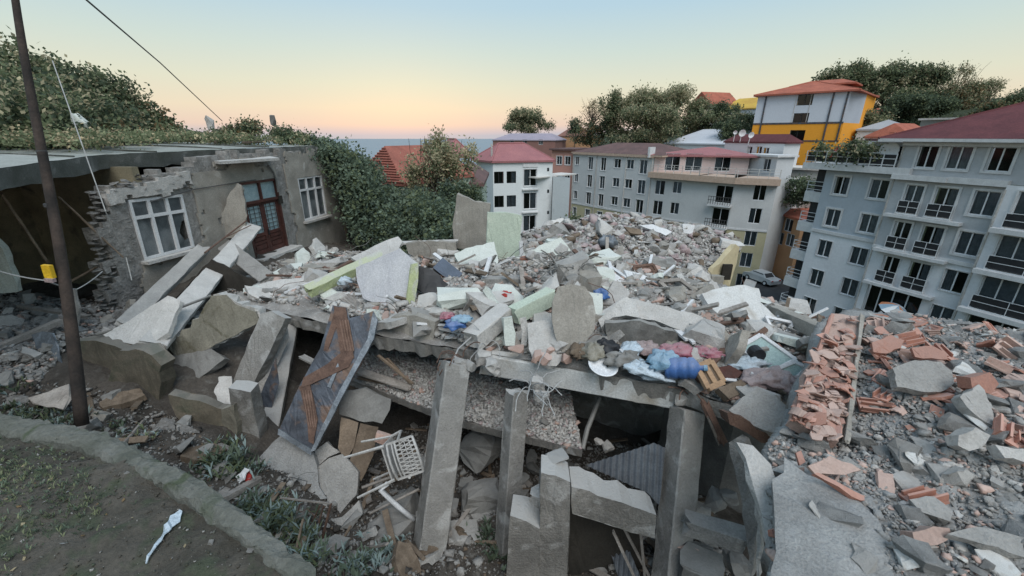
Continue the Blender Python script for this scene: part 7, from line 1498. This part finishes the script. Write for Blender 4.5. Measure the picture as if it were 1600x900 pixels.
YARD = [(0,450),(100,470),(170,470),(290,500),(380,440),(430,410),(500,395),(560,395),(500,425),(400,465),(320,500),(260,520),(150,530),(115,530),(60,600),(0,600)]
scatter(Hground, YARD, (-12, -2.5, 4, 16), 'broken stone', 'stones below the house', 110, 9000, .12, .42, ['stone', 'conc', 'concd', 'concl', 'stone'], 'rubble_stone', 'stone', 1.2, (.03, .12), ('stone', 'conc', 'terra2', 'concd'))
medium(Hground, YARD, (-12, -2.5, 4, 16), 500, .08, .2, ('stone', 'conc', 'concl'))
PIT = [(140,600),(250,640),(380,710),(400,720),(560,700),(700,650),(900,690),(1130,700),(1180,900),(470,900),(350,820),(240,740),(120,680),(0,640),(0,600)]
scatter(Hground, PIT, (-7, 3, 1.8, 7.5), 'grey stone', 'stones in the ditch', 140, 14000, .09, .32, ['concd', 'conc', 'concd', 'stone', 'dirt'], 'rubble_stone', 'stone', .8, (.015, .07), ('stone', 'concd', 'wood', 'dirt'), edgef=lambda x, y: kerbdist(x, y) < -.3)
medium(Hground, PIT, (-7, 3, 1.8, 7.5), 700, .05, .15, ('stone', 'concd', 'dirt', 'conc'), ef=lambda x, y: kerbdist(x, y) < -.3, bias=.8)
scatter(HLs, LOWPX, (-2.8, 2, 4.2, 8.4), 'small pale stone', 'stones on the lower slab', 45, 14000, .08, .18, ['conc', 'concl'], 'rubble_stone', 'stone', .5, (.02, .08), ('concl', 'concl', 'rose', 'conc'), edgef=low_in)
medium(HLs, LOWPX, (-2.8, 2, 4.2, 8.4), 500, .05, .13, ('conc', 'concl', 'concl', 'terra2'), ef=low_in, bias=.4)
MND = [(1200,900),(1205,800),(1200,700),(1245,660),(1320,700),(1335,600),(1350,497),(1420,492),(1510,504),(1610,520),(1780,560),(1800,900)]
def upper(x, y): u, v, d = proj(x, y, -2.3); return RNG.rand() < (1 if v < 740 else (.05 if u < 1370 else .3))
def upper2(x, y): u, v, d = proj(x, y, -2.3); return RNG.rand() < (1 if v < 745 else (.22 if u < 1370 else .4))
scatter(Hmound, MND, (1, 9, 1, 7), 'grey concrete', 'stones on the roof slab', 260, 27000, .07, .32, ['conc', 'concl', 'concl', 'gritb', 'conc', 'beamp'], 'concrete_flake', 'concrete flake', 1.3, (.008, .05), ('conc', 'gritb', 'terra2', 'concl'), edgef=upper2, platep=.4)
medium(Hmound, MND, (1, 9, 1, 7), 1700, .03, .10, ('conc', 'gritb', 'terra2', 'concl', 'conc'), ef=upper2, bias=1.3)
# broken slabs thrown about at random
def slabs(fn, poly, box, n, lo, hi, mats, name, group, ef, lift=.08, tilt=.45, bias=1.0):
    var = []
    for k in range(6):
        a = [(.5*math.cos(t+random.uniform(-.3, .3))*random.uniform(.8, 1.1), .36*math.sin(t+random.uniform(-.3, .3))*random.uniform(.8, 1.1), 0) for t in [i*2*math.pi/6 for i in range(6)]]
        var.append(slab_mesh(name, [Vector(p) for p in a], Vector((0, 0, 1)), .11, .12, .022, .008))
    for k, p in enumerate(region(fn, poly, n, box, 0, bias, ef)):
        o = link(name, copy_mesh(var[k % 6], mats[RNG.randint(len(mats))]), None); s = lo+(hi-lo)*RNG.rand()**1.6; o.location = (p[0], p[1], p[2]+lift*s*2); o.scale = (s, s*RNG.uniform(.7, 1), .8+.2*s); o.rotation_euler = (RNG.normal()*tilt, RNG.normal()*tilt, RNG.uniform(0, 6.28)); tag(o, 'x', 'slab piece', group)
slabs(Hdeck, DECK, (-5.6, 8.5, 3.2, 14.5), 62, .35, .95, ['concl', 'conc', 'mint', 'concl', 'tan'], 'concrete_plate', 'slab pieces of the main field', onedge, bias=.8)
slabs(Hground, PIT, (-6, 3, 1.8, 7.5), 34, .3, .7, ['conc', 'concd', 'tan', 'wood', 'conc'], 'concrete_plate', 'slab pieces in the ditch', lambda x, y: kerbdist(x, y) < -.45, tilt=.35, bias=.5)
slabs(Hground, YARD, (-12, -2.5, 4, 16), 24, .3, .7, ['conc', 'concl', 'tan'], 'concrete_plate', 'slab pieces below the house', onall, tilt=.35)
def strands(fn, poly, box, n, lo, hi, name, noun, group, mats, ef, r=.006):
    for k, p in enumerate(region(fn, poly, n, box, 0, .8, ef)):
        if k < 8:
            mb = MB(); d = Vector((1, 0, .5)).normalized(); q = [Vector((0, 0, -.05))]
            for i in range(8): d = (d+Vector((random.uniform(-.5, .5), random.uniform(-.5, .5), random.uniform(-.4, .25)))).normalized(); q.append(q[-1]+d/8)
            mb.tube(q, r, 4); strands.v[k] = mb.mesh(name)
        o = link(name, copy_mesh(strands.v[k % 8], mats[k % len(mats)]), None); s = RNG.uniform(lo, hi); o.location = p; o.scale = (s,)*3; o.rotation_euler = (RNG.normal()*.2, RNG.normal()*.2, RNG.uniform(0, 6.28)); tag(o, 'x', noun, group)
strands.v = {}
strands(Hdeck, DECK, (-5.6, 8.5, 3.2, 14.5), 90, .4, 1.1, 'bent_rebar', 'rebar', 'rebar pieces of the main field', ['rust', 'concd', 'cable'], onedge)
strands(Hground, PIT, (-6, 3, 1.8, 7.5), 34, .3, .8, 'bent_wire', 'wire', 'wire pieces in the ditch', ['rust', 'cable', 'woodg'], lambda x, y: kerbdist(x, y) < -.4)
tv = [x for k in range(6) for x in (flatfrag('brick_shard', TERR[k % 4]), tilefrag('brick_shard', k))]
BR = [(1335,560),(1350,497),(1420,495),(1480,520),(1600,545),(1720,590),(1700,700),(1520,700),(1430,650),(1350,640)]
for k, p in enumerate(region(Hmound, BR, 125, (1, 9, 1, 7), 0, .8)+region(Hmound, MND, 38, (1, 9, 1, 7), 0, .8, upper)):
    o = link('brick_shard', tv[k % 12], None); s = RNG.uniform(.07, .24); o.location = (p[0], p[1], p[2]+s*.2); o.scale = (s, s, s); o.rotation_euler = (RNG.normal()*.35, RNG.normal()*.35, RNG.uniform(0, 6.28)); tag(o, 'terracotta shard of a hollow brick or tile on the right roof slab', 'brick shard', 'terracotta shards on the roof slab')
# bricks, sticks and small bright junk inside the main field
for k, p in enumerate(region(Hdeck, DECK, 60, (-5, 8, 3.4, 13), .06, 1.1, onedge)):
    o = link('brick_shard', tv[k % 12], None); s = RNG.uniform(.12, .24); o.location = p; o.scale = (s, s, s); o.rotation_euler = (RNG.normal()*.4, RNG.normal()*.4, RNG.uniform(0, 6.28)); tag(o, 'dusty hollow brick piece mixed into the main rubble field', 'brick shard', 'brick pieces of the main field')
st = MB(); st.box((0, 0, 0), (1, .05, .03)); sm_ = st.mesh('lath')
for k, p in enumerate(region(Hdeck, DECK, 130, (-5, 8, 3.4, 13), .1, 1.0, onedge)):
    m = ['woodg', 'wood', 'white', 'rust', 'woodg'][k % 5]; o = link('lath', copy_mesh(sm_, m), None); s = RNG.uniform(.35, 1.0); o.location = p; o.scale = (s, RNG.uniform(.7, 1.8), 1.2); o.rotation_euler = (RNG.normal()*.3, RNG.normal()*.35, RNG.uniform(0, 6.28)); tag(o, 'splintered lath or strip sticking out of the main rubble field', 'lath', 'laths in the main field')
for k, p in enumerate(region(Hground, PIT, 95, (-6, 3, 1.8, 6.8), .06, .6, lambda x, y: kerbdist(x, y) < -.3)):
    m = ['woodg', 'wood', 'wood'][k % 3]; o = link('twig', copy_mesh(sm_, m), None); s = RNG.uniform(.2, .75); o.location = p; o.scale = (s, RNG.uniform(.4, 1.8), .8); o.rotation_euler = (RNG.normal()*.2, RNG.normal()*.3, RNG.uniform(0, 6.28)); tag(o, 'thin stick lying in the earthy ditch', 'stick', 'sticks in the ditch')
# dead leaves and pebbles on the bank
n = 260; pts = []; 
while len(pts) < n:
    x, y = RNG.uniform(-5.5, -.6), RNG.uniform(.4, 3.2)
    if kerbdist(x, y) > .2: pts.append((x, y, float(Hbank(np.array(x), np.array(y)))+.008))
lf = MB(); lf.add([(-.5, 0, .05), (0, -.28, 0), (.5, 0, .08), (0, .28, .02)], [(0, 1, 2, 3)]); lfm = lf.mesh('leaf')
me = stuff_mesh('fallen_leaves', [lfm], pts, RNG.uniform(.015, .05, n), RNG.randint(0, 3, n)); o = link('fallen_leaves', me, ['leaf_dry', LR, 'conc']); tag(o, 'dry fallen leaves scattered over the bank', None, None, 'stuff')
gp2 = []
while len(gp2) < 5200:
    x = RNG.uniform(-6, -.3, 3000); y = RNG.uniform(.2, 3.6, 3000); z = Hbank(x, y); kd = kerbdist(x, y)
    gp2 += [(a, b, c) for a, b, c, d in zip(x, y, z, kd) if d > .02 and RNG.rand() < (1 if d < .3 else .55)]
sz = .005+.022*RNG.rand(len(gp2))**3; me = stuff_mesh('grit', small, [(a, b, c+q*.2) for (a, b, c), q in zip(gp2, sz)], sz, RNG.choice(3, len(gp2), p=[.6, .25, .15])); o = link('grit', me, ['path', 'kerb', 'conc']); tag(o, None, None, None, 'stuff')
for k in range(5):
    p = pts[k*7]; o = link('pebble', copy_mesh(cv[k], 'conc'), None); s = [.07, .05, .06, .04, .05][k]; u, v = [(78,672),(392,862),(198,742),(60,700),(330,850)][k]; q = onG(u, v, Hbank, -2.6); o.location = q+Vector((0, 0, s*.3)); o.scale = (s, s, s); tag(o, ['rounded stone on the mossy start of the kerb', 'dark stone against the kerb near the bottom', 'flat pebble below the kerb on the grass', 'little pebble in the grass at the left border', 'pebble near the white plastic strip'][k], 'stone')

# ------------------------------------------------------------------ labels that single out each scattered piece
ANCH = [('the lime painted beam',550,420),('the lilac leaning slab',605,440),('the green standing panel',790,370),('the tan standing panel',735,345),('the mint lying slab',745,402),('the dark appliance',700,420),('the green plaster lump',715,462),('the blue cloth bundle',713,507),
 ('the pointing concrete beam',765,508),('the green beam stub',830,475),('the arched tan slab',895,500),('the white plaster mound',768,470),('the rebar lump',893,430),('the white dome slab',930,402),('the white door leaf',1020,445),('the big arching slab',1040,490),('the dark hollow',1010,535),('the flat street-side slab',1150,480),('the blue water bottle',1067,575),
 ('the green glass window',1195,555),('the rose blanket',1200,592),('the wooden frame',1110,585),('the pink cloth',1057,549),('the beam-end slab',1190,640),('the white basin',941,575),('the tan kerb beam',1250,505),('the fan of laths',530,465),('the door step',440,405),('the hollow brick stack',860,490),('the roof board',855,390),('the empty window frame',1058,448),
 ('the far yellow wall corner',1130,410),('the blue tarpaulin',950,380),('the far ceiling panels',1045,358),('the heap left of them',860,362),('the far heap crest',985,345),
 ('the wooden pole',110,560),('the yellow box pole',90,480),('the broken window corner',190,460),('the crossed slabs',240,500),('the ochre wall chunk',330,500),('the pale left board',60,515),('the blue-grey sheet',78,560),('the house door rubble',470,400),('the facade foot',300,480),
 ('the pole foot board',80,620),('the retaining wall foot',220,655),('the wall stump',350,690),('the red scrap',380,750),('the wire table',470,830),('the round cracked slab',470,750),('the brown boards',560,700),('the plastic chair',635,735),('the tall column foot',672,850),('the slender column foot',790,850),('the black glass pane',540,870),('the stocky post',868,760),('the frame opening',925,860),('the thick column foot',1050,860),('the right broken beam',1120,820),('the kerb bend',330,790),
 ('the tall column head',715,580),('the slender column head',815,620),('the lower slab end',905,660),('the lower slab left end',600,600),
 ('the tile strip foot',1280,680),('the tile strip head',1325,510),('the grooved slab',1440,590),('the broad tile slab',1388,538),('the ridged block',1522,686),('the right border stones',1580,710),('the notched shard',1300,730),('the ridged bottom brick',1455,838),('the bare concrete corner',1230,830),('the mossy lower slab',1540,845),('the grey ragged slab',1455,790),('the half buried block',1540,598),('the crest by the grey block',1500,520),('the stone plank',1540,640)]
CN = {'conc': 'grey', 'concl': 'pale dusty', 'concd': 'dark grey', 'tan': 'tan', 'mint': 'mint white', 'terra': 'orange', 'terra2': 'pinkish', 'stone': 'brownish grey', 'rose': 'rose', 'wood': 'brown', 'gritb': 'mid grey', 'beamp': 'light', 'dirt': 'earthy', 'woodg': 'grey', 'white': 'white', 'rust': 'rusty', 'cable': 'black'}
rev = {M[k].name: v for k, v in CN.items()}
bpy.context.view_layer.update(); pool = {}
for o in list(COL.objects):
    if o.parent or 'group' not in o or o.type != 'MESH' or 'kind' in o: continue
    if o['group'] not in ('fan of laths above the metal door', 'dark battens on the roof board') and not any(k in o['group'] for k in ('chunks', 'stones', 'shards', 'pieces', 'laths', 'sticks')): continue
    p = o.location; u, v, d = proj(p.x, p.y, p.z); a = min(ANCH, key=lambda q: (q[1]-u)**2+(1.4*(q[2]-v))**2); du, dv = u-a[1], v-a[2]
    rel = ('right of' if du > 0 else 'left of') if abs(du) > 1.3*abs(dv) else ('in front of' if dv > 0 else 'behind')
    s = max(o.scale)*F/d; size = 'tiny' if s < 12 else ('small' if s < 22 else ('medium' if s < 40 else 'large')); zz = o.scale[2]/max(o.scale); flat = 'flat ' if o.data.name.startswith('plate') else ''
    noun = {'concrete_chunk': 'chunk', 'rubble_stone': 'stone', 'concrete_flake': 'concrete piece', 'brick_shard': 'brick shard', 'lath': 'strip', 'twig': 'stick', 'concrete_plate': 'slab piece', 'bent_rebar': 'bent bar', 'bent_wire': 'bent wire'}.get(o.name.split('.')[0], 'piece')
    base = '%s %s%s %s %%s%s %s' % (size, flat, rev.get(o.data.materials[0].name, 'grey'), noun, rel, a[0]); pool.setdefault(base, []).append((abs(du)+abs(dv), o))
for base, l in pool.items():
    l.sort(key=lambda q: q[0]); nm = ['', 'second ', 'third ', 'fourth ', 'fifth ', 'sixth ', 'seventh ', 'eighth ', 'ninth ', 'tenth ']
    for i, (_, o) in enumerate(l):
        if len(l) == 1: o['label'] = base % ''
        elif i < 10: o['label'] = nm[i].replace('second', 'second nearest').replace('third', 'third nearest').replace('fourth', 'fourth nearest')+(base % '') if 0 < i < 4 else ((('nearest ' if i == 0 else nm[i]+'nearest ')+(base % '')))
        else: o['label'] = 'farther '+(base % '')
